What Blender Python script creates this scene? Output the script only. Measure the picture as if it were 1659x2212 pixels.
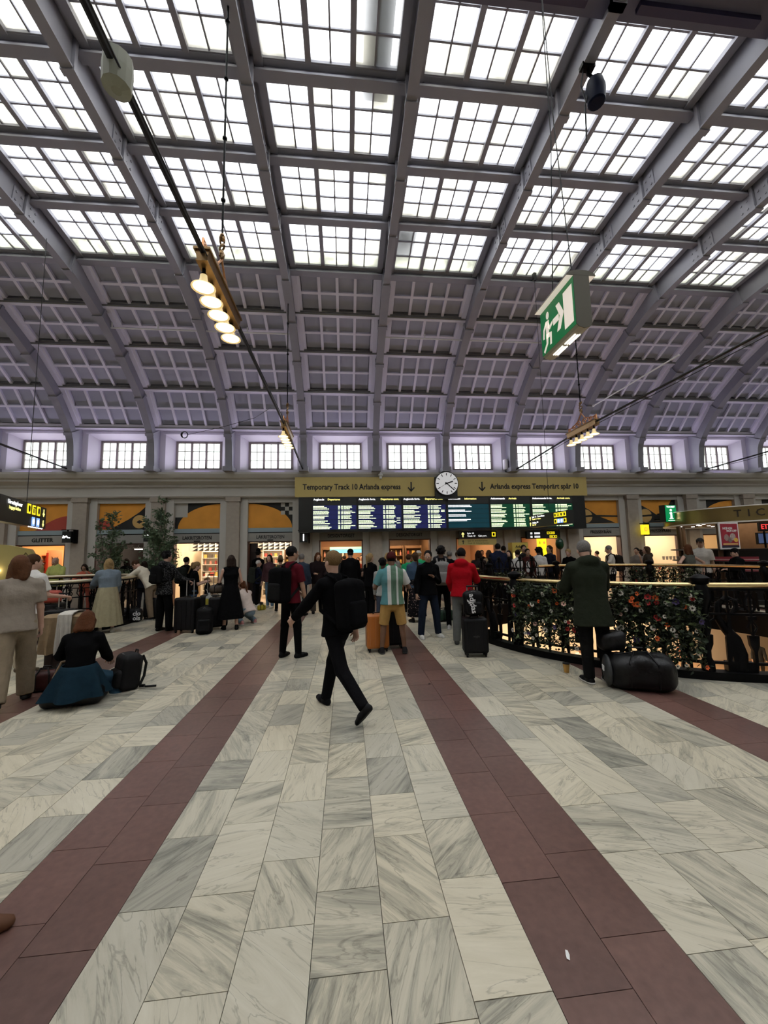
import bpy, bmesh, math, random
import numpy as np
from mathutils import Vector, Matrix

for _o in list(bpy.data.objects):
    bpy.data.objects.remove(_o)
SC = bpy.context.scene
COL = SC.collection
random.seed(7)
RNG = np.random.default_rng(7)

# ------------------------------------------------------------------ camera
IMW, IMH, FPX = 1659.0, 2212.0, 841.6
CAMH = 1.72
YAW, PITCH, ROLL = 0.0994, 0.1031, -0.0197


def cam_axes():
    r = np.array([math.cos(YAW), -math.sin(YAW), 0.0])
    f = np.array([math.sin(YAW), math.cos(YAW), 0.0])
    u = np.array([0, 0, 1.0])
    w = f * math.cos(PITCH) + u * math.sin(PITCH)
    u2 = -f * math.sin(PITCH) + u * math.cos(PITCH)
    r3 = r * math.cos(ROLL) + u2 * math.sin(ROLL)
    u3 = -r * math.sin(ROLL) + u2 * math.cos(ROLL)
    return r3, u3, w


CR, CU, CW = cam_axes()
cam = bpy.data.cameras.new('camera')
cam.sensor_fit = 'HORIZONTAL'
cam.sensor_width = 36.0
cam.lens = 36.0 * FPX / IMW
cam.clip_start = 0.05
cam.clip_end = 300
camo = bpy.data.objects.new('camera', cam)
COL.objects.link(camo)
camo.matrix_world = Matrix(((CR[0], CU[0], -CW[0], 0), (CR[1], CU[1], -CW[1], 0), (CR[2], CU[2], -CW[2], CAMH), (0, 0, 0, 1)))
SC.camera = camo

# ------------------------------------------------------------------ sky, exposure
world = bpy.data.worlds.new('overcast_sky')
SC.world = world
world.use_nodes = True
_bg = world.node_tree.nodes['Background']
_bg.inputs[0].default_value = (1.0, 0.985, 0.95, 1)
_bg.inputs[1].default_value = 5.0
SC.view_settings.view_transform = 'Standard'
SC.view_settings.look = 'None'
SC.view_settings.exposure = 0.18
SC.view_settings.gamma = 1.0
SC.view_settings.use_curve_mapping = False
SC.cycles.use_denoising = True
SC.cycles.use_adaptive_sampling = True
SC.cycles.adaptive_threshold = 0.08
SC.cycles.adaptive_min_samples = 16
SC.cycles.max_bounces = 5
SC.cycles.diffuse_bounces = 3
SC.cycles.glossy_bounces = 3
SC.cycles.transmission_bounces = 4
SC.cycles.transparent_max_bounces = 8
SC.cycles.sample_clamp_indirect = 8.0
SC.cycles.caustics_reflective = False
SC.cycles.caustics_refractive = False


def area_light(name, loc, size, size_y, power, color, rot=(0, 0, 0)):
    l = bpy.data.lights.new(name, 'AREA')
    l.shape = 'RECTANGLE'
    l.size, l.size_y, l.energy, l.color = size, size_y, power, color
    o = bpy.data.objects.new(name, l)
    o.location, o.rotation_euler = loc, rot
    COL.objects.link(o)
    return o


# ------------------------------------------------------------------ pixel helpers
def ray(px, py):
    return CW + (px - IMW / 2) / FPX * CR - (py - IMH / 2) / FPX * CU


def gz(px, py, z=0.0):
    d = ray(px, py)
    t = (z - CAMH) / d[2]
    return (t * d[0], t * d[1])


def atY(px, py, Y):
    d = ray(px, py)
    t = Y / d[1]
    return (t * d[0], CAMH + t * d[2])


def project(p):
    v = np.asarray(p, float) - np.array([0, 0, CAMH])
    z = v @ CW
    return IMW / 2 + FPX * (v @ CR) / z, IMH / 2 - FPX * (v @ CU) / z, z


# ------------------------------------------------------------------ materials
_M = {}


def srgb(c):
    return tuple((x / 12.92 if x <= 0.04045 else ((x + 0.055) / 1.055) ** 2.4) for x in c)


def hexc(h):
    h = h.lstrip('#')
    return srgb(tuple(int(h[i:i + 2], 16) / 255 for i in (0, 2, 4)))


def mat(name, col, rough=0.6, metal=0.0, emit=0.0, noise=0.0, nscale=8.0, bump=0.0, spec=0.5, alpha=1.0, ecol=None):
    if name in _M:
        return _M[name]
    m = bpy.data.materials.new(name)
    m.use_nodes = True
    nt = m.node_tree
    b = nt.nodes['Principled BSDF']
    b.inputs['Base Color'].default_value = (*col, 1)
    b.inputs['Roughness'].default_value = rough
    b.inputs['Metallic'].default_value = metal
    b.inputs['Specular IOR Level'].default_value = spec
    if alpha < 1:
        b.inputs['Alpha'].default_value = alpha
    if emit:
        b.inputs['Emission Color'].default_value = (*(ecol or col), 1)
        b.inputs['Emission Strength'].default_value = emit
    if noise or bump:
        tc = nt.nodes.new('ShaderNodeTexCoord')
        n = nt.nodes.new('ShaderNodeTexNoise')
        n.inputs['Scale'].default_value = nscale
        n.inputs['Detail'].default_value = 4
        nt.links.new(tc.outputs['Object'], n.inputs['Vector'])
        if noise:
            mx = nt.nodes.new('ShaderNodeMix')
            mx.data_type = 'RGBA'
            mx.inputs[6].default_value = (*[max(0, c * (1 - noise)) for c in col], 1)
            mx.inputs[7].default_value = (*[min(1, c * (1 + noise)) for c in col], 1)
            nt.links.new(n.outputs['Fac'], mx.inputs[0])
            nt.links.new(mx.outputs[2], b.inputs['Base Color'])
        if bump:
            bp = nt.nodes.new('ShaderNodeBump')
            bp.inputs['Strength'].default_value = bump
            bp.inputs['Distance'].default_value = 0.02
            nt.links.new(n.outputs['Fac'], bp.inputs['Height'])
            nt.links.new(bp.outputs['Normal'], b.inputs['Normal'])
    _M[name] = m
    return m


def cloth(col, name=None):
    k = name or 'cloth_%02x%02x%02x' % tuple(int(min(1, c) * 255) for c in col)
    return mat(k, col, 0.95, noise=0.18, nscale=14, bump=0.6, spec=0.06)


def skin(tone):
    c = {'fair': (0.50, 0.30, 0.22), 'tan': (0.38, 0.22, 0.14), 'brown': (0.17, 0.085, 0.05), 'dark': (0.07, 0.035, 0.022)}[tone]
    return mat('skin_' + tone, c, 0.55, noise=0.08, nscale=20)


def marble(name, c1, c2, vein, warm):
    m = bpy.data.materials.new(name)
    m.use_nodes = True
    nt = m.node_tree
    N, L = nt.nodes, nt.links
    b = N['Principled BSDF']
    geo = N.new('ShaderNodeNewGeometry')
    at = N.new('ShaderNodeAttribute')
    at.attribute_name = 'rnd'
    sep = N.new('ShaderNodeSeparateColor')
    L.new(at.outputs['Color'], sep.inputs[0])
    vr = N.new('ShaderNodeVectorRotate')
    vr.rotation_type = 'Z_AXIS'
    L.new(geo.outputs['Position'], vr.inputs['Vector'])
    mul = N.new('ShaderNodeMath')
    mul.operation = 'MULTIPLY'
    mul.inputs[1].default_value = 6.2
    L.new(sep.outputs[0], mul.inputs[0])
    L.new(mul.outputs[0], vr.inputs['Angle'])
    off = N.new('ShaderNodeVectorMath')
    off.operation = 'MULTIPLY_ADD'
    L.new(at.outputs['Color'], off.inputs[0])
    off.inputs[1].default_value = (37, 51, 23)
    L.new(vr.outputs[0], off.inputs[2])
    mp = N.new('ShaderNodeMapping')
    mp.inputs['Scale'].default_value = (1.5, 9.5, 1)
    L.new(off.outputs[0], mp.inputs[0])
    n1 = N.new('ShaderNodeTexNoise')
    n1.inputs['Scale'].default_value = 1.0
    n1.inputs['Detail'].default_value = 10
    n1.inputs['Roughness'].default_value = 0.70
    n1.inputs['Distortion'].default_value = 1.1
    L.new(mp.outputs[0], n1.inputs['Vector'])
    cr = N.new('ShaderNodeValToRGB')
    e = cr.color_ramp.elements
    e[0].position, e[0].color = 0.26, (*vein, 1)
    e[1].position, e[1].color = 0.52, (*c1, 1)
    e2 = e.new(0.40)
    e2.color = (*[(a + v) / 2 * 1.05 for a, v in zip(c1, vein)], 1)
    e3 = e.new(0.75)
    e3.color = (*c2, 1)
    dens = N.new('ShaderNodeMapRange')
    dens.inputs[3].default_value = -0.085
    dens.inputs[4].default_value = 0.09
    L.new(sep.outputs[2], dens.inputs[0])
    addv = N.new('ShaderNodeMath')
    addv.operation = 'ADD'
    L.new(n1.outputs['Fac'], addv.inputs[0])
    L.new(dens.outputs[0], addv.inputs[1])
    L.new(addv.outputs[0], cr.inputs[0])
    # thin dark veins
    n2 = N.new('ShaderNodeTexNoise')
    n2.inputs['Scale'].default_value = 1.6
    n2.inputs['Detail'].default_value = 6
    n2.inputs['Distortion'].default_value = 0.9
    mp2 = N.new('ShaderNodeMapping')
    mp2.inputs['Scale'].default_value = (1.0, 6.5, 1)
    L.new(off.outputs[0], mp2.inputs[0])
    L.new(mp2.outputs[0], n2.inputs['Vector'])
    ab = N.new('ShaderNodeMath')
    ab.operation = 'SUBTRACT'
    ab.inputs[1].default_value = 0.5
    L.new(n2.outputs['Fac'], ab.inputs[0])
    ab2 = N.new('ShaderNodeMath')
    ab2.operation = 'ABSOLUTE'
    L.new(ab.outputs[0], ab2.inputs[0])
    rmp = N.new('ShaderNodeMapRange')
    rmp.inputs[1].default_value = 0.0
    rmp.inputs[2].default_value = 0.016
    rmp.inputs[3].default_value = 0.66
    rmp.inputs[4].default_value = 1.0
    L.new(ab2.outputs[0], rmp.inputs[0])
    mx = N.new('ShaderNodeMix')
    mx.data_type = 'RGBA'
    mx.blend_type = 'MULTIPLY'
    mx.inputs[0].default_value = 1.0
    L.new(cr.outputs[0], mx.inputs[6])
    L.new(rmp.outputs[0], mx.inputs[7])
    # per-slab tone
    tone = N.new('ShaderNodeValToRGB')
    te = tone.color_ramp.elements
    te[0].position, te[0].color = 0.0, (0.60, 0.61, 0.61, 1)
    te[1].position, te[1].color = 1.0, (*warm, 1)
    tm = te.new(0.25)
    tm.color = (0.86, 0.86, 0.83, 1)
    L.new(sep.outputs[1], tone.inputs[0])
    mx2 = N.new('ShaderNodeMix')
    mx2.data_type = 'RGBA'
    mx2.blend_type = 'MULTIPLY'
    mx2.inputs[0].default_value = 1.0
    L.new(mx.outputs[2], mx2.inputs[6])
    L.new(tone.outputs[0], mx2.inputs[7])
    L.new(mx2.outputs[2], b.inputs['Base Color'])
    b.inputs['Roughness'].default_value = 0.34
    b.inputs['Specular IOR Level'].default_value = 0.4
    _M[name] = m
    return m


def red_stone(name):
    m = bpy.data.materials.new(name)
    m.use_nodes = True
    nt = m.node_tree
    N, L = nt.nodes, nt.links
    b = N['Principled BSDF']
    geo = N.new('ShaderNodeNewGeometry')
    at = N.new('ShaderNodeAttribute')
    at.attribute_name = 'rnd'
    n = N.new('ShaderNodeTexNoise')
    n.inputs['Scale'].default_value = 22
    n.inputs['Detail'].default_value = 8
    L.new(geo.outputs['Position'], n.inputs['Vector'])
    n2 = N.new('ShaderNodeTexNoise')
    n2.inputs['Scale'].default_value = 1.6
    n2.inputs['Detail'].default_value = 3
    L.new(geo.outputs['Position'], n2.inputs['Vector'])
    cr = N.new('ShaderNodeValToRGB')
    cr.color_ramp.elements[0].position = 0.25
    cr.color_ramp.elements[0].color = (0.075, 0.036, 0.028, 1)
    cr.color_ramp.elements[1].position = 0.8
    cr.color_ramp.elements[1].color = (0.175, 0.092, 0.074, 1)
    add = N.new('ShaderNodeMath')
    add.operation = 'MULTIPLY_ADD'
    add.inputs[1].default_value = 0.5
    L.new(n2.outputs['Fac'], add.inputs[0])
    hm = N.new('ShaderNodeMath')
    hm.operation = 'MULTIPLY'
    hm.inputs[1].default_value = 0.5
    L.new(n.outputs['Fac'], hm.inputs[0])
    L.new(hm.outputs[0], add.inputs[2])
    L.new(add.outputs[0], cr.inputs[0])
    sep = N.new('ShaderNodeSeparateColor')
    L.new(at.outputs['Color'], sep.inputs[0])
    mr = N.new('ShaderNodeMapRange')
    mr.inputs[3].default_value = 0.86
    mr.inputs[4].default_value = 1.14
    L.new(sep.outputs[1], mr.inputs[0])
    mx = N.new('ShaderNodeMix')
    mx.data_type = 'RGBA'
    mx.blend_type = 'MULTIPLY'
    mx.inputs[0].default_value = 1
    L.new(cr.outputs[0], mx.inputs[6])
    L.new(mr.outputs[0], mx.inputs[7])
    L.new(mx.outputs[2], b.inputs['Base Color'])
    b.inputs['Roughness'].default_value = 0.36
    _M[name] = m
    return m


def pane_mat(name, tint, opac, dirt=0.0):
    """frosted roof glass: mostly lets the sky through, partly scatters, some dirt"""
    m = bpy.data.materials.new(name)
    m.use_nodes = True
    nt = m.node_tree
    N, L = nt.nodes, nt.links
    for n in list(N):
        N.remove(n)
    out = N.new('ShaderNodeOutputMaterial')
    tr = N.new('ShaderNodeBsdfTransparent')
    tr.inputs[0].default_value = (*tint, 1)
    tl = N.new('ShaderNodeBsdfTranslucent')
    tl.inputs[0].default_value = (*[c * 0.8 for c in tint], 1)
    mx = N.new('ShaderNodeMixShader')
    mx.inputs[0].default_value = opac
    L.new(tr.outputs[0], mx.inputs[1])
    L.new(tl.outputs[0], mx.inputs[2])
    last = mx
    if dirt:
        geo = N.new('ShaderNodeNewGeometry')
        n = N.new('ShaderNodeTexNoise')
        n.inputs['Scale'].default_value = 3.0
        n.inputs['Detail'].default_value = 6
        L.new(geo.outputs['Position'], n.inputs['Vector'])
        mr = N.new('ShaderNodeMapRange')
        mr.inputs[1].default_value = 0.42
        mr.inputs[2].default_value = 0.75
        mr.inputs[3].default_value = dirt * 0.25
        mr.inputs[4].default_value = dirt
        L.new(n.outputs['Fac'], mr.inputs[0])
        df = N.new('ShaderNodeBsdfDiffuse')
        df.inputs[0].default_value = (0.32, 0.32, 0.26, 1)
        m2 = N.new('ShaderNodeMixShader')
        L.new(mr.outputs[0], m2.inputs[0])
        L.new(mx.outputs[0], m2.inputs[1])
        L.new(df.outputs[0], m2.inputs[2])
        last = m2
    L.new(last.outputs[0], out.inputs[0])
    _M[name] = m
    return m


# ------------------------------------------------------------------ mesh builder
class MB:
    def __init__(s):
        s.v, s.f, s.mi = [], [], []

    def add(s, vs, fs, mi=0):
        o = len(s.v)
        s.v.extend([tuple(map(float, p)) for p in vs])
        s.f.extend([tuple(i + o for i in f) for f in fs])
        s.mi.extend([mi] * len(fs))
        return s

    def box(s, x0, x1, y0, y1, z0, z1, mi=0):
        return s.add([(x0, y0, z0), (x1, y0, z0), (x1, y1, z0), (x0, y1, z0), (x0, y0, z1), (x1, y0, z1), (x1, y1, z1), (x0, y1, z1)],
                     [(0, 3, 2, 1), (4, 5, 6, 7), (0, 1, 5, 4), (1, 2, 6, 5), (2, 3, 7, 6), (3, 0, 4, 7)], mi)

    def obox(s, o, u, v, n, u0, u1, v0, v1, n0, n1, mi=0):
        o, u, v, n = map(np.asarray, (o, u, v, n))
        P = [o + u * a + v * b + n * c for c in (n0, n1) for a, b in ((u0, v0), (u1, v0), (u1, v1), (u0, v1))]
        return s.add(P, [(0, 3, 2, 1), (4, 5, 6, 7), (0, 1, 5, 4), (1, 2, 6, 5), (2, 3, 7, 6), (3, 0, 4, 7)], mi)

    def tube(s, pts, r, n=8, mi=0, closed=False, cap=True):
        P = np.array(pts, float)
        k = len(P)
        R = np.full(k, r) if np.isscalar(r) else np.array(r, float)
        T = np.gradient(P, axis=0) if not closed else np.roll(P, -1, 0) - np.roll(P, 1, 0)
        T /= np.linalg.norm(T, axis=1)[:, None] + 1e-12
        up = np.array([0, 0, 1.0]) if abs(T[0][2]) < 0.9 else np.array([1.0, 0, 0])
        a = np.cross(T[0], up)
        a /= np.linalg.norm(a)
        vs = []
        for i in range(k):
            a = a - T[i] * (a @ T[i])
            a /= np.linalg.norm(a) + 1e-12
            b = np.cross(T[i], a)
            for j in range(n):
                t = 2 * math.pi * j / n
                vs.append(P[i] + R[i] * (math.cos(t) * a + math.sin(t) * b))
        fs = []
        for i in range(k if closed else k - 1):
            i2 = (i + 1) % k
            for j in range(n):
                j2 = (j + 1) % n
                fs.append((i * n + j, i * n + j2, i2 * n + j2, i2 * n + j))
        if cap and not closed:
            fs.append(tuple(range(n - 1, -1, -1)))
            fs.append(tuple((k - 1) * n + j for j in range(n)))
        return s.add(vs, fs, mi)

    def lathe(s, prof, c=(0, 0, 0), n=16, mi=0, sx=1.0, sy=1.0):
        vs, fs = [], []
        k = len(prof)
        for r, z in prof:
            for j in range(n):
                t = 2 * math.pi * j / n
                vs.append((c[0] + r * sx * math.cos(t), c[1] + r * sy * math.sin(t), c[2] + z))
        for i in range(k - 1):
            for j in range(n):
                j2 = (j + 1) % n
                fs.append((i * n + j, i * n + j2, (i + 1) * n + j2, (i + 1) * n + j))
        fs.append(tuple(range(n - 1, -1, -1)))
        fs.append(tuple((k - 1) * n + j for j in range(n)))
        return s.add(vs, fs, mi)

    def prism(s, poly, o, u, v, n, n0, n1, mi=0):
        o, u, v, n = map(np.asarray, (o, u, v, n))
        k = len(poly)
        vs = [o + u * a + v * b + n * n0 for a, b in poly] + [o + u * a + v * b + n * n1 for a, b in poly]
        fs = [tuple(range(k - 1, -1, -1)), tuple(range(k, 2 * k))] + [(i, (i + 1) % k, k + (i + 1) % k, k + i) for i in range(k)]
        return s.add(vs, fs, mi)

    def ball(s, c, r, n=10, m=6, mi=0, sc=(1, 1, 1)):
        prof = [(math.sin(math.pi * i / m) * r + 1e-5, -math.cos(math.pi * i / m) * r) for i in range(m + 1)]
        vs, fs = [], []
        for rr, z in prof:
            for j in range(n):
                t = 2 * math.pi * j / n
                vs.append((c[0] + rr * math.cos(t) * sc[0], c[1] + rr * math.sin(t) * sc[1], c[2] + z * sc[2]))
        for i in range(m):
            for j in range(n):
                j2 = (j + 1) % n
                fs.append((i * n + j, i * n + j2, (i + 1) * n + j2, (i + 1) * n + j))
        return s.add(vs, fs, mi)

    def mesh(s, name, mats, smooth=False, tri=False):
        me = bpy.data.meshes.new(name)
        me.from_pydata(s.v, [], s.f)
        for m in (mats if isinstance(mats, (list, tuple)) else [mats]):
            me.materials.append(m)
        if any(s.mi):
            me.polygons.foreach_set('material_index', s.mi)
        if smooth:
            me.polygons.foreach_set('use_smooth', [True] * len(s.f))
            try:
                me.set_sharp_from_angle(angle=math.radians(38 if smooth is True else smooth))
            except Exception:
                pass
        me.update()
        return me

    def build(s, name, mats, parent=None, smooth=False, loc=None, rotz=0.0):
        return obj(name, s.mesh(name, mats, smooth), parent, loc, rotz)


def obj(name, me, parent=None, loc=None, rotz=0.0):
    o = bpy.data.objects.new(name, me)
    COL.objects.link(o)
    if parent is not None:
        o.parent = parent
    if loc is not None:
        o.location = loc
    if rotz:
        o.rotation_euler = (0, 0, rotz)
    return o


def tag(o, label=None, cat=None, group=None, kind=None):
    if label:
        o['label'] = label
    if cat:
        o['category'] = cat
    if group:
        o['group'] = group
    if kind:
        o['kind'] = kind
    return o


def thing(name, label, cat, loc=(0, 0, 0), rotz=0.0, group=None):
    o = obj(name, None, None, loc, rotz)
    o.empty_display_size = 0.1
    return tag(o, label, cat, group)


def struct(name, label=None):
    o = obj(name, None)
    o.empty_display_size = 0.1
    return tag(o, label, None, None, 'structure')


def copy_tree(o, parent=None, loc=None, rotz=None, label=None):
    c = o.copy()
    COL.objects.link(c)
    if parent is not None:
        c.parent = parent
    if loc is not None:
        c.location = loc
    if rotz is not None:
        c.rotation_euler = (0, 0, rotz)
    if label:
        c['label'] = label
    for ch in o.children:
        copy_tree(ch, c)
    return c


def text_mesh(s, size, depth=0.004, align='CENTER', bold=0.0, sx=1.0):
    cu = bpy.data.curves.new('lettering', 'FONT')
    cu.body = s
    cu.size = size
    cu.extrude = depth
    cu.offset = bold
    cu.align_x = align
    cu.align_y = 'CENTER'
    cu.resolution_u = 2
    o = bpy.data.objects.new('lettering', cu)
    COL.objects.link(o)
    dg = bpy.context.evaluated_depsgraph_get()
    dg.update()
    me = bpy.data.meshes.new_from_object(o.evaluated_get(dg))
    bpy.data.objects.remove(o)
    if sx != 1.0:
        me.transform(Matrix.Diagonal((sx, 1, 1, 1)))
    return me


def lettering(s, size, m, parent, o, u, v, name='lettering', depth=0.004, align='CENTER', bold=0.0, sx=1.0, width=None):
    """flat letters: origin o, u = reading direction, v = up"""
    me = text_mesh(s, size, depth, align, bold, sx)
    if width:
        xs = [q.co.x for q in me.vertices]
        k = width / (max(xs) - min(xs))
        me.transform(Matrix.Diagonal((k, 1, 1, 1)))
    u, v = Vector(u).normalized(), Vector(v).normalized()
    n = u.cross(v)
    M = Matrix(((u.x, v.x, n.x, o[0]), (u.y, v.y, n.y, o[1]), (u.z, v.z, n.z, o[2]), (0, 0, 0, 1)))
    me.transform(M)
    me.materials.clear()
    me.materials.append(m)
    return obj(name, me, parent)
# ================================================================== STRUCTURE
BAY, X0 = 2.5383, -10.3163            # bay width, centre of the bay with the leftmost window in view
I0, I1 = -2, 13                       # bays built (inclusive)
def bayx(i):
    return X0 + BAY * i
def ribx(i):
    return X0 + BAY * (i + 0.5)
XL, XR = ribx(I0 - 1), ribx(I1)
CROWN = 4.1
BACKY = 2 * CROWN - 14.4
HOLE_C, HOLE_R = (6.3, 8.2), 3.72
HOLE2_C, HOLE2_R = (-7.55, 11.0), 1.85

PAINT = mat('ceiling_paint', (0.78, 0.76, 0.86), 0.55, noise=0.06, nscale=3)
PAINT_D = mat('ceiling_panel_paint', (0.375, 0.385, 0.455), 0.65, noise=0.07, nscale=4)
STEEL = mat('grey_steel_paint', (0.275, 0.272, 0.305), 0.5, noise=0.08, nscale=3)
WALL = mat('warm_grey_plaster', (0.55, 0.53, 0.475), 0.75, noise=0.06, nscale=2)
WALL_U = mat('pale_lilac_plaster', (0.60, 0.575, 0.62), 0.75, noise=0.05, nscale=2)
STONE = mat('pilaster_stone', (0.40, 0.35, 0.285), 0.7, noise=0.14, nscale=9)
BLACK = mat('black_iron', (0.003, 0.003, 0.0035), 0.45, noise=0.2, nscale=20, spec=0.10)
BLACKP = mat('black_plastic', (0.006, 0.006, 0.0065), 0.55, spec=0.25)
GROUT = mat('grout', (0.16, 0.15, 0.13), 0.9, noise=0.1)
MARBLE = marble('grey_white_marble', (0.56, 0.52, 0.42), (0.64, 0.60, 0.50), (0.17, 0.168, 0.145), (1.0, 0.97, 0.89))
REDST = red_stone('dark_red_stone')
GLASS = pane_mat('roof_glass', (0.95, 0.97, 1.0), 0.35, 0.0)
GLASS2 = pane_mat('roof_glass_dirty', (0.90, 0.90, 0.86), 0.5, 0.5)
GLASS3 = pane_mat('roof_glass_grimy', (0.80, 0.82, 0.76), 0.65, 0.5)
GLASSW = pane_mat('window_glass', (0.90, 0.97, 0.97), 0.5, 0.0)
BRASS = mat('polished_brass', (0.78, 0.60, 0.30), 0.25, metal=1.0)
BRASS_D = mat('old_brass', (0.30, 0.19, 0.09), 0.38, metal=1.0, noise=0.2, nscale=20)
COPPER = mat('copper', (0.62, 0.30, 0.14), 0.35, metal=1.0, noise=0.2, nscale=30)
WHITEP = mat('white_paint', (0.75, 0.75, 0.73), 0.5)

# ---------------- vault profile (Y, Z): inner frame line and rib underside
A = np.array([(13.63, 6.08), (12.76, 7.10), (11.61, 7.90), (10.50, 8.44), (9.50, 8.93), (8.10, 9.12), (6.87, 9.22), (5.56, 9.27), (4.10, 9.30)])
F = [(13.60, 4.60), (13.56, 5.20), (13.42, 5.80), (12.68, 6.72), (11.58, 7.52), (10.48, 8.10), (9.29, 8.50), (7.94, 8.67), (6.72, 8.77), (5.43, 8.82), (4.10, 8.84)]


def spline(P, n=5):
    P = np.array(P, float)
    Q = np.vstack([2 * P[0] - P[1], P, [2 * P[-1][0] - P[-2][0], P[-2][1]]])
    out = []
    for i in range(1, len(Q) - 2):
        p0, p1, p2, p3 = Q[i - 1:i + 3]
        for t in np.linspace(0, 1, n, endpoint=False):
            out.append(.5 * ((2 * p1) + (-p0 + p2) * t + (2 * p0 - 5 * p1 + 4 * p2 - p3) * t * t + (-p0 + 3 * p1 - 3 * p2 + p3) * t ** 3))
    out.append(P[-1])
    return np.array(out)


def normals2(C):
    T = np.gradient(C, axis=0)
    T[-1] = (-1, 0)
    T /= np.linalg.norm(T, axis=1)[:, None]
    return np.stack([T[:, 1], -T[:, 0]], -1)


ceiling = struct('ceiling', 'grey steel barrel vault with glazed skylight and coffered lower panels')


def mirror(o):
    c = o.copy()
    COL.objects.link(c)
    c.scale = (1, -1, 1)
    c.location = (o.location.x, 2 * CROWN - o.location.y, o.location.z)
    return c


# ---------------- arch ribs
FC = spline(F)
FN = normals2(FC)


def sweep(mb, C, N, x0, x1, d0, d1):
    """strip solid between offsets d0..d1 of the profile, x0..x1 wide"""
    a, b = C + N * d0, C + N * d1
    vs = []
    for (ya, za), (yb, zb) in zip(a, b):
        vs += [(x0, ya, za), (x1, ya, za), (x1, yb, zb), (x0, yb, zb)]
    k = len(C)
    fs = []
    for i in range(k - 1):
        for j in range(4):
            fs.append((4 * i + j, 4 * i + (j + 1) % 4, 4 * i + 4 + (j + 1) % 4, 4 * i + 4 + j))
    fs += [(3, 2, 1, 0), (4 * k - 4, 4 * k - 3, 4 * k - 2, 4 * k - 1)]
    mb.add(vs, fs)


mb = MB()
K5 = 5 * 6                                   # index of the skylight foot on the spline
sweep(mb, FC[:K5 + 1], FN[:K5 + 1], -0.085, 0.085, 0.03, 0.62)
sweep(mb, FC[K5:], FN[K5:], -0.025, 0.025, 0.02, 0.62)
sweep(mb, FC[:K5 + 1], FN[:K5 + 1], -0.11, 0.11, 0.0, 0.035)
sweep(mb, FC[K5:], FN[K5:], -0.085, 0.085, 0.0, 0.035)
sweep(mb, FC[K5:], FN[K5:], -0.09, 0.09, 0.58, 0.62)
for k in range(2, 11):
    c, nn = FC[5 * k], FN[5 * k]
    o = np.array([0, c[0], c[1]])
    n3 = np.array([0, nn[0], nn[1]])
    t3 = np.array([0, -nn[1], nn[0]])
    wf = 0.135 if k < 6 else 0.10
    mb.obox(o, (1, 0, 0), t3, n3, -wf, wf, -0.05, 0.05, -0.025, 0.045)
    mb.obox(o, (1, 0, 0), t3, n3, -wf + 0.02, wf - 0.02, -0.03, 0.03, 0.0, 0.56)
    if k < 6:
        mb.obox(o, (1, 0, 0), t3, n3, -0.12, 0.12, -0.035, 0.035, -0.01, 0.34)
    if k in (7, 8):                           # riveted splice plates
        mb.obox(o, (1, 0, 0), t3, n3, -0.045, 0.045, -0.30, -0.05, 0.06, 0.42)
        mb.obox(o, (1, 0, 0), t3, n3, -0.045, 0.045, 0.05, 0.30, 0.06, 0.42)
        for a_ in (-0.24, -0.12, 0.12, 0.24):
            for b_ in (0.14, 0.32):
                mb.obox(o, (1, 0, 0), t3, n3, -0.06, 0.06, a_ - 0.015, a_ + 0.015, b_ - 0.015, b_ + 0.015)
mb.box(-0.16, 0.16, 13.45, 14.0, 4.58, 4.74)
ribm = mb.mesh('arch_rib', STEEL)
for i in range(I0 - 1, I1 + 1):
    r_ = obj('arch_rib', ribm, ceiling, (ribx(i), 0, 0))
    mirror(r_)

BAND_SHADE = mat('purlin_shade_grey', (0.21, 0.21, 0.205), 0.7)  # dark strips below each coffer row: shade of the purlin undersides, put into colour
# ---------------- coffers and skylight
def frame3(k):
    p, q = A[k], A[k + 1]
    d = q - p
    L = np.linalg.norm(d)
    v = np.array([0, d[0], d[1]]) / L
    n = np.array([0, v[2], -v[1]])           # outward
    return np.array([0, p[0], p[1]]), np.array([1.0, 0, 0]), v, n, L


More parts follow.
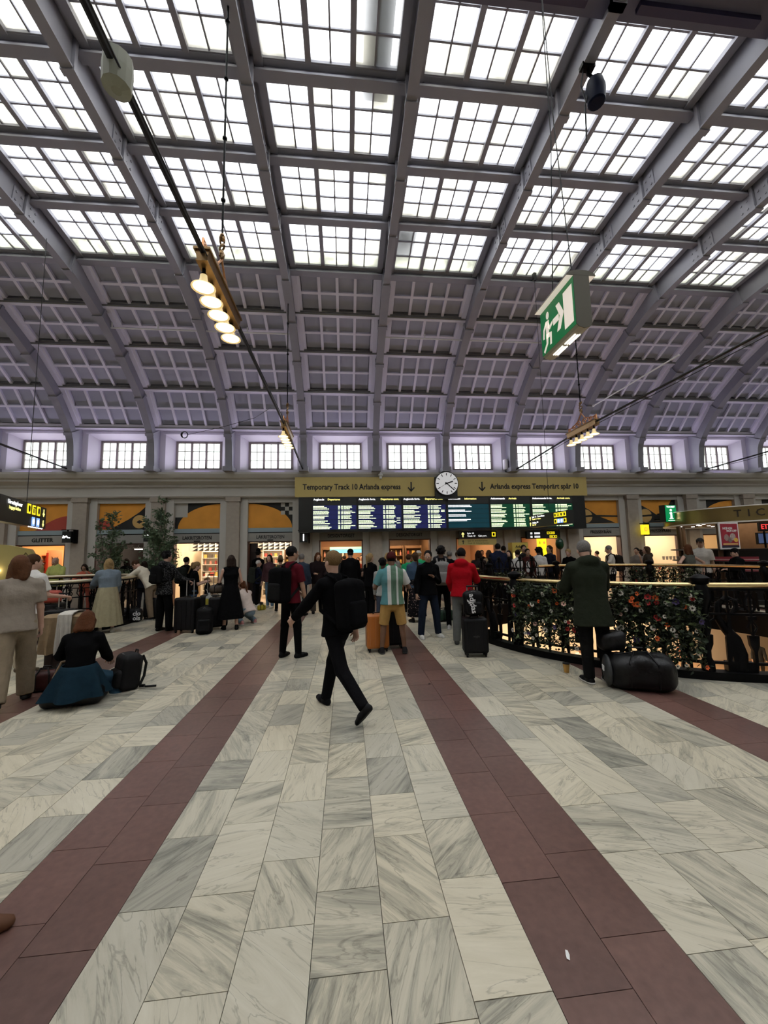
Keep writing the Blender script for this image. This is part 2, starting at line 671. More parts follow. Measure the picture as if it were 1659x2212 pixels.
HW = BAY / 2 - 0.09
pane_jobs, coffer_jobs = [], []
for k in range(8):
    o, u, v, n, L = frame3(k)
    # purlin at the lower edge of this row
    mb = MB()
    if k < 4:
        mb.obox(o, u, v, n, XL, XR, -0.05, 0.012, -0.03, 0.26)
        dk = MB().obox(o, u, v, n, XL, XR, 0.012, 0.05, -0.015, 0.24).obox(o, u, v, n, XL, XR, 0.05, 0.085, 0.05, 0.2).build('painted_shade_band', BAND_SHADE, ceiling)
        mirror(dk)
    else:
        mb.obox(o, u, v, n, XL, XR, -0.05, 0.05, -0.02, 0.30)
        mb.obox(o, u, v, n, XL, XR, -0.085, 0.085, -0.03, 0.01)
        mb.obox(o, u, v, n, XL, XR, 0.05, 0.13, 0.09, 0.14)
    pl = mb.build('purlin', STEEL if k >= 4 else PAINT, ceiling)
    mirror(pl)
    if k < 4:
        vb, vt = 0.13, L - 0.10
        ub = 0.21
        cw = (2 * HW - 2 * ub) / 4
        mb = MB()
        mb.obox(o, u, v, n, -HW, -HW + 0.13, -0.0, L, 0.0, 0.22)
        mb.obox(o, u, v, n, HW - 0.13, HW, -0.0, L, 0.0, 0.22)
        mb.obox(o, u, v, n, -HW, HW, vt + 0.06, L, 0.0, 0.22)
        for s_ in (-1, 1):
            a_, b_ = sorted((s_ * (HW - 0.13), s_ * (HW - ub + 0.0)))
            mb.obox(o, u, v, n, a_, b_, 0.08, vt + 0.06, 0.035, 0.2)
        mb.obox(o, u, v, n, -HW + 0.13, HW - 0.13, vt, vt + 0.06, 0.035, 0.2)
        vm = (vb + vt) / 2
        mb.obox(o, u, v, n, -HW + ub, HW - ub, vm - 0.033, vm + 0.033, 0.045, 0.15)
        for c_ in range(1, 4):
            x_ = -HW + ub + cw * c_
            mb.obox(o, u, v, n, x_ - 0.038, x_ + 0.038, vb - 0.06, vt, 0.04, 0.15)
        lm = mb.mesh('coffer_frame', PAINT)
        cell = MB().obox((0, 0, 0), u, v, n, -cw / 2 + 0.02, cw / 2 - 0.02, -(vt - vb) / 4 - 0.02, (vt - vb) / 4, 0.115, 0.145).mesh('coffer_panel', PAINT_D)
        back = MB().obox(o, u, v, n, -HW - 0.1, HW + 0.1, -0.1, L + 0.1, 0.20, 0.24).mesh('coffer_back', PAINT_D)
        for i in range(I0, I1 + 1):
            f_ = obj('coffer_frame', lm, ceiling, (bayx(i), 0, 0))
            mirror(f_)
            b_ = obj('coffer_back', back, ceiling, (bayx(i), 0, 0))
            mirror(b_)
            for c_ in range(4):
                for r_ in range(2):
                    p = o + u * (-HW + ub + cw * (c_ + 0.5)) + v * (vb + (vt - vb) * (0.25 + 0.5 * r_))
                    coffer_jobs.append((cell, p, i, f_))
    else:
        mb = MB()
        vb, vt = 0.12, L - 0.08
        mb.obox(o, u, v, n, -HW, -HW + 0.13, 0.0, L, 0.06, 0.30)
        mb.obox(o, u, v, n, HW - 0.13, HW, 0.0, L, 0.06, 0.30)
        mb.obox(o, u, v, n, -HW + 0.13, HW - 0.13, vb - 0.03, vb + 0.03, 0.10, 0.2)
        mb.obox(o, u, v, n, -HW + 0.13, HW - 0.13, vt - 0.03, vt + 0.03, 0.10, 0.2)
        W = 2 * HW - 0.26
        cs = W / 3
        for c_ in range(3):
            x_ = -HW + 0.13 + cs * c_
            if c_:
                mb.obox(o, u, v, n, x_ - 0.045, x_ + 0.045, vb, vt, 0.07, 0.22)
            mb.obox(o, u, v, n, x_ + cs / 2 - 0.013, x_ + cs / 2 + 0.013, vb, vt, 0.12, 0.16)
        hs = (vt - vb) / 3
        for r_ in (1, 2):
            mb.obox(o, u, v, n, -HW + 0.13, HW - 0.13, vb + hs * r_ - 0.014, vb + hs * r_ + 0.014, 0.12, 0.16)
        sm = mb.mesh('skylight_frame', STEEL)
        pm = MB().obox((0, 0, 0), u, v, n, -cs / 4 + 0.002, cs / 4 - 0.002, -hs / 2 + 0.002, hs / 2 - 0.002, 0.145, 0.152)
        pms = [pm.mesh('pane', g) for g in (GLASS, GLASS2, GLASS3)]
        for i in range(I0, I1 + 1):
            f_ = obj('skylight_frame', sm, ceiling, (bayx(i), 0, 0))
            mirror(f_)
            for c_ in range(6):
                for r_ in range(3):
                    p = o + u * (-HW + 0.13 + cs / 2 * (c_ + 0.5)) + v * (vb + hs * (r_ + 0.5))
                    g = 0
                    if k == 4 and r_ == 0:
                        g = 2
                    elif r_ == 0 and random.random() < 0.5:
                        g = 1
                    elif random.random() < (0.10 + 0.04 * max(0, i - 6)):
                        g = 1
                    pane_jobs.append((pms, g, p, i, f_, pm))


def seen(p):
    x, y, z = project(p)
    return z > 0.1 and -20 < x < IMW + 20 and -20 < y < IMH + 20


def rank(jobs, key, lim=300):
    sc = []
    for j in jobs:
        p, i = key(j)
        q = np.array([p[0] + bayx(i), p[1], p[2]])
        d = np.linalg.norm(q - [0, 0, CAMH])
        sc.append(-d if seen(q) else -1000 - d)
    order = np.argsort(-np.array(sc))
    top = [k_ for k_ in order[:lim] if sc[k_] > -900]
    return set(top)


top = rank(coffer_jobs, lambda j: (j[1], j[2]))
rest = MB()
for k_, (me, p, i, f_) in enumerate(coffer_jobs):
    if k_ in top:
        obj('coffer_panel', me, f_, tuple(p))
    else:
        rest.add([(v_.co.x + p[0] + bayx(i), v_.co.y + p[1], v_.co.z + p[2]) for v_ in me.vertices], [tuple(q_.vertices) for q_ in me.polygons])
r_ = tag(rest.build('coffer_panels', PAINT_D, ceiling), kind='stuff')
mir = MB()
for me, p, i, f_ in coffer_jobs:
    mir.add([(v_.co.x + p[0] + bayx(i), 2 * CROWN - v_.co.y - p[1], v_.co.z + p[2]) for v_ in me.vertices], [tuple(q_.vertices) for q_ in me.polygons])
tag(mir.build('coffer_panels', PAINT_D, ceiling), kind='stuff')
top = rank(pane_jobs, lambda j: (j[2], j[3]))
rests = [MB(), MB(), MB()]
for k_, (pms, g, p, i, f_, pm) in enumerate(pane_jobs):
    if k_ in top:
        obj('pane', pms[g], f_, tuple(p))
    else:
        rests[g].add([(a + p[0] + bayx(i), b + p[1], c + p[2]) for a, b, c in pm.v], pm.f)
    rests[0].add([(a + p[0] + bayx(i), 2 * CROWN - b - p[1], c + p[2]) for a, b, c in pm.v], pm.f)
for g, r_ in enumerate(rests):
    if r_.v:
        tag(r_.build('panes', (GLASS, GLASS2, GLASS3)[g], ceiling), kind='stuff')
# ridge beam with lamp strip, dark roof walkway shapes seen above the glass
mb = MB().box(XL, XR, CROWN - 0.16, CROWN + 0.16, 9.08, 9.52)
mb.box(XL, XR, CROWN - 0.26, CROWN + 0.26, 9.04, 9.1)
mb.build('ridge_beam', mat('dark_ridge_paint', (0.12, 0.115, 0.16), 0.6), ceiling)
mb = MB()
for i in range(-1, 10):
    mb.box(bayx(i) - 0.9, bayx(i) + 0.9, CROWN + 0.03, CROWN + 0.13, 8.96, 9.04)
mb.build('cable_tray', mat('dark_violet_metal', (0.03, 0.025, 0.06), 0.5), ceiling)
VENT = mat('roof_vent_grey', (0.30, 0.30, 0.24), 0.7, noise=0.1)
for (ix, y0, y1, z0) in ((4.29, 4.4, 6.0, 9.55), (5.3 - 0.62, 8.3, 9.3, 9.35), (9.1, 5.5, 6.3, 9.6)):
    MB().box(bayx(ix) - 0.22, bayx(ix) + 0.22, y0, y1, z0, z0 + 0.1).build('roof_duct', VENT, ceiling)

# ---------------- floor
floor = struct('floor', 'marble paved concourse floor with dark red stone bands')


def slab_with_holes():
    mb = MB()
    zt, zb = -0.02, -0.45
    cells = []
    holes = [(HOLE_C, HOLE_R), (HOLE2_C, HOLE2_R)]
    sq = [(c[0] - r - 0.4, c[0] + r + 0.4, c[1] - r - 0.4, c[1] + r + 0.4) for c, r in holes]
    xs = sorted({XL, XR} | {q for s_ in sq for q in s_[:2]})
    ys = sorted({BACKY, 15.0} | {q for s_ in sq for q in s_[2:]})
    for a, b in zip(xs, xs[1:]):
        for c, d in zip(ys, ys[1:]):
            mx, my = (a + b) / 2, (c + d) / 2
            if any(s_[0] < mx < s_[1] and s_[2] < my < s_[3] for s_ in sq):
                continue
            mb.box(a, b, c, d, zb, zt)
    for (c, r), s_ in zip(holes, sq):
        n = 96
        hw = r + 0.4
        for j in range(n):
            P = []
            for jj in (j, j + 1):
                t = 2 * math.pi * jj / n
                cx_, sy_ = math.cos(t), math.sin(t)
                k_ = hw / max(abs(cx_), abs(sy_))
                P.append(((c[0] + r * cx_, c[1] + r * sy_), (c[0] + k_ * cx_, c[1] + k_ * sy_)))
            (a, b), (a2, b2) = P
            vs = [(*a, zb), (*b, zb), (*b2, zb), (*a2, zb), (*a, zt), (*b, zt), (*b2, zt), (*a2, zt)]
            mb.add(vs, [(0, 3, 2, 1), (4, 5, 6, 7), (0, 4, 7, 3)])
    return mb


slab_with_holes().build('floor_slab', GROUT, floor)


def clip_half(poly, nx, ny, c):
    out = []
    for i in range(len(poly)):
        p, q = poly[i], poly[(i + 1) % len(poly)]
        dp, dq = nx * p[0] + ny * p[1] - c, nx * q[0] + ny * q[1] - c
        if dp >= 0:
            out.append(p)
        if (dp >= 0) != (dq >= 0):
            t = dp / (dp - dq)
            out.append((p[0] + (q[0] - p[0]) * t, p[1] + (q[1] - p[1]) * t))
    return out


tiles = []
g_ = 0.0016
for i in range(I0 - 1, I1):
    sx = ribx(i)
    cols = [(sx - 0.315, sx, 1), (sx, sx + 0.315, 1)]
    w = (BAY - 0.63) / 6
    cols += [(sx + 0.315 + w * k, sx + 0.315 + w * (k + 1), 0) for k in range(6)]
    for (a, b, red) in cols:
        y = -2.6 - random.random() * 0.5
        while y < 14.7:
            ln = random.uniform(0.40, 0.58) if not red else random.uniform(0.46, 0.54)
            y2 = min(y + ln, 14.75)
            poly = [(a + g_, y + g_), (b - g_, y + g_), (b - g_, y2 - g_), (a + g_, y2 - g_)]
            y = y2
            for c, r in ((HOLE_C, HOLE_R), (HOLE2_C, HOLE2_R)):
                mx, my = sum(p[0] for p in poly) / 4 - c[0], sum(p[1] for p in poly) / 4 - c[1]
                d = math.hypot(mx, my)
                if d < r + 0.6 and d > 0.1:
                    nx, ny = mx / d, my / d
                    poly = clip_half(poly, nx, ny, nx * c[0] + ny * c[1] + r)
                if len(poly) < 3:
                    break
            if len(poly) >= 3:
                tiles.append((poly, red))
areas = []
for poly, red in tiles:
    P = [project((p[0], p[1], 0)) for p in poly]
    if all(p[2] > 0.15 for p in P) and any(0 < p[0] < IMW and 0 < p[1] < IMH for p in P):
        ar = 0
        for k in range(len(P)):
            q, s_ = P[k], P[(k + 1) % len(P)]
            ar += q[0] * s_[1] - s_[0] * q[1]
        areas.append(abs(ar) / 2)
    else:
        areas.append(0)
big = set(np.argsort(-np.array(areas))[:300])


def tile_mesh(polys, m, name):
    vs, fs, cols = [], [], []
    for poly, rnd in polys:
        k = len(poly)
        o = len(vs)
        cx_, cy_ = sum(p[0] for p in poly) / k, sum(p[1] for p in poly) / k
        zt = rnd[3]
        vs += [(p[0], p[1], -0.02) for p in poly] + [(p[0], p[1], zt) for p in poly]
        fs += [tuple(range(o + k, o + 2 * k))] + [(o + j, o + (j + 1) % k, o + k + (j + 1) % k, o + k + j) for j in range(k)]
        cols += [(*rnd[:3], 1)] * (2 * k)
    me = bpy.data.meshes.new(name)
    me.from_pydata(vs, [], fs)
    at = me.color_attributes.new('rnd', 'FLOAT_COLOR', 'POINT')
    at.data.foreach_set('color', np.array(cols, dtype=np.float32).ravel())
    me.materials.append(m)
    me.update()
    return me


restm, restr = [], []
for k, (poly, red) in enumerate(tiles):
    rnd = (random.random(), random.random(), random.random(), random.uniform(-0.0008, 0.0))
    if k in big:
        obj('paving_slab', tile_mesh([(poly, rnd)], REDST if red else MARBLE, 'paving_slab'), floor)
    else:
        (restr if red else restm).append((poly, rnd))
tag(obj('paving_slabs', tile_mesh(restm, MARBLE, 'paving_slabs'), floor), kind='stuff')
tag(obj('band_slabs', tile_mesh(restr, REDST, 'band_slabs'), floor), kind='stuff')

# ---------------- long wall with windows and shop fronts
wall = struct('wall_front', 'long hall wall of plaster with stone pilasters, cornice and shop openings')
WX = 0.755
SILL, HEAD = 4.83, 5.80
# upper window wall (per bay, with splayed reveal)
mb = MB()
for s_ in (-1, 1):
    a, b = sorted((s_ * 1.0, s_ * (BAY / 2)))
    mb.box(a, b, 14.0, 14.25, 4.58, 6.2)
    # splay
    mb.add([(s_ * 1.0, 14.0, 4.72), (s_ * (WX + 0.04), 14.4, 4.80), (s_ * (WX + 0.04), 14.4, HEAD + 0.04), (s_ * 1.0, 14.0, 5.98)], [(0, 1, 2, 3) if s_ < 0 else (3, 2, 1, 0)])
mb.box(-1.0, 1.0, 14.0, 14.25, 5.98, 6.2)
mb.add([(-1.0, 14.0, 5.98), (1.0, 14.0, 5.98), (WX + 0.04, 14.4, HEAD + 0.04), (-WX - 0.04, 14.4, HEAD + 0.04)], [(0, 1, 2, 3)])
mb.add([(-1.0, 14.0, 4.72), (1.0, 14.0, 4.72), (WX + 0.04, 14.4, 4.80), (-WX - 0.04, 14.4, 4.80)], [(3, 2, 1, 0)])
mb.box(-1.06, 1.06, 13.965, 14.0, 5.98, 6.03)
mb.box(-BAY / 2, BAY / 2, 13.97, 14.02, 6.09, 6.13)
for s_ in (-1, 1):
    a, b = sorted((s_ * (WX + 0.04), s_ * BAY / 2))
    mb.box(a, b, 14.38, 14.5, 4.58, 6.3)
mb.box(-WX - 0.04, WX + 0.04, 14.38, 14.5, HEAD + 0.04, 6.3)
mb.box(-WX - 0.04, WX + 0.04, 14.38, 14.5, 4.58, 4.80)
mb.box(-1.0, 1.0, 13.98, 14.05, 4.58, 4.72)
mb.box(-BAY / 2, BAY / 2, 13.6, 14.3, 6.12, 6.2)
upm = mb.mesh('window_bay', WALL_U)
WF = mat('window_bar_brown', (0.20, 0.17, 0.155), 0.6)
mb = MB()
for x_ in (-WX, -WX / 3, WX / 3, WX):
    mb.box(x_ - 0.035, x_ + 0.035, 14.36, 14.44, SILL - 0.03, HEAD + 0.03)
for z_ in (SILL, HEAD):
    mb.box(-WX, WX, 14.36, 14.44, z_ - 0.03, z_ + 0.03)
for k in range(3):
    xm = -WX + WX / 3 + 2 * WX / 3 * k
    mb.box(xm - 0.009, xm + 0.009, 14.38, 14.42, SILL, HEAD)
for r_ in (1, 2):
    z_ = SILL + (HEAD - SILL) * r_ / 3
    mb.box(-WX, WX, 14.38, 14.42, z_ - 0.009, z_ + 0.009)
wfm = mb.mesh('window_frame', WF)
pw, ph = WX / 3 - 0.002, (HEAD - SILL) / 3 - 0.002
wpm = MB().box(-pw / 2, pw / 2, -0.004, 0.004, -ph / 2, ph / 2).mesh('window_pane', GLASSW)
for i in range(I0, I1 + 1):
    obj('window_bay', upm, wall, (bayx(i), 0, 0))
    wn = struct('window_%d' % (i - I0 + 1), 'small clerestory window of eighteen panes with brown bars')
    wn.location = (bayx(i), 0, 0)
    obj('window_frame', wfm, wn)
    for c_ in range(6):
        for r_ in range(3):
            obj('window_pane', wpm, wn, (-WX + WX / 3 * (c_ + 0.5), 14.40, SILL + (HEAD - SILL) * (r_ + 0.5) / 3))
# cornice
mb = MB()
prof = [(14.40, 3.78), (14.20, 3.78), (14.17, 3.82), (14.20, 3.86), (14.20, 4.10), (14.12, 4.14), (14.12, 4.20), (13.98, 4.26), (13.90, 4.30), (13.90, 4.36), (13.80, 4.40), (13.76, 4.46), (13.72, 4.52), (13.72, 4.58), (14.40, 4.58)]
mb.prism([(p[0], p[1]) for p in prof], (0, 0, 0), (0, 1, 0), (0, 0, 1), (1, 0, 0), XL, XR)
tag(mb.build('trim_1', WALL, None), 'stepped plaster cornice running above the shop fronts', None, None, 'structure')
# lower wall pieces
OPX = 0.80                                   # half width of a shop opening
Z_OP, Z_SIGN, Z_BLUE, Z_MUR, Z_TOP = 2.20, 2.50, 2.68, 3.60, 3.80
mbW, mbP = MB(), MB()
for i in range(I0 - 1, I1 + 1):
    x_ = ribx(i)
    mbW.box(x_ - 0.48, x_ + 0.48, 14.34, 14.65, 0, Z_TOP)
for i in range(I0, I1 + 1):
    x_ = bayx(i)
    mbW.box(x_ - OPX, x_ + OPX, 14.50, 14.65, Z_BLUE, Z_TOP)
    mbW.box(x_ - OPX, x_ + OPX, 14.36, 14.52, Z_MUR, Z_TOP)
mbW.build('lower_wall', WALL, wall)
pilm = MB().box(-0.225, 0.225, 14.20, 14.36, 0.0, 3.62).box(-0.26, 0.26, 14.16, 14.36, 3.62, 3.78).box(-0.25, 0.25, 14.17, 14.36, 0.0, 0.3).mesh('pilaster', STONE)
for i in range(I0 - 1, I1 + 1):
    obj('pilaster', pilm, wall, (ribx(i), 0, 0))
BLUE = mat('pale_blue_panel', (0.30, 0.38, 0.40), 0.6)
SIGNP = mat('sign_panel_grey', (0.33, 0.32, 0.285), 0.6)
blm = MB().box(-OPX, OPX, 14.40, 14.52, Z_SIGN + 0.03, Z_BLUE).mesh('blue_panel', BLUE)
sgm = MB().box(-OPX, OPX, 14.42, 14.54, Z_OP, Z_SIGN).mesh('sign_panel', SIGNP)
bkm = MB().box(-OPX, OPX, 14.44, 14.60, Z_SIGN, Z_SIGN + 0.03).mesh('shadow_gap', BLACKP)
JB = mat('red_brown_jamb', (0.10, 0.045, 0.03), 0.5)
jbm = MB().box(-OPX, -OPX + 0.05, 14.36, 14.60, 0, Z_OP).box(OPX - 0.05, OPX, 14.36, 14.60, 0, Z_OP).box(-OPX, OPX, 14.46, 14.60, Z_OP - 0.04, Z_OP).mesh('door_frame', JB)
for i in range(I0, I1 + 1):
    for nm, me in (('blue_panel', blm), ('sign_panel', sgm), ('shadow_gap', bkm), ('door_frame', jbm)):
        obj(nm, me, wall, (bayx(i), 0, 0))

# ---------------- other walls: back of the hall and ends
back = struct('wall_back', 'opposite long wall of the hall behind the viewer')
MB().box(XL, XR, BACKY - 0.3, BACKY, 0, 6.2).build('plaster', WALL, back)
MB().box(XL, XR, BACKY, BACKY + 0.6, 4.2, 4.6).build('ledge', WALL, back)
for nm, xa, xb in (('wall_left', XL - 0.3, XL), ('wall_right', XR, XR + 0.3)):
    w_ = struct(nm, 'plain end wall of the hall')
    MB().box(xa, xb, BACKY, 15, -4.2, 9.6).build('plaster', WALL, w_)
# ---------------- lower concourse seen through the round opening
low = struct('floor_lower', 'warm beige lower concourse seen through the round opening')
TAN = mat('tan_floor', (0.55, 0.36, 0.22), 0.5, noise=0.08, nscale=2)
CREAM = mat('cream_wall', (0.72, 0.64, 0.52), 0.7)
MB().box(-12, XR, 0, 24, -4.3, -4.2).build('lower_paving', TAN, low)
MB().box(-12, XR, 19.2, 19.5, -4.2, -0.45).box(-12.2, -12, 0, 19.2, -4.2, -0.45).box(XR, XR + .2, 0, 19.2, -4.2, -0.45).box(-12, XR, -0.2, 0, -4.2, -0.45).build('lower_wall', CREAM, low)
MB().box(-12, XR, 15.0, 19.5, -0.5, -0.42).build('lower_ceiling', WALL, low)
for x_ in (2.5, 8.5, 14.5, -7):
    area_light('lower_lamp', (x_, 16.5, -0.6), 3.0, 1.0, 260, (1.0, 0.78, 0.52))
for x_ in (10.5, 14.5):
    area_light('lower_lamp', (x_, 10.5, -0.7), 1.2, 1.2, 120, (1.0, 0.78, 0.52))
# ================================================================== SHOPS, MURALS, SIGNS
EX, EZ, NEY = (1, 0, 0), (0, 0, 1), (0, -1, 0)
DARKL = mat('black_letters', (0.012, 0.012, 0.012), 0.5)
LAMP = mat('lamp_warm', (1.0, 0.80, 0.52), 0.5, emit=14.0)
LAMPW = mat('lamp_white', (1.0, 0.95, 0.86), 0.5, emit=12.0)
ORANGE = mat('mural_orange', (0.84, 0.36, 0.045), 0.7, noise=0.16, nscale=2.5)
MBLACK = mat('mural_black', (0.02, 0.02, 0.018), 0.7)
MRED = mat('mural_red', (0.46, 0.07, 0.045), 0.7, noise=0.1)
MSAND = mat('mural_sand', (0.66, 0.42, 0.14), 0.7, noise=0.12)
MWHITE = mat('mural_white', (0.52, 0.50, 0.44), 0.7, noise=0.08, nscale=12)
YELLOWB = mat('yellow_banner', (0.60, 0.475, 0.165), 0.7, noise=0.06, nscale=1.5, bump=0.2)
YELLOWE = mat('yellow_lit', (1.0, 0.80, 0.02), 0.5, emit=0.9)
WHITEE = mat('white_lit', (1, 1, 1), 0.5, emit=1.6)
BLUEE = mat('blue_lit', (0.25, 0.45, 1.0), 0.5, emit=0.9)
BOARD = mat('black_board', (0.012, 0.014, 0.013), 0.35)
WOOD = mat('brown_wood', (0.16, 0.085, 0.04), 0.5, noise=0.25, nscale=6)


def arc_poly(x0, x1, zb, zt, left, n=14):
    """half arc rising from one lower corner to the other side"""
    P = []
    for k in range(n + 1):
        t = math.pi / 2 * k / n
        x = x0 + (x1 - x0) * (1 - math.cos(t)) if left else x1 - (x1 - x0) * (1 - math.cos(t))
        P.append((x, zb + (zt - zb) * math.sin(t)))
    P.append((x1, zb) if left else (x0, zb))
    return P


def mural(i, kind):
    x_ = bayx(i)
    lab = {'hill': 'orange wall mural with a dark red hill above the jewellery shop', 'eye': 'orange wall mural with black sweep, red hill and sand disc',
           'arcl': 'black wall mural with orange half arc and white square', 'arcr': 'black wall mural with orange half arc and checkered corner',
           'disc': 'orange wall mural with black sweep and sand disc on the lower left', 'disc2': 'orange wall mural with black sweep, behind the tourist sign',
           'arck': 'black wall mural with orange arc above the round kiosk', 'plain': 'plain orange wall mural beside the display boards'}[kind]
    t = thing('mural', lab, 'mural', (x_, 14.49, 0))
    o, z0, z1 = (0, 0, 0), Z_BLUE + 0.01, Z_MUR
    W = OPX - 0.01

    def piece(nm, poly, m, d):
        MB().prism(poly, o, EX, EZ, NEY, 0.0, d).build(nm, m, t)
    rect = [(-W, z0), (W, z0), (W, z1), (-W, z1)]
    dsc = lambda cx, cz, r: [(cx + r * math.cos(a * math.pi / 12), cz + r * math.sin(a * math.pi / 12)) for a in range(24)]
    if kind in ('arcl', 'arcr', 'arck'):
        piece('field', rect, MBLACK, 0.01)
        l_ = kind == 'arcl'
        xa, xb = (-W + 0.1, W) if l_ else (-W, W - 0.03)
        if kind == 'arck':
            xa, xb, l_ = -W + 0.5, W, True
        piece('orange_arc', arc_poly(xa, xb, z0, z1 - 0.03, l_), ORANGE, 0.02)
        if kind != 'arcr':
            piece('white_square', [(-W, z1 - 0.5), (-W + 0.42, z1 - 0.5), (-W + 0.42, z1), (-W, z1)], MWHITE, 0.022)
        else:
            for a in range(3):
                for b in range(3):
                    if (a + b) % 2 == 0:
                        xx, zz = W - 0.435 + a * 0.145, z1 - 0.145 * (b + 1)
                        piece('white_square', [(xx, zz), (xx + 0.145, zz), (xx + 0.145, zz + 0.145), (xx, zz + 0.145)], MWHITE, 0.022)
    else:
        piece('orange_field', rect, ORANGE, 0.01)
        if kind == 'hill':
            piece('red_hill', [(-W + 0.5, z0)] + [(-W + 0.5 + (2 * W - .5) * k / 10, z0 + 0.50 * math.sin(math.pi / 2 * k / 10)) for k in range(1, 11)] + [(W, z0)], MRED, 0.016)
        if kind == 'eye':
            piece('black_sweep', [(-W + 0.35, z0), (W, z0), (W, z1 - 0.05), (W - .25, z1 - .3), (W - 0.6, z1 - 0.55)], MBLACK, 0.016)
            piece('red_hill', [(-W, z0), (-W + 0.55, z0 + 0.08), (-W + 0.3, z0 + 0.3), (-W, z0 + 0.36)], MRED, 0.02)
            piece('sand_disc', dsc(W - 0.24, z0 + 0.27, 0.235), MSAND, 0.022)
            piece('eye_mark', [(W - 0.34, z0 + 0.26), (W - 0.24, z0 + 0.33), (W - 0.12, z0 + 0.27), (W - 0.24, z0 + 0.20)], MBLACK, 0.024)
        if kind in ('disc', 'disc2'):
            piece('black_sweep', [(-W, z0), (W - 0.1, z0 + 0.02), (-W + 0.75, z0 + 0.3), (-W + 0.4, z0 + 0.55), (-W, z1 - 0.15)], MBLACK, 0.016)
            piece('sand_disc', dsc(-W + 0.25, z0 + 0.29, 0.27), MSAND, 0.02)
            piece('dark_band', [(-W + 0.02, z0 + 0.24), (-W + 0.6, z0 + 0.27), (W, z0 + 0.25), (W, z0 + 0.31), (-W + 0.5, z0 + 0.34), (-W + 0.02, z0 + 0.30)], MBLACK, 0.024)
            if kind == 'disc2':
                piece('black_wedge', [(W, z0 + .2), (W, z1), (W - 0.15, z1), (W - 0.35, z0 + 0.62)], MBLACK, 0.018)


for i_, kd in ((-1, 'plain'), (0, 'hill'), (1, 'eye'), (2, 'arcl'), (3, 'arcr'), (8, 'disc'), (9, 'disc2'), (10, 'arcl'), (11, 'arck'), (12, 'plain')):
    mural(i_, kd)
bpy.data.objects['mural.007']['label'] = 'black wall mural with white square, behind the kiosk canopy'
bpy.data.objects['mural']['label'] = 'plain orange wall mural at the dim end of the shop row'

for i_, s_ in ((0, 'GLITTER'), (2, 'LAKRITSROTEN'), (3, 'LAKRITSROTEN'), (4, 'DESIGNTORGET'), (5, 'DESIGNTORGET'), (8, 'PRESSBYRÅN'), (9, 'PRESSBYRÅN')):
    lettering(s_, 0.175 if s_ != 'GLITTER' else 0.19, DARKL, wall, (bayx(i_), 14.415, 2.35), EX, EZ, 'shop_lettering', 0.006, bold=0.0025, width={'GLITTER': 0.68, 'LAKRITSROTEN': 0.98, 'DESIGNTORGET': 0.98, 'PRESSBYRÅN': 0.86}[s_])

# ---------------- shop rooms
GOODS = [mat('goods_%d' % k, c, 0.5) for k, c in enumerate([(0.7, 0.62, 0.5), (0.45, 0.08, 0.06), (0.65, 0.42, 0.10), (0.10, 0.08, 0.07), (0.75, 0.72, 0.66), (0.10, 0.25, 0.33), (0.35, 0.45, 0.16), (0.72, 0.30, 0.22)])]
jar_mesh = [MB().lathe([(0.045, 0), (0.05, 0.01), (0.05, 0.11), (0.036, 0.125), (0.04, 0.13), (0.04, 0.15)], n=8).mesh('jar', g, 30) for g in GOODS]
bot_mesh = [MB().lathe([(0.035, 0), (0.037, 0.12), (0.014, 0.17), (0.014, 0.22), (0.018, 0.22), (0.018, 0.235)], n=8).mesh('bottle', g, 30) for g in GOODS]
box_mesh = [MB().box(-0.06, 0.06, -0.04, 0.04, 0, 0.15).box(-0.062, 0.062, -0.042, 0.042, 0.11, 0.125).mesh('carton', g) for g in GOODS]
SHOPN = {0: 'jewellery shop', 1: 'clothes shop', 2: 'liquorice shop with white pillar board', 3: 'liquorice shop by the black sliding door', 4: 'design shop under the first board', 5: 'design shop with wooden shelves',
         6: 'track passage', 7: 'passage with yellow poster', 8: 'newsagent with open front', 9: 'newsagent by the kiosk', 10: 'shop behind the kiosk', 11: 'far right shop', -1: 'far left shop'}


def shelf_unit(i, x, y, w, h, n, col, colname, goods, facing=0, lit=False):
    t = thing('shelf_unit', '%s shelf unit %s in the %s' % (colname, 'against the rear wall' if facing == 0 else 'along the side wall', SHOPN[i]), 'shelf', (x, y, 0), facing)
    for s_ in (-1, 1):
        MB().box(s_ * w / 2 - 0.02, s_ * w / 2 + 0.02, -0.16, 0.16, 0, h).build('upright', col, t)
    MB().box(-w / 2, w / 2, 0.14, 0.16, 0, h).build('back_panel', col, t)
    ca, sa = math.cos(facing), math.sin(facing)
    for k in range(n):
        z = 0.25 + (h - 0.35) * k / max(1, n - 1)
        MB().box(-w / 2, w / 2, -0.16, 0.14, z - 0.02, z).build('shelf', col, t)
        if goods and z > 0.7 and k < n - 1:
            nn = max(2, int(w / 0.2))
            for q in range(nn):
                g = random.choice(goods)
                kind, lst, cat = random.choice((('jar', jar_mesh, 'jar'), ('bottle', bot_mesh, 'bottle'), ('carton', box_mesh, 'box')))
                lx, ly = -w / 2 + w * (q + 0.5) / nn, -0.03
                o_ = obj(kind, lst[g], None, (x + lx * ca - ly * sa, y + lx * sa + ly * ca, z + 0.001))
                cn = ('cream', 'dark red', 'ochre', 'black', 'white', 'blue', 'green', 'salmon')[g]
                tag(o_, 'small %s %s on a shelf in the %s' % (cn, kind, SHOPN[i]), cat, 'goods on the shelves of the ' + SHOPN[i])
    return t


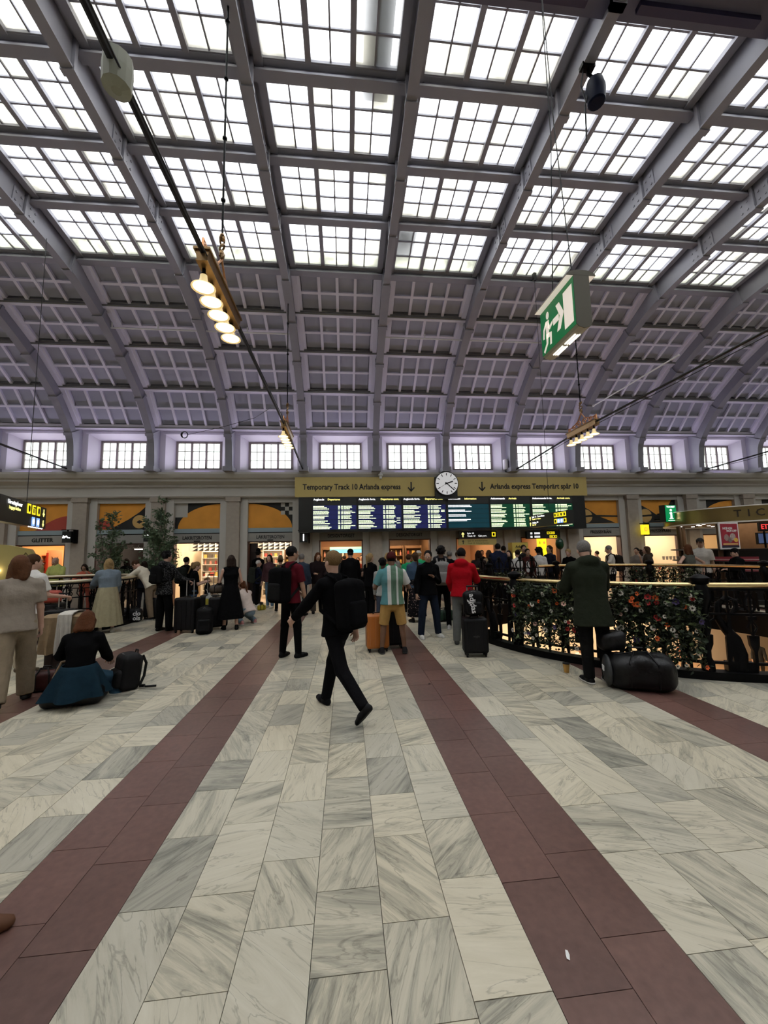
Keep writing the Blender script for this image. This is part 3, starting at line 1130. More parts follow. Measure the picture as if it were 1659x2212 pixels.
def room(i, wallc, floorc, power, lcol, depth=4.2, ceil=None):
    x_ = bayx(i)
    s_ = struct('wall_shop_%d' % (i + 2), 'interior walls of the ' + SHOPN.get(i, 'shop'))
    a, b, y0, y1, h = x_ - BAY / 2 + 0.05, x_ + BAY / 2 - 0.05, 14.65, 14.65 + depth, 2.55
    MB().box(a - 0.05, a, y0, y1, 0, h).box(b, b + 0.05, y0, y1, 0, h).box(a, b, y1, y1 + 0.05, 0, h).build('shop_wall', wallc, s_)
    MB().box(a, b, y0, y1, -0.02, 0.0).build('shop_floor', floorc, s_)
    MB().box(a - 0.05, b + 0.05, y0, y1 + 0.05, h, h + 0.05).build('shop_ceiling', ceil or wallc, s_)
    area_light('shop_lamp', (x_, y0 + depth * 0.45, h - 0.06), 1.6, depth * 0.6, power, lcol)
    return s_


def spotlights(i, n, m, nm):
    for k in range(n):
        t = thing('spotlight', 'small glowing spotlight on the ceiling of the ' + SHOPN[i], 'lamp', (bayx(i) + random.uniform(-0.65, 0.65), 14.9 + k * 0.55, 2.36), 0, 'spotlights in the ' + SHOPN[i])
        MB().lathe([(0.05, 0.06), (0.06, 0.0), (0.055, 0.0)], n=10).build('bulb', m, t)
        MB().lathe([(0.02, 0.06), (0.065, 0.06), (0.05, 0.13), (0.015, 0.13), (0.015, 0.19)], n=10).build('housing', BLACKP, t)


CREAMW = mat('shop_cream', (0.72, 0.58, 0.40), 0.7)
ORW = mat('shop_orange', (0.75, 0.42, 0.18), 0.7)
DRKW = mat('shop_dark', (0.05, 0.04, 0.035), 0.7)
BRNW = mat('shop_brown', (0.42, 0.24, 0.14), 0.7)
LFL = mat('shop_floor_light', (0.62, 0.48, 0.34), 0.5)
WARM, NEUT = (1.0, 0.72, 0.42), (1.0, 0.85, 0.66)
RED_L = mat('shop_red', (0.42, 0.03, 0.02), 0.5)
SHW = mat('shop_white', (0.75, 0.70, 0.62), 0.5)
for i_ in (-2, -1, 10, 11, 12, 13):
    SHOPN.setdefault(i_, 'outer shop')
    room(i_, CREAMW, LFL, 30, WARM)
room(0, ORW, LFL, 75, WARM)
shelf_unit(0, atY(72, 1200, 16.5)[0], 16.5, 0.42, 1.95, 8, SHW, 'white', [0, 4])
shelf_unit(0, atY(94, 1200, 16.3)[0], 16.3, 0.46, 1.95, 8, RED_L, 'red', [4, 1, 7])
p_ = thing('poster', 'tall shop poster of a figure with pointed hair, orange ground', 'poster', (atY(118, 1200, 16.2)[0], 16.2, 0.9))
MB().box(-0.28, 0.28, 0, 0.02, 0, 1.15).build('sheet', mat('poster_peach', (0.8, 0.5, 0.3), 0.6), p_)
MB().prism([(-0.26, 0.0), (0.24, 0.0), (0.2, 0.35), (0.07, 0.5), (0.1, 0.62), (0.13, 0.9), (0.06, 0.82), (-0.02, 0.82), (-0.1, 0.92), (-0.08, 0.62), (-0.06, 0.5), (-0.22, 0.36)], (0, 0, 0), EX, EZ, NEY, 0, 0.006).build('figure', mat('poster_brown', (0.12, 0.03, 0.02), 0.6), p_)
room(1, DRKW, LFL, 26, NEUT)
for k, z_ in enumerate((2.02, 1.75)):
    t = thing('light_tube', 'white light tube %s in the clothes shop' % ('above the clothes rail' if k else 'under the ceiling'), 'lamp', (bayx(1) + 0.28, 15.6 + k, z_))
    MB().tube([(-0.42, 0, 0), (0.42, 0, 0)], 0.02, 8).build('tube', LAMPW, t)
    MB().box(-0.44, 0.44, -0.02, 0.02, 0.02, 0.05).build('housing', WHITEP, t)
for k in range(3):
    t = thing('light_tube', 'upright white light tube on the wall of the clothes shop', 'lamp', (bayx(1) + 0.1 + 0.32 * k, 17.5 - k * 0.3, 0.9), 0, 'upright tubes in the clothes shop')
    MB().tube([(0, 0, 0), (0, 0, 1.0)], 0.02, 8).build('tube', LAMPW, t)
    MB().box(-0.03, 0.03, 0.02, 0.05, -0.02, 1.02).build('housing', WHITEP, t)
for k in range(4):
    t = thing('clothes_hanger', 'empty wire clothes hanger above the clothes shop door', 'hanger', (bayx(1) + 0.02 + 0.2 * k, 14.75, 2.02), 0, 'hangers in the clothes shop')
    MB().tube([(-0.1, 0, 0), (0, 0, 0.07), (0.1, 0, 0)], 0.006, 5).tube([(-0.1, 0, 0), (0.1, 0, 0)], 0.006, 5).build('shoulder_bar', WHITEP, t)
    MB().tube([(0, 0, 0.07), (0, 0, 0.12), (0.02, 0, 0.14), (0, 0, 0.16)], 0.005, 5).build('hook', WHITEP, t)
shelf_unit(1, bayx(1) - 0.3, 18.5, 0.9, 1.9, 5, DRKW, 'dark', [4, 7, 3])
for i_ in (2, 3):
    room(i_, CREAMW, LFL, 110, NEUT)
    s_ = shelf_unit(i_, bayx(i_) + 0.62, 17.2, 1.0, 2.0, 7, WOOD, 'brown', [0, 2, 4, 6, 7])
    shelf_unit(i_, bayx(i_) - 0.45, 17.6, 0.85, 2.0, 7, SHW, 'pale', [1, 7, 2, 3])
    tri = MB()
    for a in range(8):
        for b in range(3):
            xx, zz = -0.85 + 0.22 * a, 2.18 - 0.13 * b
            tri.prism([(xx, zz), (xx + 0.2, zz), (xx + 0.2, zz + 0.12)], (0, 0, 0), EX, EZ, NEY, 0, 0.01)
    t = thing('ceiling_screen', 'pale hanging screen with dark triangles %s' % ('behind the brown pillar' if i_ == 2 else 'over the hatted shoppers'), 'screen', (bayx(i_), 16.3, 0))
    tri.build('triangle_pattern', DARKL, t)
    MB().box(-1.0, 1.0, 0.005, 0.03, 1.9, 2.5).build('screen_panel', SHW, t)
    t = thing('shop_table', 'white display table inside the liquorice shop, %s' % ('by the bare wall' if i_ == 2 else 'near the dark door leaf'), 'table', (bayx(i_) + (0.1 if i_ == 2 else -0.3), 16.4, 0))
    MB().box(-0.5, 0.5, -0.3, 0.3, 0.85, 0.9).build('table_top', SHW, t)
    for sx_ in (-1, 1):
        for sy_ in (-1, 1):
            MB().box(sx_ * 0.46 - 0.02, sx_ * 0.46 + 0.02, sy_ * 0.26 - 0.02, sy_ * 0.26 + 0.02, 0, 0.85).build('leg', SHW, t)
    for k in range(5):
        tag(obj('carton', box_mesh[k % 8], None, (t.location.x - 0.4 + 0.2 * k, 16.4, 0.901)), 'small carton on the white table in the ' + SHOPN[i_], 'box', 'cartons on the table of the ' + SHOPN[i_])
for i_ in (4, 5):
    room(i_, BRNW if i_ == 4 else WOOD, LFL, 110 if i_ == 4 else 90, WARM, ceil=BRNW)
    spotlights(i_, 5, LAMPW, 'x')
    shelf_unit(i_, bayx(i_) - 0.35, 17.3, 1.0, 2.0, 6, WOOD, 'wooden', [0, 2, 4, 5, 7])
    if i_ == 5:
        shelf_unit(i_, bayx(i_) + 0.62, 17.3, 0.7, 2.0, 7, WOOD, 'narrow wooden', [0, 2, 4, 1])
t = thing('sign_band', 'long green and blue lit band inside the design shop', 'sign', (bayx(4) + 0.25, 16.6, 1.72))
MB().box(-0.75, 0.75, 0, 0.03, 0.16, 0.26).build('green_band', mat('band_green', (0.25, 0.6, 0.35), 0.5, emit=1.2), t)
MB().box(-0.75, 0.75, 0, 0.03, 0.0, 0.15).build('blue_band', mat('band_blue', (0.12, 0.42, 0.65), 0.5, emit=1.0), t)
for i_ in (6, 7):
    room(i_, BRNW, LFL, 60, WARM)
    spotlights(i_, 3, LAMPW, 'x')
for i_ in (8, 9):
    room(i_, CREAMW, LFL, 95, NEUT)
    spotlights(i_, 4, LAMPW, 'x')
    shelf_unit(i_, bayx(i_) - 0.2, 16.9, 1.3, 2.0, 7, SHW, 'white', [0, 1, 2, 4, 5, 6])
    shelf_unit(i_, bayx(i_) + 0.6, 16.6, 0.5, 1.6, 5, BLACKP, 'black', [4, 2, 1])
t = thing('lit_poster', 'tall yellow lit poster with an orange ring in the passage', 'poster', (atY(1172, 1180, 16.2)[0], 16.2, 0.9))
MB().box(-0.22, 0.22, 0, 0.06, 0, 1.35).build('light_box', YELLOWE, t)
MB().prism([(0.08 + 0.06 * math.cos(a * .524), 1.1 + 0.06 * math.sin(a * .524)) for a in range(12)], (0, 0, 0), EX, EZ, NEY, 0, 0.01).build('orange_ring', mat('ring_orange', (0.9, 0.35, 0.05), 0.5, emit=0.8), t)
MB().box(-0.13, -0.1, -0.01, 0, 1.04, 1.16).build('dark_mark', mat('mark_brown', (0.3, 0.15, 0.02), 0.5), t)
t = thing('display_screen', 'pale blue upright screen in the passage beside the yellow poster', 'screen', (atY(1195, 1180, 16.4)[0], 16.4, 0.7))
MB().box(-0.16, 0.16, 0, 0.06, 0, 1.4).build('casing', BLACKP, t)
MB().box(-0.14, 0.14, -0.01, 0, 0.03, 1.36).build('screen', mat('screen_blue', (0.45, 0.6, 1.0), 0.5, emit=1.4), t)

# sliding glass leaf and door details
for i_ in (2, 3):
    t = thing('door_sensor', 'small black door sensor on the lintel %s' % ('above the child in black' if i_ == 2 else 'above the hatted shoppers'), 'sensor', (bayx(i_), 14.40, 2.225))
    MB().box(-0.1, 0.1, -0.01, 0.02, 0, 0.035).build('housing', BLACKP, t)
    MB().box(-0.08, 0.08, -0.016, -0.01, 0.008, 0.02).build('lens', BOARD, t)
t = thing('sliding_door', 'dark sliding door leaf standing open at the liquorice shop', 'door', (bayx(3) - 0.62, 14.62, 0))
MB().box(-0.14, 0.14, -0.02, 0.02, 0, 2.15).build('leaf', mat('dark_door', (0.03, 0.02, 0.018), 0.3), t)
MB().box(0.10, 0.14, -0.03, 0.03, 0, 2.15).build('stile', JB, t)

# ---------------- banners, clock, departure boards
BY = 13.74


def bx_(px, py=1050):
    return atY(px, py, BY)[0]


for (pa, pb, txt, ptx, arrow, nm) in ((637, 941, 'Temporary Track 10 Arlanda express', 761, 888, 'left'), (987, 1267, 'Arlanda express Temporärt spår 10', 1155, 1041, 'right')):
    xa, xb = bx_(pa), bx_(pb)
    t = thing('banner', 'long yellow banner reading %s' % txt, 'banner', ((xa + xb) / 2, BY, 3.70))
    w = (xb - xa) / 2
    MB().box(-w, w, -0.01, 0.01, 0, 0.71).build('cloth', YELLOWB, t)
    lettering(txt, 0.275, DARKL, t, (bx_(ptx) - t.location.x, -0.014, 0.35), EX, EZ, 'lettering', 0.003, bold=0.0065, width=bx_(867) - bx_(656) if nm == 'left' else bx_(1251) - bx_(1060))
    ax = bx_(arrow) - t.location.x
    MB().box(ax - 0.025, ax + 0.025, -0.016, -0.01, 0.2, 0.53).prism([(ax - 0.13, 0.31), (ax, 0.17), (ax + 0.13, 0.31), (ax + 0.1, 0.345), (ax, 0.24), (ax - 0.1, 0.345)], (0, -0.01, 0), EX, EZ, NEY, 0, 0.006).build('arrow', DARKL, t)
cx_, cz_ = atY(964, 1045, BY - 0.14)
t = thing('station_clock', 'round white station clock with black hands between the yellow banners', 'clock', (cx_, BY - 0.1, cz_))
MB().box(-0.41, 0.41, -0.02, 0.25, -0.54, 0.25).build('mount', BOARD, t)


def disc(mb, r, y0, y1, n=40):
    mb.prism([(r * math.cos(2 * math.pi * k / n), r * math.sin(2 * math.pi * k / n)) for k in range(n)], (0, 0, 0), EX, EZ, NEY, y0, y1)
    return mb


disc(MB(), 0.435, 0.0, 0.10).build('rim', BOARD, t)
disc(MB(), 0.41, 0.10, 0.108).build('dial', mat('clock_white', (0.8, 0.8, 0.8), 0.4, emit=0.35), t)
for k in range(12):
    a = math.pi * k / 6
    d = np.array([math.sin(a), 0, math.cos(a)])
    q = np.array([math.cos(a), 0, -math.sin(a)])
    MB().obox((0, 0, 0), q, d, NEY, -0.014, 0.014, 0.29, 0.38, 0.108, 0.114).build('hour_mark', DARKL, t)
for nm, ang, l0, l1, w in (('hour_hand', 71, -0.07, 0.24, 0.022), ('minute_hand', 132, -0.07, 0.36, 0.017), ('second_hand', 240, -0.05, 0.36, 0.005)):
    a = math.radians(ang)
    d = np.array([math.sin(a), 0, math.cos(a)])
    q = np.array([math.cos(a), 0, -math.sin(a)])
    MB().obox((0, 0, 0), q, d, NEY, -w, w, l0, l1, 0.116, 0.121).build(nm, DARKL, t)
xa, xb = atY(645, 1110, BY)[0], atY(1265, 1110, BY)[0]
ZB0, ZB1 = 2.46, 3.69
brd = thing('departure_board', 'wide black timetable board with six lit screens under the banners', 'display board', ((xa + xb) / 2, BY, 0))
ox = brd.location.x
MB().box(xa - ox, xb - ox, 0.0, 0.3, ZB0, ZB1).build('casing', BOARD, brd)
RT = {'b': mat('row_blue', (0.004, 0.006, 0.045), 0.4, emit=0.12, ecol=(0.05, 0.07, 0.45)), 't': mat('row_teal', (0.002, 0.02, 0.03), 0.4, emit=0.12, ecol=(0.0, 0.2, 0.28)),
      'g': mat('row_green', (0.002, 0.025, 0.012), 0.4, emit=0.12, ecol=(0.0, 0.28, 0.11))}
HDR = mat('header_grey', (0.03, 0.035, 0.035), 0.5)
TXT = mat('screen_text', (0.8, 0.9, 0.6), 0.5, emit=1.3, ecol=(0.85, 1.0, 0.6))
TXTW = mat('screen_text_white', (0.9, 0.9, 0.9), 0.5, emit=1.3)
TXTY = mat('screen_text_yellow', (0.95, 0.85, 0.25), 0.5, emit=1.3)
for pa, pb, col, sv, en in ((676, 770, 'b', 'Avgående', 'Departures'), (774, 867, 'b', 'Avgående forts.', 'Departures cont.'), (871, 963, 'b', 'Avgående forts.', 'Departures cont.'), (968, 1056, 't', 'Information', 'Information'), (1060, 1145, 'g', 'Ankommande', 'Arrivals'), (1150, 1237, 'g', 'Ankommande forts.', 'Arrivals cont.')):
    sa, sb = atY(pa, 1110, BY)[0] - ox, atY(pb, 1110, BY)[0] - ox
    scn = MB().box(sa, sb, -0.012, 0.0, ZB0 + 0.03, ZB1 - 0.02).build('screen', BOARD, brd)
    MB().box(sa, sb, -0.016, -0.012, ZB1 - 0.27, ZB1 - 0.03).build('header_band', HDR, scn)
    zt = ZB1 - 0.29
    for k in range(5):
        z1 = zt - 0.172 * k
        MB().box(sa, sb, -0.016, -0.012, z1 - 0.16, z1).build('row_band', RT[col], scn)
    rows = MB()
    rw = random.Random(pa)
    W = sb - sa
    for k in range(15):
        z1 = zt - 0.172 * (k // 3) - 0.022 - 0.047 * (k % 3)
        if col == 't' and (k % 3 == 2 or k > 10):
            continue
        x = sa + 0.01
        segs = [(0.0, rw.uniform(0.25, 0.42) if col != 't' else rw.uniform(0.3, 0.6))]
        if col != 't':
            segs += [(0.57, 0.62), (0.64, 0.69), (0.70, 0.70 + rw.uniform(0.12, 0.2))]
            if rw.random() < 0.15:
                segs.append((0.88, 0.97))
        for s0, s1 in segs:
            xx = s0
            while xx < s1:
                ww = min(s1 - xx, rw.uniform(0.02, 0.07))
                rows.box(sa + 0.01 + W * xx, sa + 0.01 + W * (xx + ww - 0.006), -0.019, -0.016, z1 - 0.028, z1)
                xx += ww
    tag(rows.build('text_rows', TXT if col != 't' else TXTW, scn), kind='stuff')
    lettering(sv, 0.095, TXTW, scn, (sa + 0.02, -0.02, ZB1 - 0.085), EX, EZ, 'heading', 0.001, 'LEFT', bold=0.002)
    wv = {'Avgående': 0.49, 'Avgående forts.': 0.78, 'Information': 0.60, 'Ankommande': 0.68, 'Ankommande forts.': 0.96}[sv]
    lettering(en, 0.095, TXTY, scn, (sa + 0.02 + wv, -0.02, ZB1 - 0.085), EX, EZ, 'heading', 0.001, 'LEFT', bold=0.002)

# ---------------- hanging signs
def arrow_mesh(mb, x, z, h, up, d0=0.0, d1=0.006):
    s_ = 1 if up else -1
    t_ = 0.1 * h
    mb.prism([(x - t_, z - s_ * h / 2), (x + t_, z - s_ * h / 2), (x + t_, z + s_ * h * 0.3), (x - t_, z + s_ * h * 0.3)][::s_], (0, 0, 0), EX, EZ, NEY, d0, d1)
    mb.prism([(x - 0.32 * h, z + s_ * h * 0.12), (x, z + s_ * h * 0.5), (x + 0.32 * h, z + s_ * h * 0.12), (x + 0.25 * h, z + s_ * h * 0.02), (x, z + s_ * h * 0.3), (x - 0.25 * h, z + s_ * h * 0.02)][::s_], (0, 0, 0), EX, EZ, NEY, d0, d1)


def icon(t, x, z, s, m, mark):
    MB().box(x - s / 2, x + s / 2, -0.008, 0, z - s * 0.58, z + s * 0.58).build('pictogram', m, t)
    mb = MB()
    if mark == 'person':
        for q in (-0.2, 0.2):
            mb.box(x + (q - 0.1) * s, x + (q + 0.1) * s, -0.012, -0.008, z - 0.4 * s, z + 0.15 * s).ball((x + q * s, -0.01, z + 0.28 * s), 0.1 * s, 8, 5)
    elif mark == 'ring':
        mb.prism([(x + 0.36 * s * math.cos(a * .524), z + 0.36 * s * math.sin(a * .524)) for a in range(12)], (0, 0, 0), EX, EZ, NEY, 0.008, 0.012)
    else:
        mb.box(x - 0.26 * s, x + 0.26 * s, -0.012, -0.008, z - 0.3 * s, z + 0.3 * s)
        mb.box(x - 0.1 * s, x + 0.1 * s, -0.012, -0.008, z - 0.42 * s, z + 0.42 * s)
    mb.build('symbol', WHITEE if mark == 'ring' else DARKL, t)


def two_point(pa, pb):
    dx, dy = pb[0] - pa[0], pb[1] - pa[1]
    return math.atan2(dy, dx), math.hypot(dx, dy)


WIRE = mat('steel_wire', (0.03, 0.03, 0.03), 0.5, spec=0.2)
# left sign
pa, pb = (-5.62, 6.9), (-6.40, 9.0)
rz, ln = two_point(pb, pa)
# reading direction goes away from the viewer: from near-left end to far-right end
rz, ln = two_point(pa, pb)
t = thing('direction_sign', 'black hanging sign with white lettering, yellow pictograms and down arrows', 'sign', (pa[0], pa[1], 0), rz)
MB().box(0, ln, 0, 0.16, 2.36, 2.80).build('box', BOARD, t)
MB().box(ln * 0.62, ln - 0.1, 0.02, 0.035, 2.35, 2.36).build('lower_light', LAMPW, t)
lettering('Förvaringsboxar', 0.105, TXTW, t, (ln * 0.27, -0.006, 2.715), EX, EZ, 'lettering', 0.002, sx=0.9)
lettering('Luggage lockers', 0.085, TXTY, t, (ln * 0.27, -0.006, 2.625), EX, EZ, 'lettering', 0.002, sx=0.9)
for k, mk in enumerate(('bus', 'person', 'bag')):
    icon(t, ln * (0.56 + 0.115 * k), 2.69, 0.16, YELLOWE, mk)
for k in range(2):
    icon(t, ln * (0.675 + 0.115 * k), 2.46, 0.15, BLUEE, 'ring')
mb = MB()
arrow_mesh(mb, ln * 0.93, 2.68, 0.16, False)
arrow_mesh(mb, ln * 0.93, 2.46, 0.14, False)
mb.build('arrow', TXTY, t)
MB().tube([(ln * 0.62, 0.08, 2.8), (ln * 0.62, 0.08, 8.4)], 0.006, 5).build('suspension_wire', WIRE, t)
# right sign
pa, pb = (4.93, 10.05), (5.16, 8.55)
rz, ln = two_point(pa, pb)
t = thing('direction_sign', 'black hanging sign with yellow pictograms and up arrows before the green screens', 'sign', (pa[0], pa[1], 0), rz)
MB().box(0, ln, 0, 0.14, 2.30, 2.62).build('box', BOARD, t)
lettering('Spår 11  Tunnelbana', 0.062, TXTW, t, (0.14, -0.005, 2.57), EX, EZ, 'lettering', 0.002, 'LEFT')
lettering('Track 11  Metro', 0.055, TXTY, t, (0.14, -0.005, 2.51), EX, EZ, 'lettering', 0.002, 'LEFT')
lettering('Utgång 10', 0.062, TXTW, t, (0.14, -0.005, 2.42), EX, EZ, 'lettering', 0.002, 'LEFT')
lettering('Exit 10', 0.055, TXTY, t, (0.14, -0.005, 2.36), EX, EZ, 'lettering', 0.002, 'LEFT')
for k in range(4):
    icon(t, ln * (0.70 + 0.072 * k), 2.54, 0.09, YELLOWE, ('bag', 'person', 'bus', 'bag')[k])
    icon(t, ln * (0.70 + 0.072 * k), 2.39, 0.09, YELLOWE if k in (0, 3) else BLUEE, 'bus' if k in (0, 3) else 'ring')
mb = MB()
arrow_mesh(mb, 0.06, 2.54, 0.1, True)
arrow_mesh(mb, 0.06, 2.39, 0.1, True)
mb.build('arrow', TXTY, t)
MB().tube([(ln * 0.5, 0.07, 2.62), (ln * 0.5, 0.07, 9.1)], 0.006, 5).box(ln * 0.5 - 0.04, ln * 0.5 + 0.04, 0.03, 0.11, 8.9, 9.1).build('suspension_wire', WIRE, t)
# passage signs on the wall
xa, xb = atY(992, 1154, 14.1)[0], atY(1073, 1154, 14.1)[0]
w = xb - xa
t = thing('direction_sign', 'black passage sign reading Track 10 and Cab port with up arrow', 'sign', (xa, 14.1, 0))
MB().box(0, w, 0, 0.12, 2.17, 2.44).build('box', BOARD, t)
mb = MB()
arrow_mesh(mb, 0.14, 2.31, 0.18, True)
mb.build('arrow', TXTY, t)
lettering('Spår 10', 0.085, TXTW, t, (0.3, -0.005, 2.355), EX, EZ, 'lettering', 0.002, 'LEFT')
lettering('Track 10', 0.085, TXTW, t, (0.3, -0.005, 2.26), EX, EZ, 'lettering', 0.002, 'LEFT')
lettering('Cab port', 0.085, TXTW, t, (0.72, -0.005, 2.26), EX, EZ, 'lettering', 0.002, 'LEFT')
icon(t, w - 0.12, 2.31, 0.14, YELLOWE, 'bus')
t = thing('direction_sign', 'yellow passage sign with black arrow under the black Track 10 sign', 'sign', (xa - 0.05, 14.08, 0))
MB().box(0, w + 0.02, 0, 0.03, 1.92, 2.15).build('board', YELLOWB, t)
mb = MB()
arrow_mesh(mb, 0.18, 2.04, 0.15, True)
mb.build('arrow', DARKL, t)
lettering('Spår 10  Arlanda Express', 0.075, mat('faded_letters', (0.12, 0.09, 0.02), 0.6), t, (0.35, -0.004, 2.08), EX, EZ, 'lettering', 0.002, 'LEFT')
lettering('Track 10  Arlanda Express', 0.075, _M['faded_letters'], t, (0.35, -0.004, 1.99), EX, EZ, 'lettering', 0.002, 'LEFT')
xa, xb = atY(1138, 1156, 14.1)[0], atY(1210, 1156, 14.1)[0]
w = xb - xa
t = thing('direction_sign', 'black passage sign with two rows of small yellow pictograms', 'sign', (xa, 14.1, 0))
MB().box(0, w, 0, 0.12, 2.12, 2.40).build('box', BOARD, t)
for k in range(3):
    icon(t, w - 0.48 + 0.11 * k, 2.33, 0.085, YELLOWE, ('bus', 'bag', 'person')[k])
    icon(t, w - 0.38 + 0.1 * k, 2.19, 0.085, YELLOWE, ('person', 'bag', 'bus')[k])
mb = MB()
for z_ in (2.34, 2.30, 2.21, 2.17):
    mb.box(0.14, 0.22, -0.004, 0, z_ - 0.012, z_ + 0.012).box(0.3, 0.3 + 0.22, -0.004, 0, z_ - 0.012, z_ + 0.012)
mb.build('lettering', TXTW, t)
# blade signs on pilasters
for k, (px, py, zz, lab, m) in enumerate(((146, 1160, 0.28, 'black blade sign with a white scribble beside the jewellery shop', WHITEE), (321, 1158, 0.26, 'black blade sign with a white mark behind the taller tree', WHITEE), (656, 1160, 0.24, 'narrow black blade sign with a bright bar under the display board', WHITEE), (1393, 1144, 0.3, 'yellow lit blade sign with an orange ring beside the newsagent', None))):
    x, z = atY(px, py, 14.0)
    t = thing('blade_sign', lab, 'sign', (x, 14.0, z))
    ym = m is None
    MB().box(-0.14, 0.14, -0.05, 0.05, -0.19, 0.19).build('box', YELLOWE if ym else BOARD, t)
    MB().box(-0.2, 0.2, -0.01, 0.01, 0.22, 0.25).box(0.17, 0.2, -0.01, 0.3, -0.22, 0.25).box(-0.02, 0.02, -0.01, 0.01, 0.19, 0.25).build('bracket', BLACK, t)
    if ym:
        MB().prism([(0.07 * math.cos(a * .524), 0.01 + 0.08 * math.sin(a * .524)) for a in range(12)], (0, -0.05, 0), EX, EZ, NEY, 0, 0.006).build('ring', _M['ring_orange'], t)
        MB().prism([(0.04 * math.cos(a * .524), 0.01 + 0.05 * math.sin(a * .524)) for a in range(12)], (0, -0.056, 0), EX, EZ, NEY, 0, 0.006).build('ring_centre', YELLOWE, t)
    elif k == 2:
        MB().box(-0.02, 0.02, -0.056, -0.05, -0.14, 0.1).build('mark', m, t)
    else:
        MB().tube([(-0.11, -0.053, -0.04), (-0.09, -0.053, 0.04), (-0.05, -0.053, 0.0), (-0.07, -0.053, -0.03), (0.0, -0.053, 0.03), (0.03, -0.053, -0.02), (0.11, -0.053, -0.03)], 0.022, 6).build('mark', m, t)

# ---------------- green running-man exit sign (double sided, hung on wires)
XN, YN, YFAR, ZE0, ZE1 = 2.33, 3.50, 4.17, 3.95, 4.50
GREENE = mat('exit_green', (0.0, 0.16, 0.05), 0.4, emit=0.10, ecol=(0.0, 0.5, 0.12))
CREAME = mat('exit_cream', (0.85, 0.76, 0.66), 0.5, emit=0.45)
KHAKI = mat('exit_khaki', (0.13, 0.12, 0.09), 0.6)
KHAKI2 = mat('exit_pale', (0.42, 0.39, 0.31), 0.6)
t = thing('exit_sign', 'green and white running man exit sign with arched khaki cap on wires', 'sign', (XN + 0.09, (YN + YFAR) / 2, ZE0))
HL, HH = (YFAR - YN) / 2, ZE1 - ZE0
MB().prism([(-0.085, HH), (-0.085, 0.03), (-0.06, 0.0), (0, -0.018), (0.06, 0.0), (0.085, 0.03), (0.085, HH)], (0, 0, 0), EX, EZ, (0, 1, 0), -HL + 0.004, HL).build('body', KHAKI2, t)
for sy in (-1,):
    MB().prism([(-0.085, HH), (-0.085, 0.03), (-0.06, 0.0), (0, -0.018), (0.06, 0.0), (0.085, 0.03), (0.085, HH)], (0, -HL, 0), EX, EZ, (0, 1, 0), -0.004, 0.004).build('end_plate', KHAKI, t)
cap = [(0.16 * math.cos(math.pi * k / 10), 0.06 * math.sin(math.pi * k / 10) + HH) for k in range(11)]
MB().prism(cap, (0, 0, 0), EX, EZ, (0, 1, 0), -HL - 0.005, HL).build('cap', KHAKI, t)
MB().box(-0.155, -0.085, -HL, HL, HH - 0.004, HH - 0.001).box(0.085, 0.155, -HL, HL, HH - 0.004, HH - 0.001).build('reflector', CREAME, t)
MB().box(-0.089, -0.085, -HL, HL, 0.02, HH - 0.01).build('green_panel', GREENE, t)
pn = bpy.data.objects[-1] if False else [c for c in t.children if c.name.startswith('green_panel')][0]
U2, V2, N2 = (0, -1, 0), (0, 0, 1), (-1, 0, 0)
LL = 2 * HL


def onface(poly):
    return [((x - 0.5) * LL, 0.02 + y * (HH - 0.03)) for x, y in poly]


def face_piece(nm, polys, d=0.003):
    mb = MB()
    for p in polys:
        mb.prism(onface(p), (-0.089, 0, 0), U2, V2, N2, 0, d)
    return mb.build(nm, CREAME, t)


face_piece('door_symbol', [[(0.72, 0.10), (0.96, 0.10), (0.96, 0.88), (0.72, 0.88)]])
face_piece('arrow', [[(0.40, 0.44), (0.57, 0.44), (0.57, 0.58), (0.40, 0.58)], [(0.50, 0.80), (0.60, 0.80), (0.71, 0.51), (0.60, 0.22), (0.50, 0.22), (0.60, 0.51)]])
hd = [(0.235 + 0.042 * math.cos(a * .524), 0.80 + 0.085 * math.sin(a * .524)) for a in range(12)]
face_piece('running_figure', [hd, [(0.17, 0.70), (0.27, 0.68), (0.25, 0.36), (0.165, 0.36)], [(0.17, 0.70), (0.20, 0.63), (0.12, 0.52), (0.10, 0.35), (0.065, 0.35), (0.08, 0.56)],
                              [(0.25, 0.66), (0.29, 0.53), (0.38, 0.58), (0.38, 0.52), (0.28, 0.44), (0.235, 0.52)], [(0.165, 0.40), (0.25, 0.40), (0.335, 0.36), (0.32, 0.10), (0.275, 0.10), (0.28, 0.29), (0.165, 0.30)],
                              [(0.165, 0.42), (0.23, 0.36), (0.21, 0.18), (0.09, 0.02), (0.06, 0.07), (0.16, 0.21)]])
mb = MB()
for k in range(3):
    for a, b in ((-HL + 0.12, -0.02), (0.02, HL - 0.12)):
        mb.box(-0.03 + 0.025 * k, -0.018 + 0.025 * k, a, b, -0.02, -0.004)
mb.build('lamp_slots', mat('slot_glow', (1, 0.95, 0.85), 0.5, emit=1.6), t)
for y_ in (-HL * 0.6, HL * 0.6):
    MB().tube([(0, y_, HH + 0.05), (0.02, y_ * 0.2, HH + 2.0), (0.0, 0, 8.75 - ZE0)], 0.006, 5).build('suspension_wire', WIRE, t)

# ---------------- chandeliers and their cables
GLOW = mat('lamp_bell_glow', (1.0, 0.85, 0.45), 0.4, emit=4.0, ecol=(1.0, 0.80, 0.40))
BELL = mat('milk_glass', (0.85, 0.68, 0.38), 0.4, emit=0.45, ecol=(1.0, 0.74, 0.34))
CABLE = mat('black_cable', (0.006, 0.006, 0.007), 0.6)


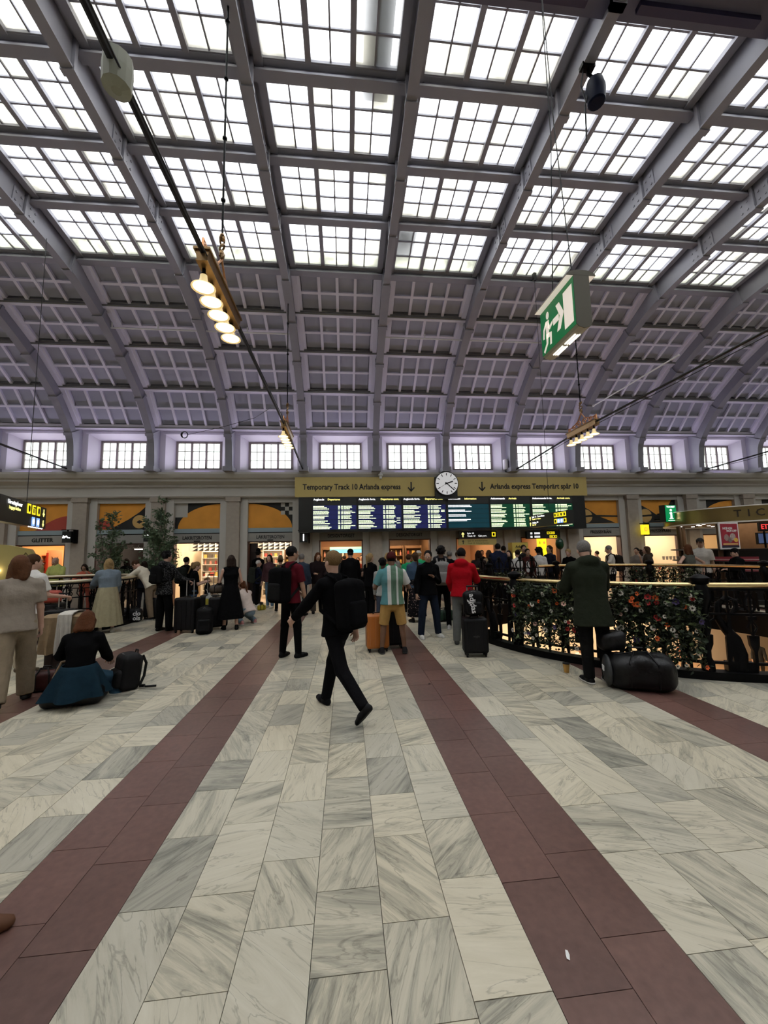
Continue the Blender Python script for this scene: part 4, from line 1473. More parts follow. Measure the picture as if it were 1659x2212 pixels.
def chandelier(x, yc, ztop, lab):
    t = thing('chandelier', lab, 'chandelier', (x, yc, 4.62))
    MB().prism([(-0.07, 0.28), (-0.05, 0.16), (0.05, 0.16), (0.07, 0.28)], (0, 0, 0), EX, EZ, (0, 1, 0), -0.62, 0.62).box(-0.085, 0.085, -0.64, 0.64, 0.275, 0.30).box(-0.06, 0.06, -0.63, 0.63, 0.15, 0.165).build('beam', BRASS_D, t)
    for k in range(5):
        y = -0.5 + 0.25 * k
        s_ = MB().lathe([(0.036, 0.075), (0.04, 0.03), (0.052, -0.01), (0.085, -0.045), (0.122, -0.06), (0.125, -0.066), (0.118, -0.062), (0.08, -0.05), (0.045, -0.015)], (-0.02, y, 0.0), 20).build('bell_shade', BELL, t, True)
        MB().ball((-0.02, y, -0.03), 0.042, 10, 6, sc=(1, 1, 0.9)).lathe([(0.001, -0.058), (0.105, -0.058), (0.105, -0.054), (0.001, -0.054)], (-0.02, y, 0), 20).build('bulb', GLOW, s_)
        MB().lathe([(0.025, 0.07), (0.03, 0.09), (0.02, 0.11), (0.02, 0.16)], (-0.02, y, 0), 10).build('socket', BLACK, t)
    mb = MB()
    for s_ in (-1, 1):
        for q, rr in ((0.12, 0.10), (0.36, 0.075), (0.55, 0.05)):
            P = []
            for a in range(22):
                th = a * 0.42
                r = rr * (1 - a / 26)
                P.append((0, s_ * (q + r * math.cos(th)), 0.30 + rr + r * math.sin(th)))
            mb.tube(P, 0.014, 6)
        mb.tube([(0, s_ * 0.62, 0.30), (0, s_ * 0.60, 0.42), (0, s_ * 0.5, 0.40), (0, s_ * 0.3, 0.44), (0, s_ * 0.14, 0.5), (0, 0, 0.66)], 0.014, 6)
    mb.build('scroll_crest', COPPER, t)
    mb = MB()
    for k in range(3):
        mb.tube([(0.02 * math.cos(a * .7), 0.055 * math.sin(a * .7), 0.72 + 0.1 * k + 0.05 * math.sin(a * .7 + k)) for a in range(9)], 0.012, 6, closed=True)
    mb.ball((0, 0, 0.72), 0.05, 10, 6, sc=(0.6, 1, 1.3)).lathe([(0.01, 0.9), (0.035, 0.92), (0.035, 0.95), (0.01, 0.97)], n=10)
    mb.build('hanging_ring', BRASS_D, t)
    mb = MB().tube([(0, 0, 0.95), (0, 0, ztop - 4.62)], 0.013, 6)
    z = 1.45
    while z < ztop - 4.9:
        mb.ball((0, 0, z), 0.03, 8, 5)
        z += 0.85
    mb.build('rod', BLACK, t)
    return t


chandelier(-1.46, 4.54, 9.0, 'nearest large chandelier of five bell lamps on a brass beam, before the skylight')
chandelier(-1.46, 9.9, 8.6, 'distant chandelier of five bell lamps hanging before the window above the banner')
chandelier(6.24, 9.44, 8.7, 'chandelier of five bell lamps with copper scrolls below the exit sign')
for x, lab in ((-9.05, 'black overhead cable sagging to the ledge above the jewellery shop'), (-1.46, 'thick black overhead cable through the two chandeliers in line'), (6.24, 'black overhead cable through the chandelier with copper scrolls'), (13.8, 'black overhead cable reaching the ledge above the round kiosk')):
    t = thing('overhead_cable', lab, 'cable', (x, 14.0, 4.62))
    MB().tube([(0, 0, 0), (0, -3.2, 0.16), (0, -4.6, 0.24), (0, -10, 0.26), (0, -20, 0.3)], 0.024, 8).build('conduit', CABLE, t)
    MB().tube([(0.03, -0.6, 0.03), (0.06, -2, 0.03), (0.05, -3, 0.1), (0.06, -5, 0.2), (0.05, -8, 0.2), (0.05, -20, 0.26)], 0.008, 5).build('thin_wire', CABLE, t)
    MB().box(-0.05, 0.05, -0.02, 0.14, -0.05, 0.06).build('anchor', BLACK, t)
    if x == -1.46:
        MB().lathe([(0.03, -0.14), (0.085, -0.12), (0.09, 0.0), (0.085, 0.1), (0.03, 0.12)], (0, -11.6, 0.27), 12).build('junction_box', mat('pale_green_plastic', (0.30, 0.31, 0.24), 0.6), t)

# tube lamps on the vault and the hung spotlight
for (p0, p1, lab) in (((-6.5, 10.9, 8.06), (-1.43, 10.9, 8.06), 'long thin white tube lamp across the coffers behind the nearest chandelier'), ((1.1, 10.9, 8.06), (6.18, 10.9, 8.06), 'long thin white tube lamp across the coffers behind the exit sign'), ((8.75, 12.5, 6.72), (8.72, 8.9, 6.70), 'white tube lamp running from a rib towards the hall above the copper chandelier')):
    t = thing('tube_lamp', lab, 'lamp', p0)
    d = np.array(p1) - np.array(p0)
    MB().tube([(0, 0, 0), tuple(d)], 0.022, 8).build('tube', WHITEP, t)
    mb = MB()
    for k in range(5):
        q = d * (0.02 + 0.24 * k)
        if abs(d[0]) > 1:
            mb.box(q[0] - 0.015, q[0] + 0.015, q[1] - 0.015, q[1] + 0.015, 0.0, 0.16)
    mb.box(-0.03, 0.03, -0.03, 0.03, -0.03, 0.03)
    mb.build('clips', WHITEP, t)
t = thing('stage_spotlight', 'dark blue stage spotlight clamped under a steel rib', 'lamp', (3.64, 4.75, 8.80))
NAVY = mat('navy_metal', (0.003, 0.006, 0.02), 0.5, spec=0.1)
MB().lathe([(0.10, -0.42), (0.12, -0.40), (0.14, -0.2), (0.11, -0.05), (0.05, 0.0)], (0.1, 0, -0.15), 14).build('lamp_body', NAVY, t, True)
MB().tube([(0.1, 0, -0.15), (0.02, 0.02, -0.05), (0, 0, 0.05)], 0.025, 6).box(-0.1, 0.1, -0.05, 0.05, 0, 0.06).build('clamp', BLACK, t)
MB().tube([(-0.06, 0, 0.02), (-0.1, 0.03, -0.25), (-0.02, 0.05, -0.5), (0.02, 0.02, -0.3), (-0.08, 0, -0.6), (-0.03, 0.1, -1.1)], 0.012, 5).build('loose_cable', CABLE, t)
# little things on the ledge
for (px, py, lab) in ((1092, 1005, 'white column loudspeaker on the ledge beside a rib'), (1116, 1003, 'slim pale loudspeaker on the ledge under the far windows')):
    x, z = atY(px, py, 13.82)
    t = thing('loudspeaker', lab, 'speaker', (x, 13.82, 4.581))
    MB().lathe([(0.05, 0.12), (0.09, 0.13), (0.09, 0.5), (0.05, 0.51)], n=12, sx=1.0 if px < 1100 else 0.5).build('cabinet', WHITEP, t, True)
    MB().box(-0.012, 0.012, -0.012, 0.012, 0, 0.13).box(-0.05, 0.05, -0.05, 0.05, 0, 0.01).build('stand', BLACK, t)
x, z = atY(822, 1027, 13.7)
t = thing('security_camera', 'white dome camera on the ledge above the yellow banner', 'camera', (x, 13.66, 4.40))
MB().lathe([(0.02, -0.08), (0.05, -0.06), (0.05, 0.02), (0.08, 0.04), (0.08, 0.10), (0.03, 0.13)], n=14).build('housing', WHITEP, t, True)
MB().box(-0.03, 0.03, 0.0, 0.1, 0.13, 0.19).build('bracket', WHITEP, t)
x, z = atY(390, 933, 12.9)
t = thing('cable_coil', 'coil of black cable hanging below the coffers above the windows', 'cable', (x, 13.2, z))
mb = MB()
for k in range(3):
    mb.tube([(0.11 * math.cos(a * .45) * (1 - 0.1 * k), 0.02 * k, 0.11 * math.sin(a * .45)) for a in range(14)], 0.012, 6, closed=True)
mb.build('coil', CABLE, t)
MB().tube([(0.1, 0, 0), (1.4, -0.6, 0.08), (2.6, -1.4, 0.12), (3.3, -2.6, 0.0)], 0.008, 5).build('tail', CABLE, t)
# lavender uplight strips on the ledge (real fittings behind the cornice lip)
LAV = mat('lavender_led', (0.6, 0.45, 1.0), 0.5, emit=2.0)
for i in range(I0, I1 + 1):
    t = thing('uplight_strip', 'slim lavender led uplight lying on the cornice ledge between ribs', 'lamp', (bayx(i), 13.82, 4.58), 0, 'led uplights on the ledge')
    MB().box(-0.6, 0.6, -0.03, 0.03, 0, 0.03).build('housing', WHITEP, t)
    MB().box(-0.58, 0.58, -0.02, 0.02, 0.03, 0.035).build('led', LAV, t)
    area_light('uplight', (bayx(i), 13.80, 4.64), 1.1, 0.08, 14, (0.80, 0.70, 1.0), (math.pi + 0.35, 0, 0))
# ================================================================== BALUSTRADES, FLOWERS, KIOSK, TREES
def ring_pts(c, r, z, a0=0.0, a1=2 * math.pi, n=120):
    return [(c[0] + r * math.cos(a0 + (a1 - a0) * k / n), c[1] + r * math.sin(a0 + (a1 - a0) * k / n), z) for k in range(n + (0 if abs(a1 - a0 - 2 * math.pi) < 1e-6 else 1))]


def eye_ring(mb, cx_, cz_, w, h, r=0.013, n=16):
    P = []
    for k in range(n):
        t = 2 * math.pi * k / n
        P.append((cx_ + w * math.cos(t), 0, cz_ + h * math.sin(t) * (abs(math.sin(t)) ** 0.35)))
    mb.tube(P, r, 5, closed=True)


mb = MB()
mb.box(-0.012, 0.012, -0.012, 0.012, 0.1, 1.16)
mb.prism([(-0.058, 0.56), (-0.05, 0.44), (-0.02, 0.36), (-0.016, 0.16), (0.016, 0.16), (0.02, 0.36), (0.05, 0.44), (0.058, 0.56)], (0, 0, 0), EX, EZ, NEY, -0.022, 0.022)
for s_ in (-1, 1):
    mb.tube([(0, 0, 0.56), (s_ * 0.055, 0, 0.66), (0, 0, 0.77)], 0.013, 5)
mb.box(-0.05, 0.05, -0.02, 0.02, 0.76, 0.80)
eye_ring(mb, 0, 0.96, 0.06, 0.11)
mb.box(-0.035, 0.035, -0.016, 0.016, 1.07, 1.09)
BALA = mb.mesh('baluster', BLACK)
mb = MB()
mb.prism([(-0.06, 0.12), (-0.055, 0.52), (-0.045, 0.56), (-0.022, 0.57), (-0.022, 0.84), (0.022, 0.84), (0.022, 0.57), (0.045, 0.56), (0.055, 0.52), (0.06, 0.12), (0.03, 0.12), (0.0, 0.3), (-0.03, 0.12)], (0, 0, 0), EX, EZ, NEY, -0.016, 0.016)
mb.box(-0.012, 0.012, -0.012, 0.012, 0.84, 1.16)
for s_ in (-1, 1):
    mb.tube([(s_ * 0.02, 0, 0.84), (s_ * 0.075, 0, 0.92), (s_ * 0.06, 0, 1.02), (s_ * 0.02, 0, 1.0), (s_ * 0.035, 0, 0.95)], 0.011, 5)
BALB = mb.mesh('baluster', BLACK)
mb = MB()
mb.lathe([(0.075, 0.0), (0.075, 0.16), (0.045, 0.22), (0.05, 0.5), (0.08, 0.62), (0.055, 0.72), (0.06, 0.86), (0.10, 0.95), (0.11, 1.05), (0.07, 1.16), (0.11, 1.2), (0.115, 1.25), (0.07, 1.28), (0.02, 1.30)], n=12)
POST = mb.mesh('post', BLACK, 35)
# S-shaped volute bracket standing behind the rail
mb = MB()
SV = [(0.10, 0.1), (0.11, 0.3), (0.07, 0.48), (-0.03, 0.62), (-0.10, 0.76), (-0.08, 0.93), (0.02, 1.02), (0.11, 0.97), (0.12, 0.86), (0.05, 0.81), (0.01, 0.87)]
mb.tube([(a_, 0, b_) for a_, b_ in SV], [0.075, 0.08, 0.07, 0.055, 0.045, 0.04, 0.036, 0.032, 0.028, 0.024, 0.02], 8)
mb.tube([(-0.10, 0, 0.76), (-0.2, 0, 0.70), (-0.22, 0, 0.82), (-0.16, 0, 0.86)], 0.018, 6)
mb.box(-0.06, 0.24, -0.05, 0.05, 0.08, 0.2)
VOL = mb.mesh('volute_panel', BLACK, 50)
CREST = MB()
eye_ring(CREST, 0, 1.25, 0.17, 0.17, 0.018)
CREST.tube([(0, 0, 1.0), (0, 0, 1.42)], 0.022, 6).ball((0, 0, 1.46), 0.06, 10, 6).box(-0.04, 0.04, -0.03, 0.03, 1.36, 1.41)
CRESTM = CREST.mesh('crest_eye', BLACK)


def balustrade(c, r, lab, posts, crest, step, volutes=(), rail_col=BRASS):
    t = thing('balustrade', lab, 'railing', (c[0], c[1], 0))
    z0 = (0, 0)

    def ringbox(r0, r1, za, zb, m, nm, n=120):
        vs, fs = [], []
        for k in range(n):
            a = 2 * math.pi * k / n
            ca, sa = math.cos(a), math.sin(a)
            vs += [(r0 * ca, r0 * sa, za), (r1 * ca, r1 * sa, za), (r1 * ca, r1 * sa, zb), (r0 * ca, r0 * sa, zb)]
        for k in range(n):
            k2 = (k + 1) % n
            for j in range(4):
                fs.append((4 * k + j, 4 * k + (j + 1) % 4, 4 * k2 + (j + 1) % 4, 4 * k2 + j))
        return MB().add(vs, fs).build(nm, m, t)
    ringbox(r - 0.10, r + 0.07, -0.46, 0.0, BLACK, 'edge_band')
    ringbox(r - 0.10, r + 0.07, 0.0, 0.10, BLACK, 'kerb')
    ringbox(r - 0.035, r + 0.0, 0.19, 0.225, BLACK, 'lower_rail')
    ringbox(r - 0.035, r + 0.0, 0.815, 0.84, BLACK, 'middle_rail')
    ringbox(r - 0.035, r + 0.0, 1.13, 1.16, BLACK, 'upper_rail')
    # brass handrail in sections between crest zones
    secs = [(0, 2 * math.pi)] if not crest else [(crest[1], crest[0] + 2 * math.pi)]
    for a0, a1 in secs:
        full = abs(a1 - a0 - 2 * math.pi) < 1e-6
        MB().tube(ring_pts(z0, r - 0.02, 1.20, a0, a1, 110), 0.036, 10, closed=full).build('handrail', rail_col, t, True)
    n = int(2 * math.pi * r / step)
    for k in range(n):
        a = 2 * math.pi * (k + 0.3) / n
        obj('baluster', BALA if k % 2 else BALB, t, ((r - 0.018) * math.cos(a), (r - 0.018) * math.sin(a), 0), a + math.pi / 2)
    for a in posts:
        obj('post', POST, t, ((r - 0.018) * math.cos(a), (r - 0.018) * math.sin(a), 0.05), a)
    for a in volutes:
        obj('volute_panel', VOL, t, ((r - 0.06) * math.cos(a), (r - 0.06) * math.sin(a), 0.02), a + math.pi / 2)
    if crest:
        m = int((crest[1] - crest[0]) * r / 0.37)
        for k in range(m):
            a = crest[0] + (crest[1] - crest[0]) * (k + 0.5) / m
            obj('crest_eye', CRESTM, t, ((r - 0.018) * math.cos(a), (r - 0.018) * math.sin(a), 0), a + math.pi / 2)
    return t


def ang(px, py):
    g = gz(px, py)
    return math.atan2(g[1] - HOLE_C[1], g[0] - HOLE_C[0])


def far_ang(px):
    """angle on the far side of the round opening in the direction of a pixel column"""
    d = ray(px, 1190)
    d = np.array([d[0], d[1]])
    d /= np.linalg.norm(d)
    c = np.array(HOLE_C)
    b = d @ c
    q = max(0.0, b * b - (c @ c - HOLE_R ** 2))
    p = d * (b + math.sqrt(q)) - c
    return math.atan2(p[1], p[0])


a_post = ang(1560, 1484)
balustrade(HOLE_C, HOLE_R, 'round black iron balustrade with brass handrail and flower screens', [a_post + k * 2 * math.pi / 9 for k in range(9)], (far_ang(1160), far_ang(1030)), 0.25, [ang(1622, 1487), a_post - 0.9])
balustrade(HOLE2_C, HOLE2_R, 'small round iron balustrade with pale handrail behind the woman in a long skirt', [], None, 0.27, (), mat('pale_brass', (0.80, 0.72, 0.52), 0.3, metal=0.6))

# flower screens
LEAF = mat('dark_leaf', (0.020, 0.032, 0.013), 0.6, noise=0.5, nscale=30)
LEAF2 = mat('pale_leaf', (0.14, 0.19, 0.08), 0.55, noise=0.3, nscale=30)
PET = {'white': mat('petal_white', (0.75, 0.72, 0.64), 0.6), 'orange': mat('petal_orange', (0.80, 0.14, 0.03), 0.6), 'red': mat('petal_red', (0.45, 0.03, 0.03), 0.6), 'pink': mat('petal_pink', (0.70, 0.42, 0.34), 0.6), 'violet': mat('petal_violet', (0.05, 0.03, 0.12), 0.6)}
EYEM = mat('flower_eye', (0.05, 0.035, 0.02), 0.8)


def flower_mesh(kind, col):
    mb = MB()
    n = 11 if kind == 'daisy' else 6
    for k in range(n):
        a = 2 * math.pi * k / n
        u = np.array([math.cos(a), 0, math.sin(a)])
        w = np.array([-math.sin(a), 0, math.cos(a)])
        L, W = (0.042, 0.011) if kind == 'daisy' else (0.045, 0.026)
        lift = -0.008 if kind == 'daisy' else -0.022
        c = np.array([0, 0.0, 0])
        P = [c + u * 0.006, c + u * L * 0.5 + w * W + np.array([0, lift * .5, 0]), c + u * L + np.array([0, lift, 0]), c + u * L * 0.5 - w * W + np.array([0, lift * .5, 0])]
        Q = [p + np.array([0, 0.003, 0]) for p in P]
        mb.add(P + Q, [(0, 1, 2, 3), (7, 6, 5, 4), (0, 4, 5, 1), (1, 5, 6, 2), (2, 6, 7, 3), (3, 7, 4, 0)])
    mb.ball((0, -0.004, 0), 0.012, 8, 4, mi=1)
    return mb.mesh('flower', [PET[col], EYEM])


FLW = {c: flower_mesh('daisy' if c in ('white',) else 'poppy', c) for c in PET}


def leaves_on(pts, size, spread, rnd, m1=None):
    vs, fs = [], []
    for p in pts:
        d = np.array([rnd.gauss(0, 1), rnd.gauss(0, 1), rnd.gauss(0, 1) * 0.8])
        d /= np.linalg.norm(d) + 1e-6
        w = np.cross(d, [rnd.gauss(0, 1), rnd.gauss(0, 1), rnd.gauss(0, 1)])
        w /= np.linalg.norm(w) + 1e-6
        L = size * rnd.uniform(0.6, 1.4)
        W = L * rnd.uniform(0.2, 0.34)
        nn = np.cross(d, w) * L * 0.12
        o = len(vs)
        vs += [p, p + d * L * 0.5 + w * W + nn, p + d * L, p + d * L * 0.5 - w * W + nn]
        fs += [(o, o + 1, o + 2), (o, o + 2, o + 3)]
    return vs, fs


def flower_screen(a0, a1, z0, z1, nleaf, nflow, lab, seed, side=1):
    rnd = random.Random(seed)
    t = thing('flower_screen', lab, 'flowers', (HOLE_C[0], HOLE_C[1], 0))
    for nm, m, n in (('foliage', LEAF, nleaf), ('pale_foliage', LEAF2, nleaf // 5)):
        pts = []
        while len(pts) < n:
            u, v = rnd.random(), rnd.random()
            e = min(u, 1 - u) * 2
            low = z0 + (z1 - z0) * 0.12 * math.sin(u * 17 + seed) ** 2
            z = low + (z1 - low) * v ** 0.85
            if v < 0.35 and rnd.random() > 0.45 + v:
                continue
            a = a0 + (a1 - a0) * (u + rnd.gauss(0, 0.02))
            r = HOLE_R + 0.03 + side * abs(rnd.gauss(0, 0.06))
            pts.append(np.array([r * math.cos(a), r * math.sin(a), z]))
        vs, fs = leaves_on(pts, 0.065, 0.1, rnd)
        tag(MB().add(vs, fs).build(nm, m, t), kind='stuff')
    st = MB()
    for k in range(10):
        a = a0 + (a1 - a0) * (k + 0.5) / 10
        r = HOLE_R + 0.03
        st.tube([(r * math.cos(a), r * math.sin(a), z1), ((r + 0.02) * math.cos(a + 0.02), (r + .02) * math.sin(a + 0.02), (z0 + z1) / 2), (r * math.cos(a - 0.01), r * math.sin(a - 0.01), z0 + 0.1)], 0.006, 4)
    st.build('stems', LEAF, t)
    cols = ['white'] * 10 + ['orange'] * 3 + ['red'] * 4 + ['pink'] * 2 + ['violet'] * 2
    for k in range(nflow):
        u, v = (k + rnd.random()) / nflow, rnd.random() ** 0.6
        a = a0 + (a1 - a0) * ((u * 7.31) % 1.0)
        r = HOLE_R + 0.05 + side * rnd.uniform(0.05, 0.12)
        z = z0 + (z1 - z0) * v
        col = rnd.choice(cols)
        if v > 0.75 and rnd.random() < 0.3:
            col = 'orange'
        f = obj('flower', FLW[col], t, (r * math.cos(a), r * math.sin(a), z))
        s_ = rnd.uniform(0.65, 1.1)
        f.scale = (s_, s_, s_)
        f.rotation_euler = (rnd.uniform(-0.5, 0.4), rnd.uniform(0, 3), (a + math.pi / 2 + rnd.uniform(-.5, .5)) if side > 0 else rnd.uniform(-0.5, 0.5))
    return t


flower_screen(ang(1128, 1405), ang(1245, 1441), 0.12, 1.13, 2600, 34, 'leafy screen of orange and white flowers beside the man in the parka', 3)
flower_screen(ang(1335, 1463), ang(1548, 1484), 0.10, 1.15, 3600, 44, 'wide leafy screen of orange and white flowers above the black duffel bag', 5)
flower_screen(far_ang(1505), far_ang(1355), 0.55, 1.12, 1500, 26, 'distant leafy flower screen below the kiosk on the far side of the opening', 9, side=-1)
flower_screen(far_ang(1135), far_ang(1060), 0.55, 1.05, 600, 8, 'short flower screen under the iron crest with ball finials', 12, side=-1)

# small black sign hung inside the opening behind the parka man
g = gz(1250, 1440)
t = thing('hanging_board', 'black board with white letters hung behind the parka man', 'sign', (g[0] + 0.28, g[1] + 0.32, 0.0), -0.6)
MB().box(-0.1, 0.1, 0, 0.02, 0.25, 0.78).build('board', BLACKP, t)
for k, s_ in enumerate(('S', 'M.', 'GA', 'ARS')):
    lettering(s_, 0.085, mat('chalk', (0.55, 0.53, 0.5), 0.7), t, (-0.08, -0.004, 0.70 - 0.1 * k), EX, EZ, 'letter', 0.001, 'LEFT')
MB().tube([(-0.08, 0.01, 0.78), (-0.08, 0.01, 1.16)], 0.004, 4).tube([(0.08, 0.01, 0.78), (0.08, 0.01, 1.16)], 0.004, 4).build('cords', BLACK, t)

# ---------------- round ticket kiosk
KC, KR = (13.45, 11.75), 2.3
KB = mat('kiosk_brass', (0.30, 0.22, 0.09), 0.3, metal=0.9, noise=0.25, nscale=2)
KBL = mat('kiosk_black', (0.012, 0.011, 0.010), 0.35)
kio = thing('ticket_kiosk', 'round black kiosk with brass canopy band lettered TICKETS', 'kiosk', (KC[0], KC[1], 0))


def cyl(r0, r1, za, zb, m, nm, par, n=64):
    vs, fs = [], []
    for k in range(n):
        a = 2 * math.pi * k / n
        ca, sa = math.cos(a), math.sin(a)
        vs += [(r0 * ca, r0 * sa, za), (r1 * ca, r1 * sa, za), (r1 * ca, r1 * sa, zb), (r0 * ca, r0 * sa, zb)]
    for k in range(n):
        k2 = (k + 1) % n
        for j in range(4):
            fs.append((4 * k + j, 4 * k + (j + 1) % 4, 4 * k2 + (j + 1) % 4, 4 * k2 + j))
    return MB().add(vs, fs).build(nm, m, par, 30)


cyl(0.05, KR + 0.0, 2.46, 2.49, mat('kiosk_soffit', (0.45, 0.33, 0.22), 0.5), 'soffit', kio)
cyl(KR - 0.03, KR + 0.03, 2.44, 2.86, KB, 'canopy_band', kio)
cyl(KR - 0.05, KR + 0.07, 2.40, 2.44, mat('kiosk_white_edge', (0.8, 0.76, 0.68), 0.4), 'lower_edge', kio)
cyl(KR - 0.05, KR + 0.07, 2.86, 2.89, _M['kiosk_white_edge'], 'upper_edge', kio)
cyl(0.05, KR + 0.0, 2.87, 2.90, KBL, 'roof', kio)
cyl(KR - 0.55, KR - 0.1, 1.58, 1.62, KBL, 'counter_top', kio)
cyl(KR - 0.45, KR - 0.4, 0.0, 1.58, KBL, 'counter_wall', kio)
for z_ in (0.95, 1.25):
    cyl(KR - 0.4, KR - 0.12, z_ - 0.03, z_, KBL, 'display_shelf', kio)
cyl(KR - 0.4, KR - 0.14, 0.0, 0.12, KBL, 'plinth', kio)
cyl(0.0 + 0.5, 0.75, 0.0, 2.46, WOOD, 'core_column', kio)
for k in range(8):
    a = 0.35 + k * math.pi / 4
    MB().lathe([(0.07, 0), (0.07, 2.46)], ((KR - 0.3) * math.cos(a), (KR - 0.3) * math.sin(a), 0), 12).build('post', mat('kiosk_bronze', (0.10, 0.06, 0.035), 0.4, metal=0.4), kio)
for k in range(16):
    a = k * math.pi / 8 + 0.1
    for rr in (KR - 0.35, KR - 0.95):
        MB().lathe([(0.05, 2.452), (0.05, 2.462)], (rr * math.cos(a), rr * math.sin(a), 0), 10).build('downlight', LAMPW, kio)
area_light('kiosk_lamp', (KC[0], KC[1], 2.42), 3.0, 3.0, 55, (1.0, 0.8, 0.55))
# lettering on the band
best = min((abs(project((KC[0] + (KR + .03) * math.cos(a), KC[1] + (KR + .03) * math.sin(a), 2.65))[0] - 1593), a) for a in np.linspace(-math.pi, -math.pi / 2, 400))[1]
for k, ch in enumerate('TICKETS'):
    a = best + 0.24 / KR * k
    r = KR + 0.035
    lettering(ch, 0.29, mat('dark_bronze_letters', (0.03, 0.018, 0.006), 0.5), kio, (r * math.cos(a), r * math.sin(a), 2.65), (-math.sin(a), math.cos(a), 0), EZ, 'letter', 0.01, bold=0.004)
# packs on the kiosk shelf
PACK = MB().box(-0.055, 0.055, -0.03, 0.03, 0, 0.13, 0).box(-0.057, 0.057, -0.032, 0.032, 0.035, 0.06, 1).mesh('snack_pack', [mat('pack_red', (0.30, 0.03, 0.045), 0.5), mat('pack_pale', (0.6, 0.4, 0.36), 0.5)])
for px in list(np.linspace(1548, 1632, 10)):
    d = ray(px, 1190)
    d = np.array([d[0], d[1]]) / np.linalg.norm([d[0], d[1]])
    c = np.array(KC)
    b = d @ c
    rr = KR - 0.26
    q = b * b - (c @ c - rr * rr)
    p = d * (b - math.sqrt(max(q, 0)))
    a = math.atan2(p[1] - c[1], p[0] - c[0])
    for z_ in (1.251, 0.951):
        tag(obj('snack_pack', PACK, None, (p[0], p[1], z_), a + math.pi / 2), 'red snack pack on the %s kiosk display shelf' % ('upper' if z_ > 1.1 else 'lower'), 'snack', 'snack packs on the kiosk')
CUPM = MB().lathe([(0.03, 0), (0.045, 0.12), (0.047, 0.12), (0.045, 0.125)], n=10).mesh('glass_cup', mat('clear_plastic', (0.5, 0.5, 0.48), 0.3, alpha=0.6))
for px in np.linspace(1432, 1470, 6):
    d = ray(px, 1190)
    d = np.array([d[0], d[1]]) / np.linalg.norm([d[0], d[1]])
    c = np.array(KC)
    b = d @ c
    rr = KR - 0.24
    p = d * (b - math.sqrt(max(b * b - (c @ c - rr * rr), 0)))
    tag(obj('glass_cup', CUPM, None, (p[0], p[1], 1.251)), 'clear cup in a row on the upper kiosk shelf', 'cup', 'cups on the kiosk')
# poster on the counter
x, z = atY(1578, 1156, 9.75)
t = thing('poster', 'red poster reading HOP-ON HOP-OFF in a white frame on the kiosk counter', 'poster', (x, 9.78, 1.62), 0.12)
MB().box(-0.34, 0.34, 0, 0.03, 0.0, 0.74).build('frame', WHITEP, t)
MB().box(-0.30, 0.30, -0.005, 0, 0.04, 0.70).build('sheet', mat('poster_red', (0.32, 0.012, 0.03), 0.5), t)
lettering('HOP-ON', 0.085, WHITEP, t, (-0.06, -0.008, 0.57), EX, EZ, 'lettering', 0.001, bold=0.003)
lettering('HOP-OFF', 0.085, WHITEP, t, (0.08, -0.008, 0.50), EX, EZ, 'lettering', 0.001, bold=0.003)
for nm, cx_, cz_, r, m in (('round_picture', -0.12, 0.32, 0.09, 'pic_a'), ('round_picture', 0.1, 0.34, 0.1, 'pic_b'), ('round_picture', 0.0, 0.26, 0.08, 'pic_c')):
    MB().prism([(cx_ + r * math.cos(a * .524), cz_ + r * math.sin(a * .524)) for a in range(12)], (0, -0.005, 0), EX, EZ, NEY, 0, 0.003).build(nm, mat(m, {'pic_a': (0.3, 0.2, 0.18), 'pic_b': (0.42, 0.33, 0.3), 'pic_c': (0.2, 0.14, 0.13)}[m], 0.6, noise=0.6, nscale=25), t)
MB().prism([(0.2 + .075 * math.cos(a * .524), 0.25 + .06 * math.sin(a * .524)) for a in range(12)], (0, -0.008, 0), EX, EZ, NEY, 0, 0.003).build('yellow_seal', mat('seal_yellow', (0.7, 0.42, 0.06), 0.5), t)
MB().box(-0.30, 0.30, -0.008, -0.005, 0.04, 0.10).build('dark_footer', mat('footer_navy', (0.01, 0.012, 0.03), 0.5), t)
MB().box(-0.26, 0.26, -0.008, -0.005, 0.12, 0.16).build('pale_footer', MSAND, t)
# tourist information sign
d = ray(1449, 1109)
d2 = np.array([d[0], d[1]]) / math.hypot(d[0], d[1])
b_ = d2 @ np.array(KC)
p_ = d2 * (b_ - math.sqrt(max(0.0, b_ * b_ - (np.array(KC) @ np.array(KC) - (KR + 0.16) ** 2))))
x, z = atY(1449, 1109, p_[1])
t = thing('tourist_sign', 'green tourist information box sign with a white letter i', 'sign', (p_[0], p_[1], z - 0.29), 0.12)
MB().box(-0.23, 0.23, 0, 0.22, 0.0, 0.58).build('box', BOARD, t)
MB().box(-0.05, 0.05, 0.2, 0.6, 0.1, 0.14).box(0.1, 0.14, 0.2, 0.6, 0.3, 0.34).build('bracket', BLACK, t)
MB().box(-0.22, 0.22, -0.01, 0, 0.01, 0.57).build('green_face', mat('tourist_green', (0.0, 0.2, 0.06), 0.5, emit=0.35, ecol=(0.0, 0.5, 0.15)), t)
lettering('TOURIST', 0.085, WHITEE, t, (0, -0.013, 0.51), EX, EZ, 'lettering', 0.001, bold=0.001)
lettering('INFORMATION', 0.04, WHITEE, t, (0, -0.013, 0.05), EX, EZ, 'lettering', 0.001)
MB().box(-0.035, 0.035, -0.016, -0.01, 0.11, 0.32).box(-0.06, 0.035, -0.016, -0.01, 0.28, 0.32).box(-0.075, 0.075, -0.016, -0.01, 0.10, 0.13).ball((0, -0.012, 0.40), 0.045, 12, 6, sc=(1, 0.1, 1)).build('letter_i', WHITEE, t)
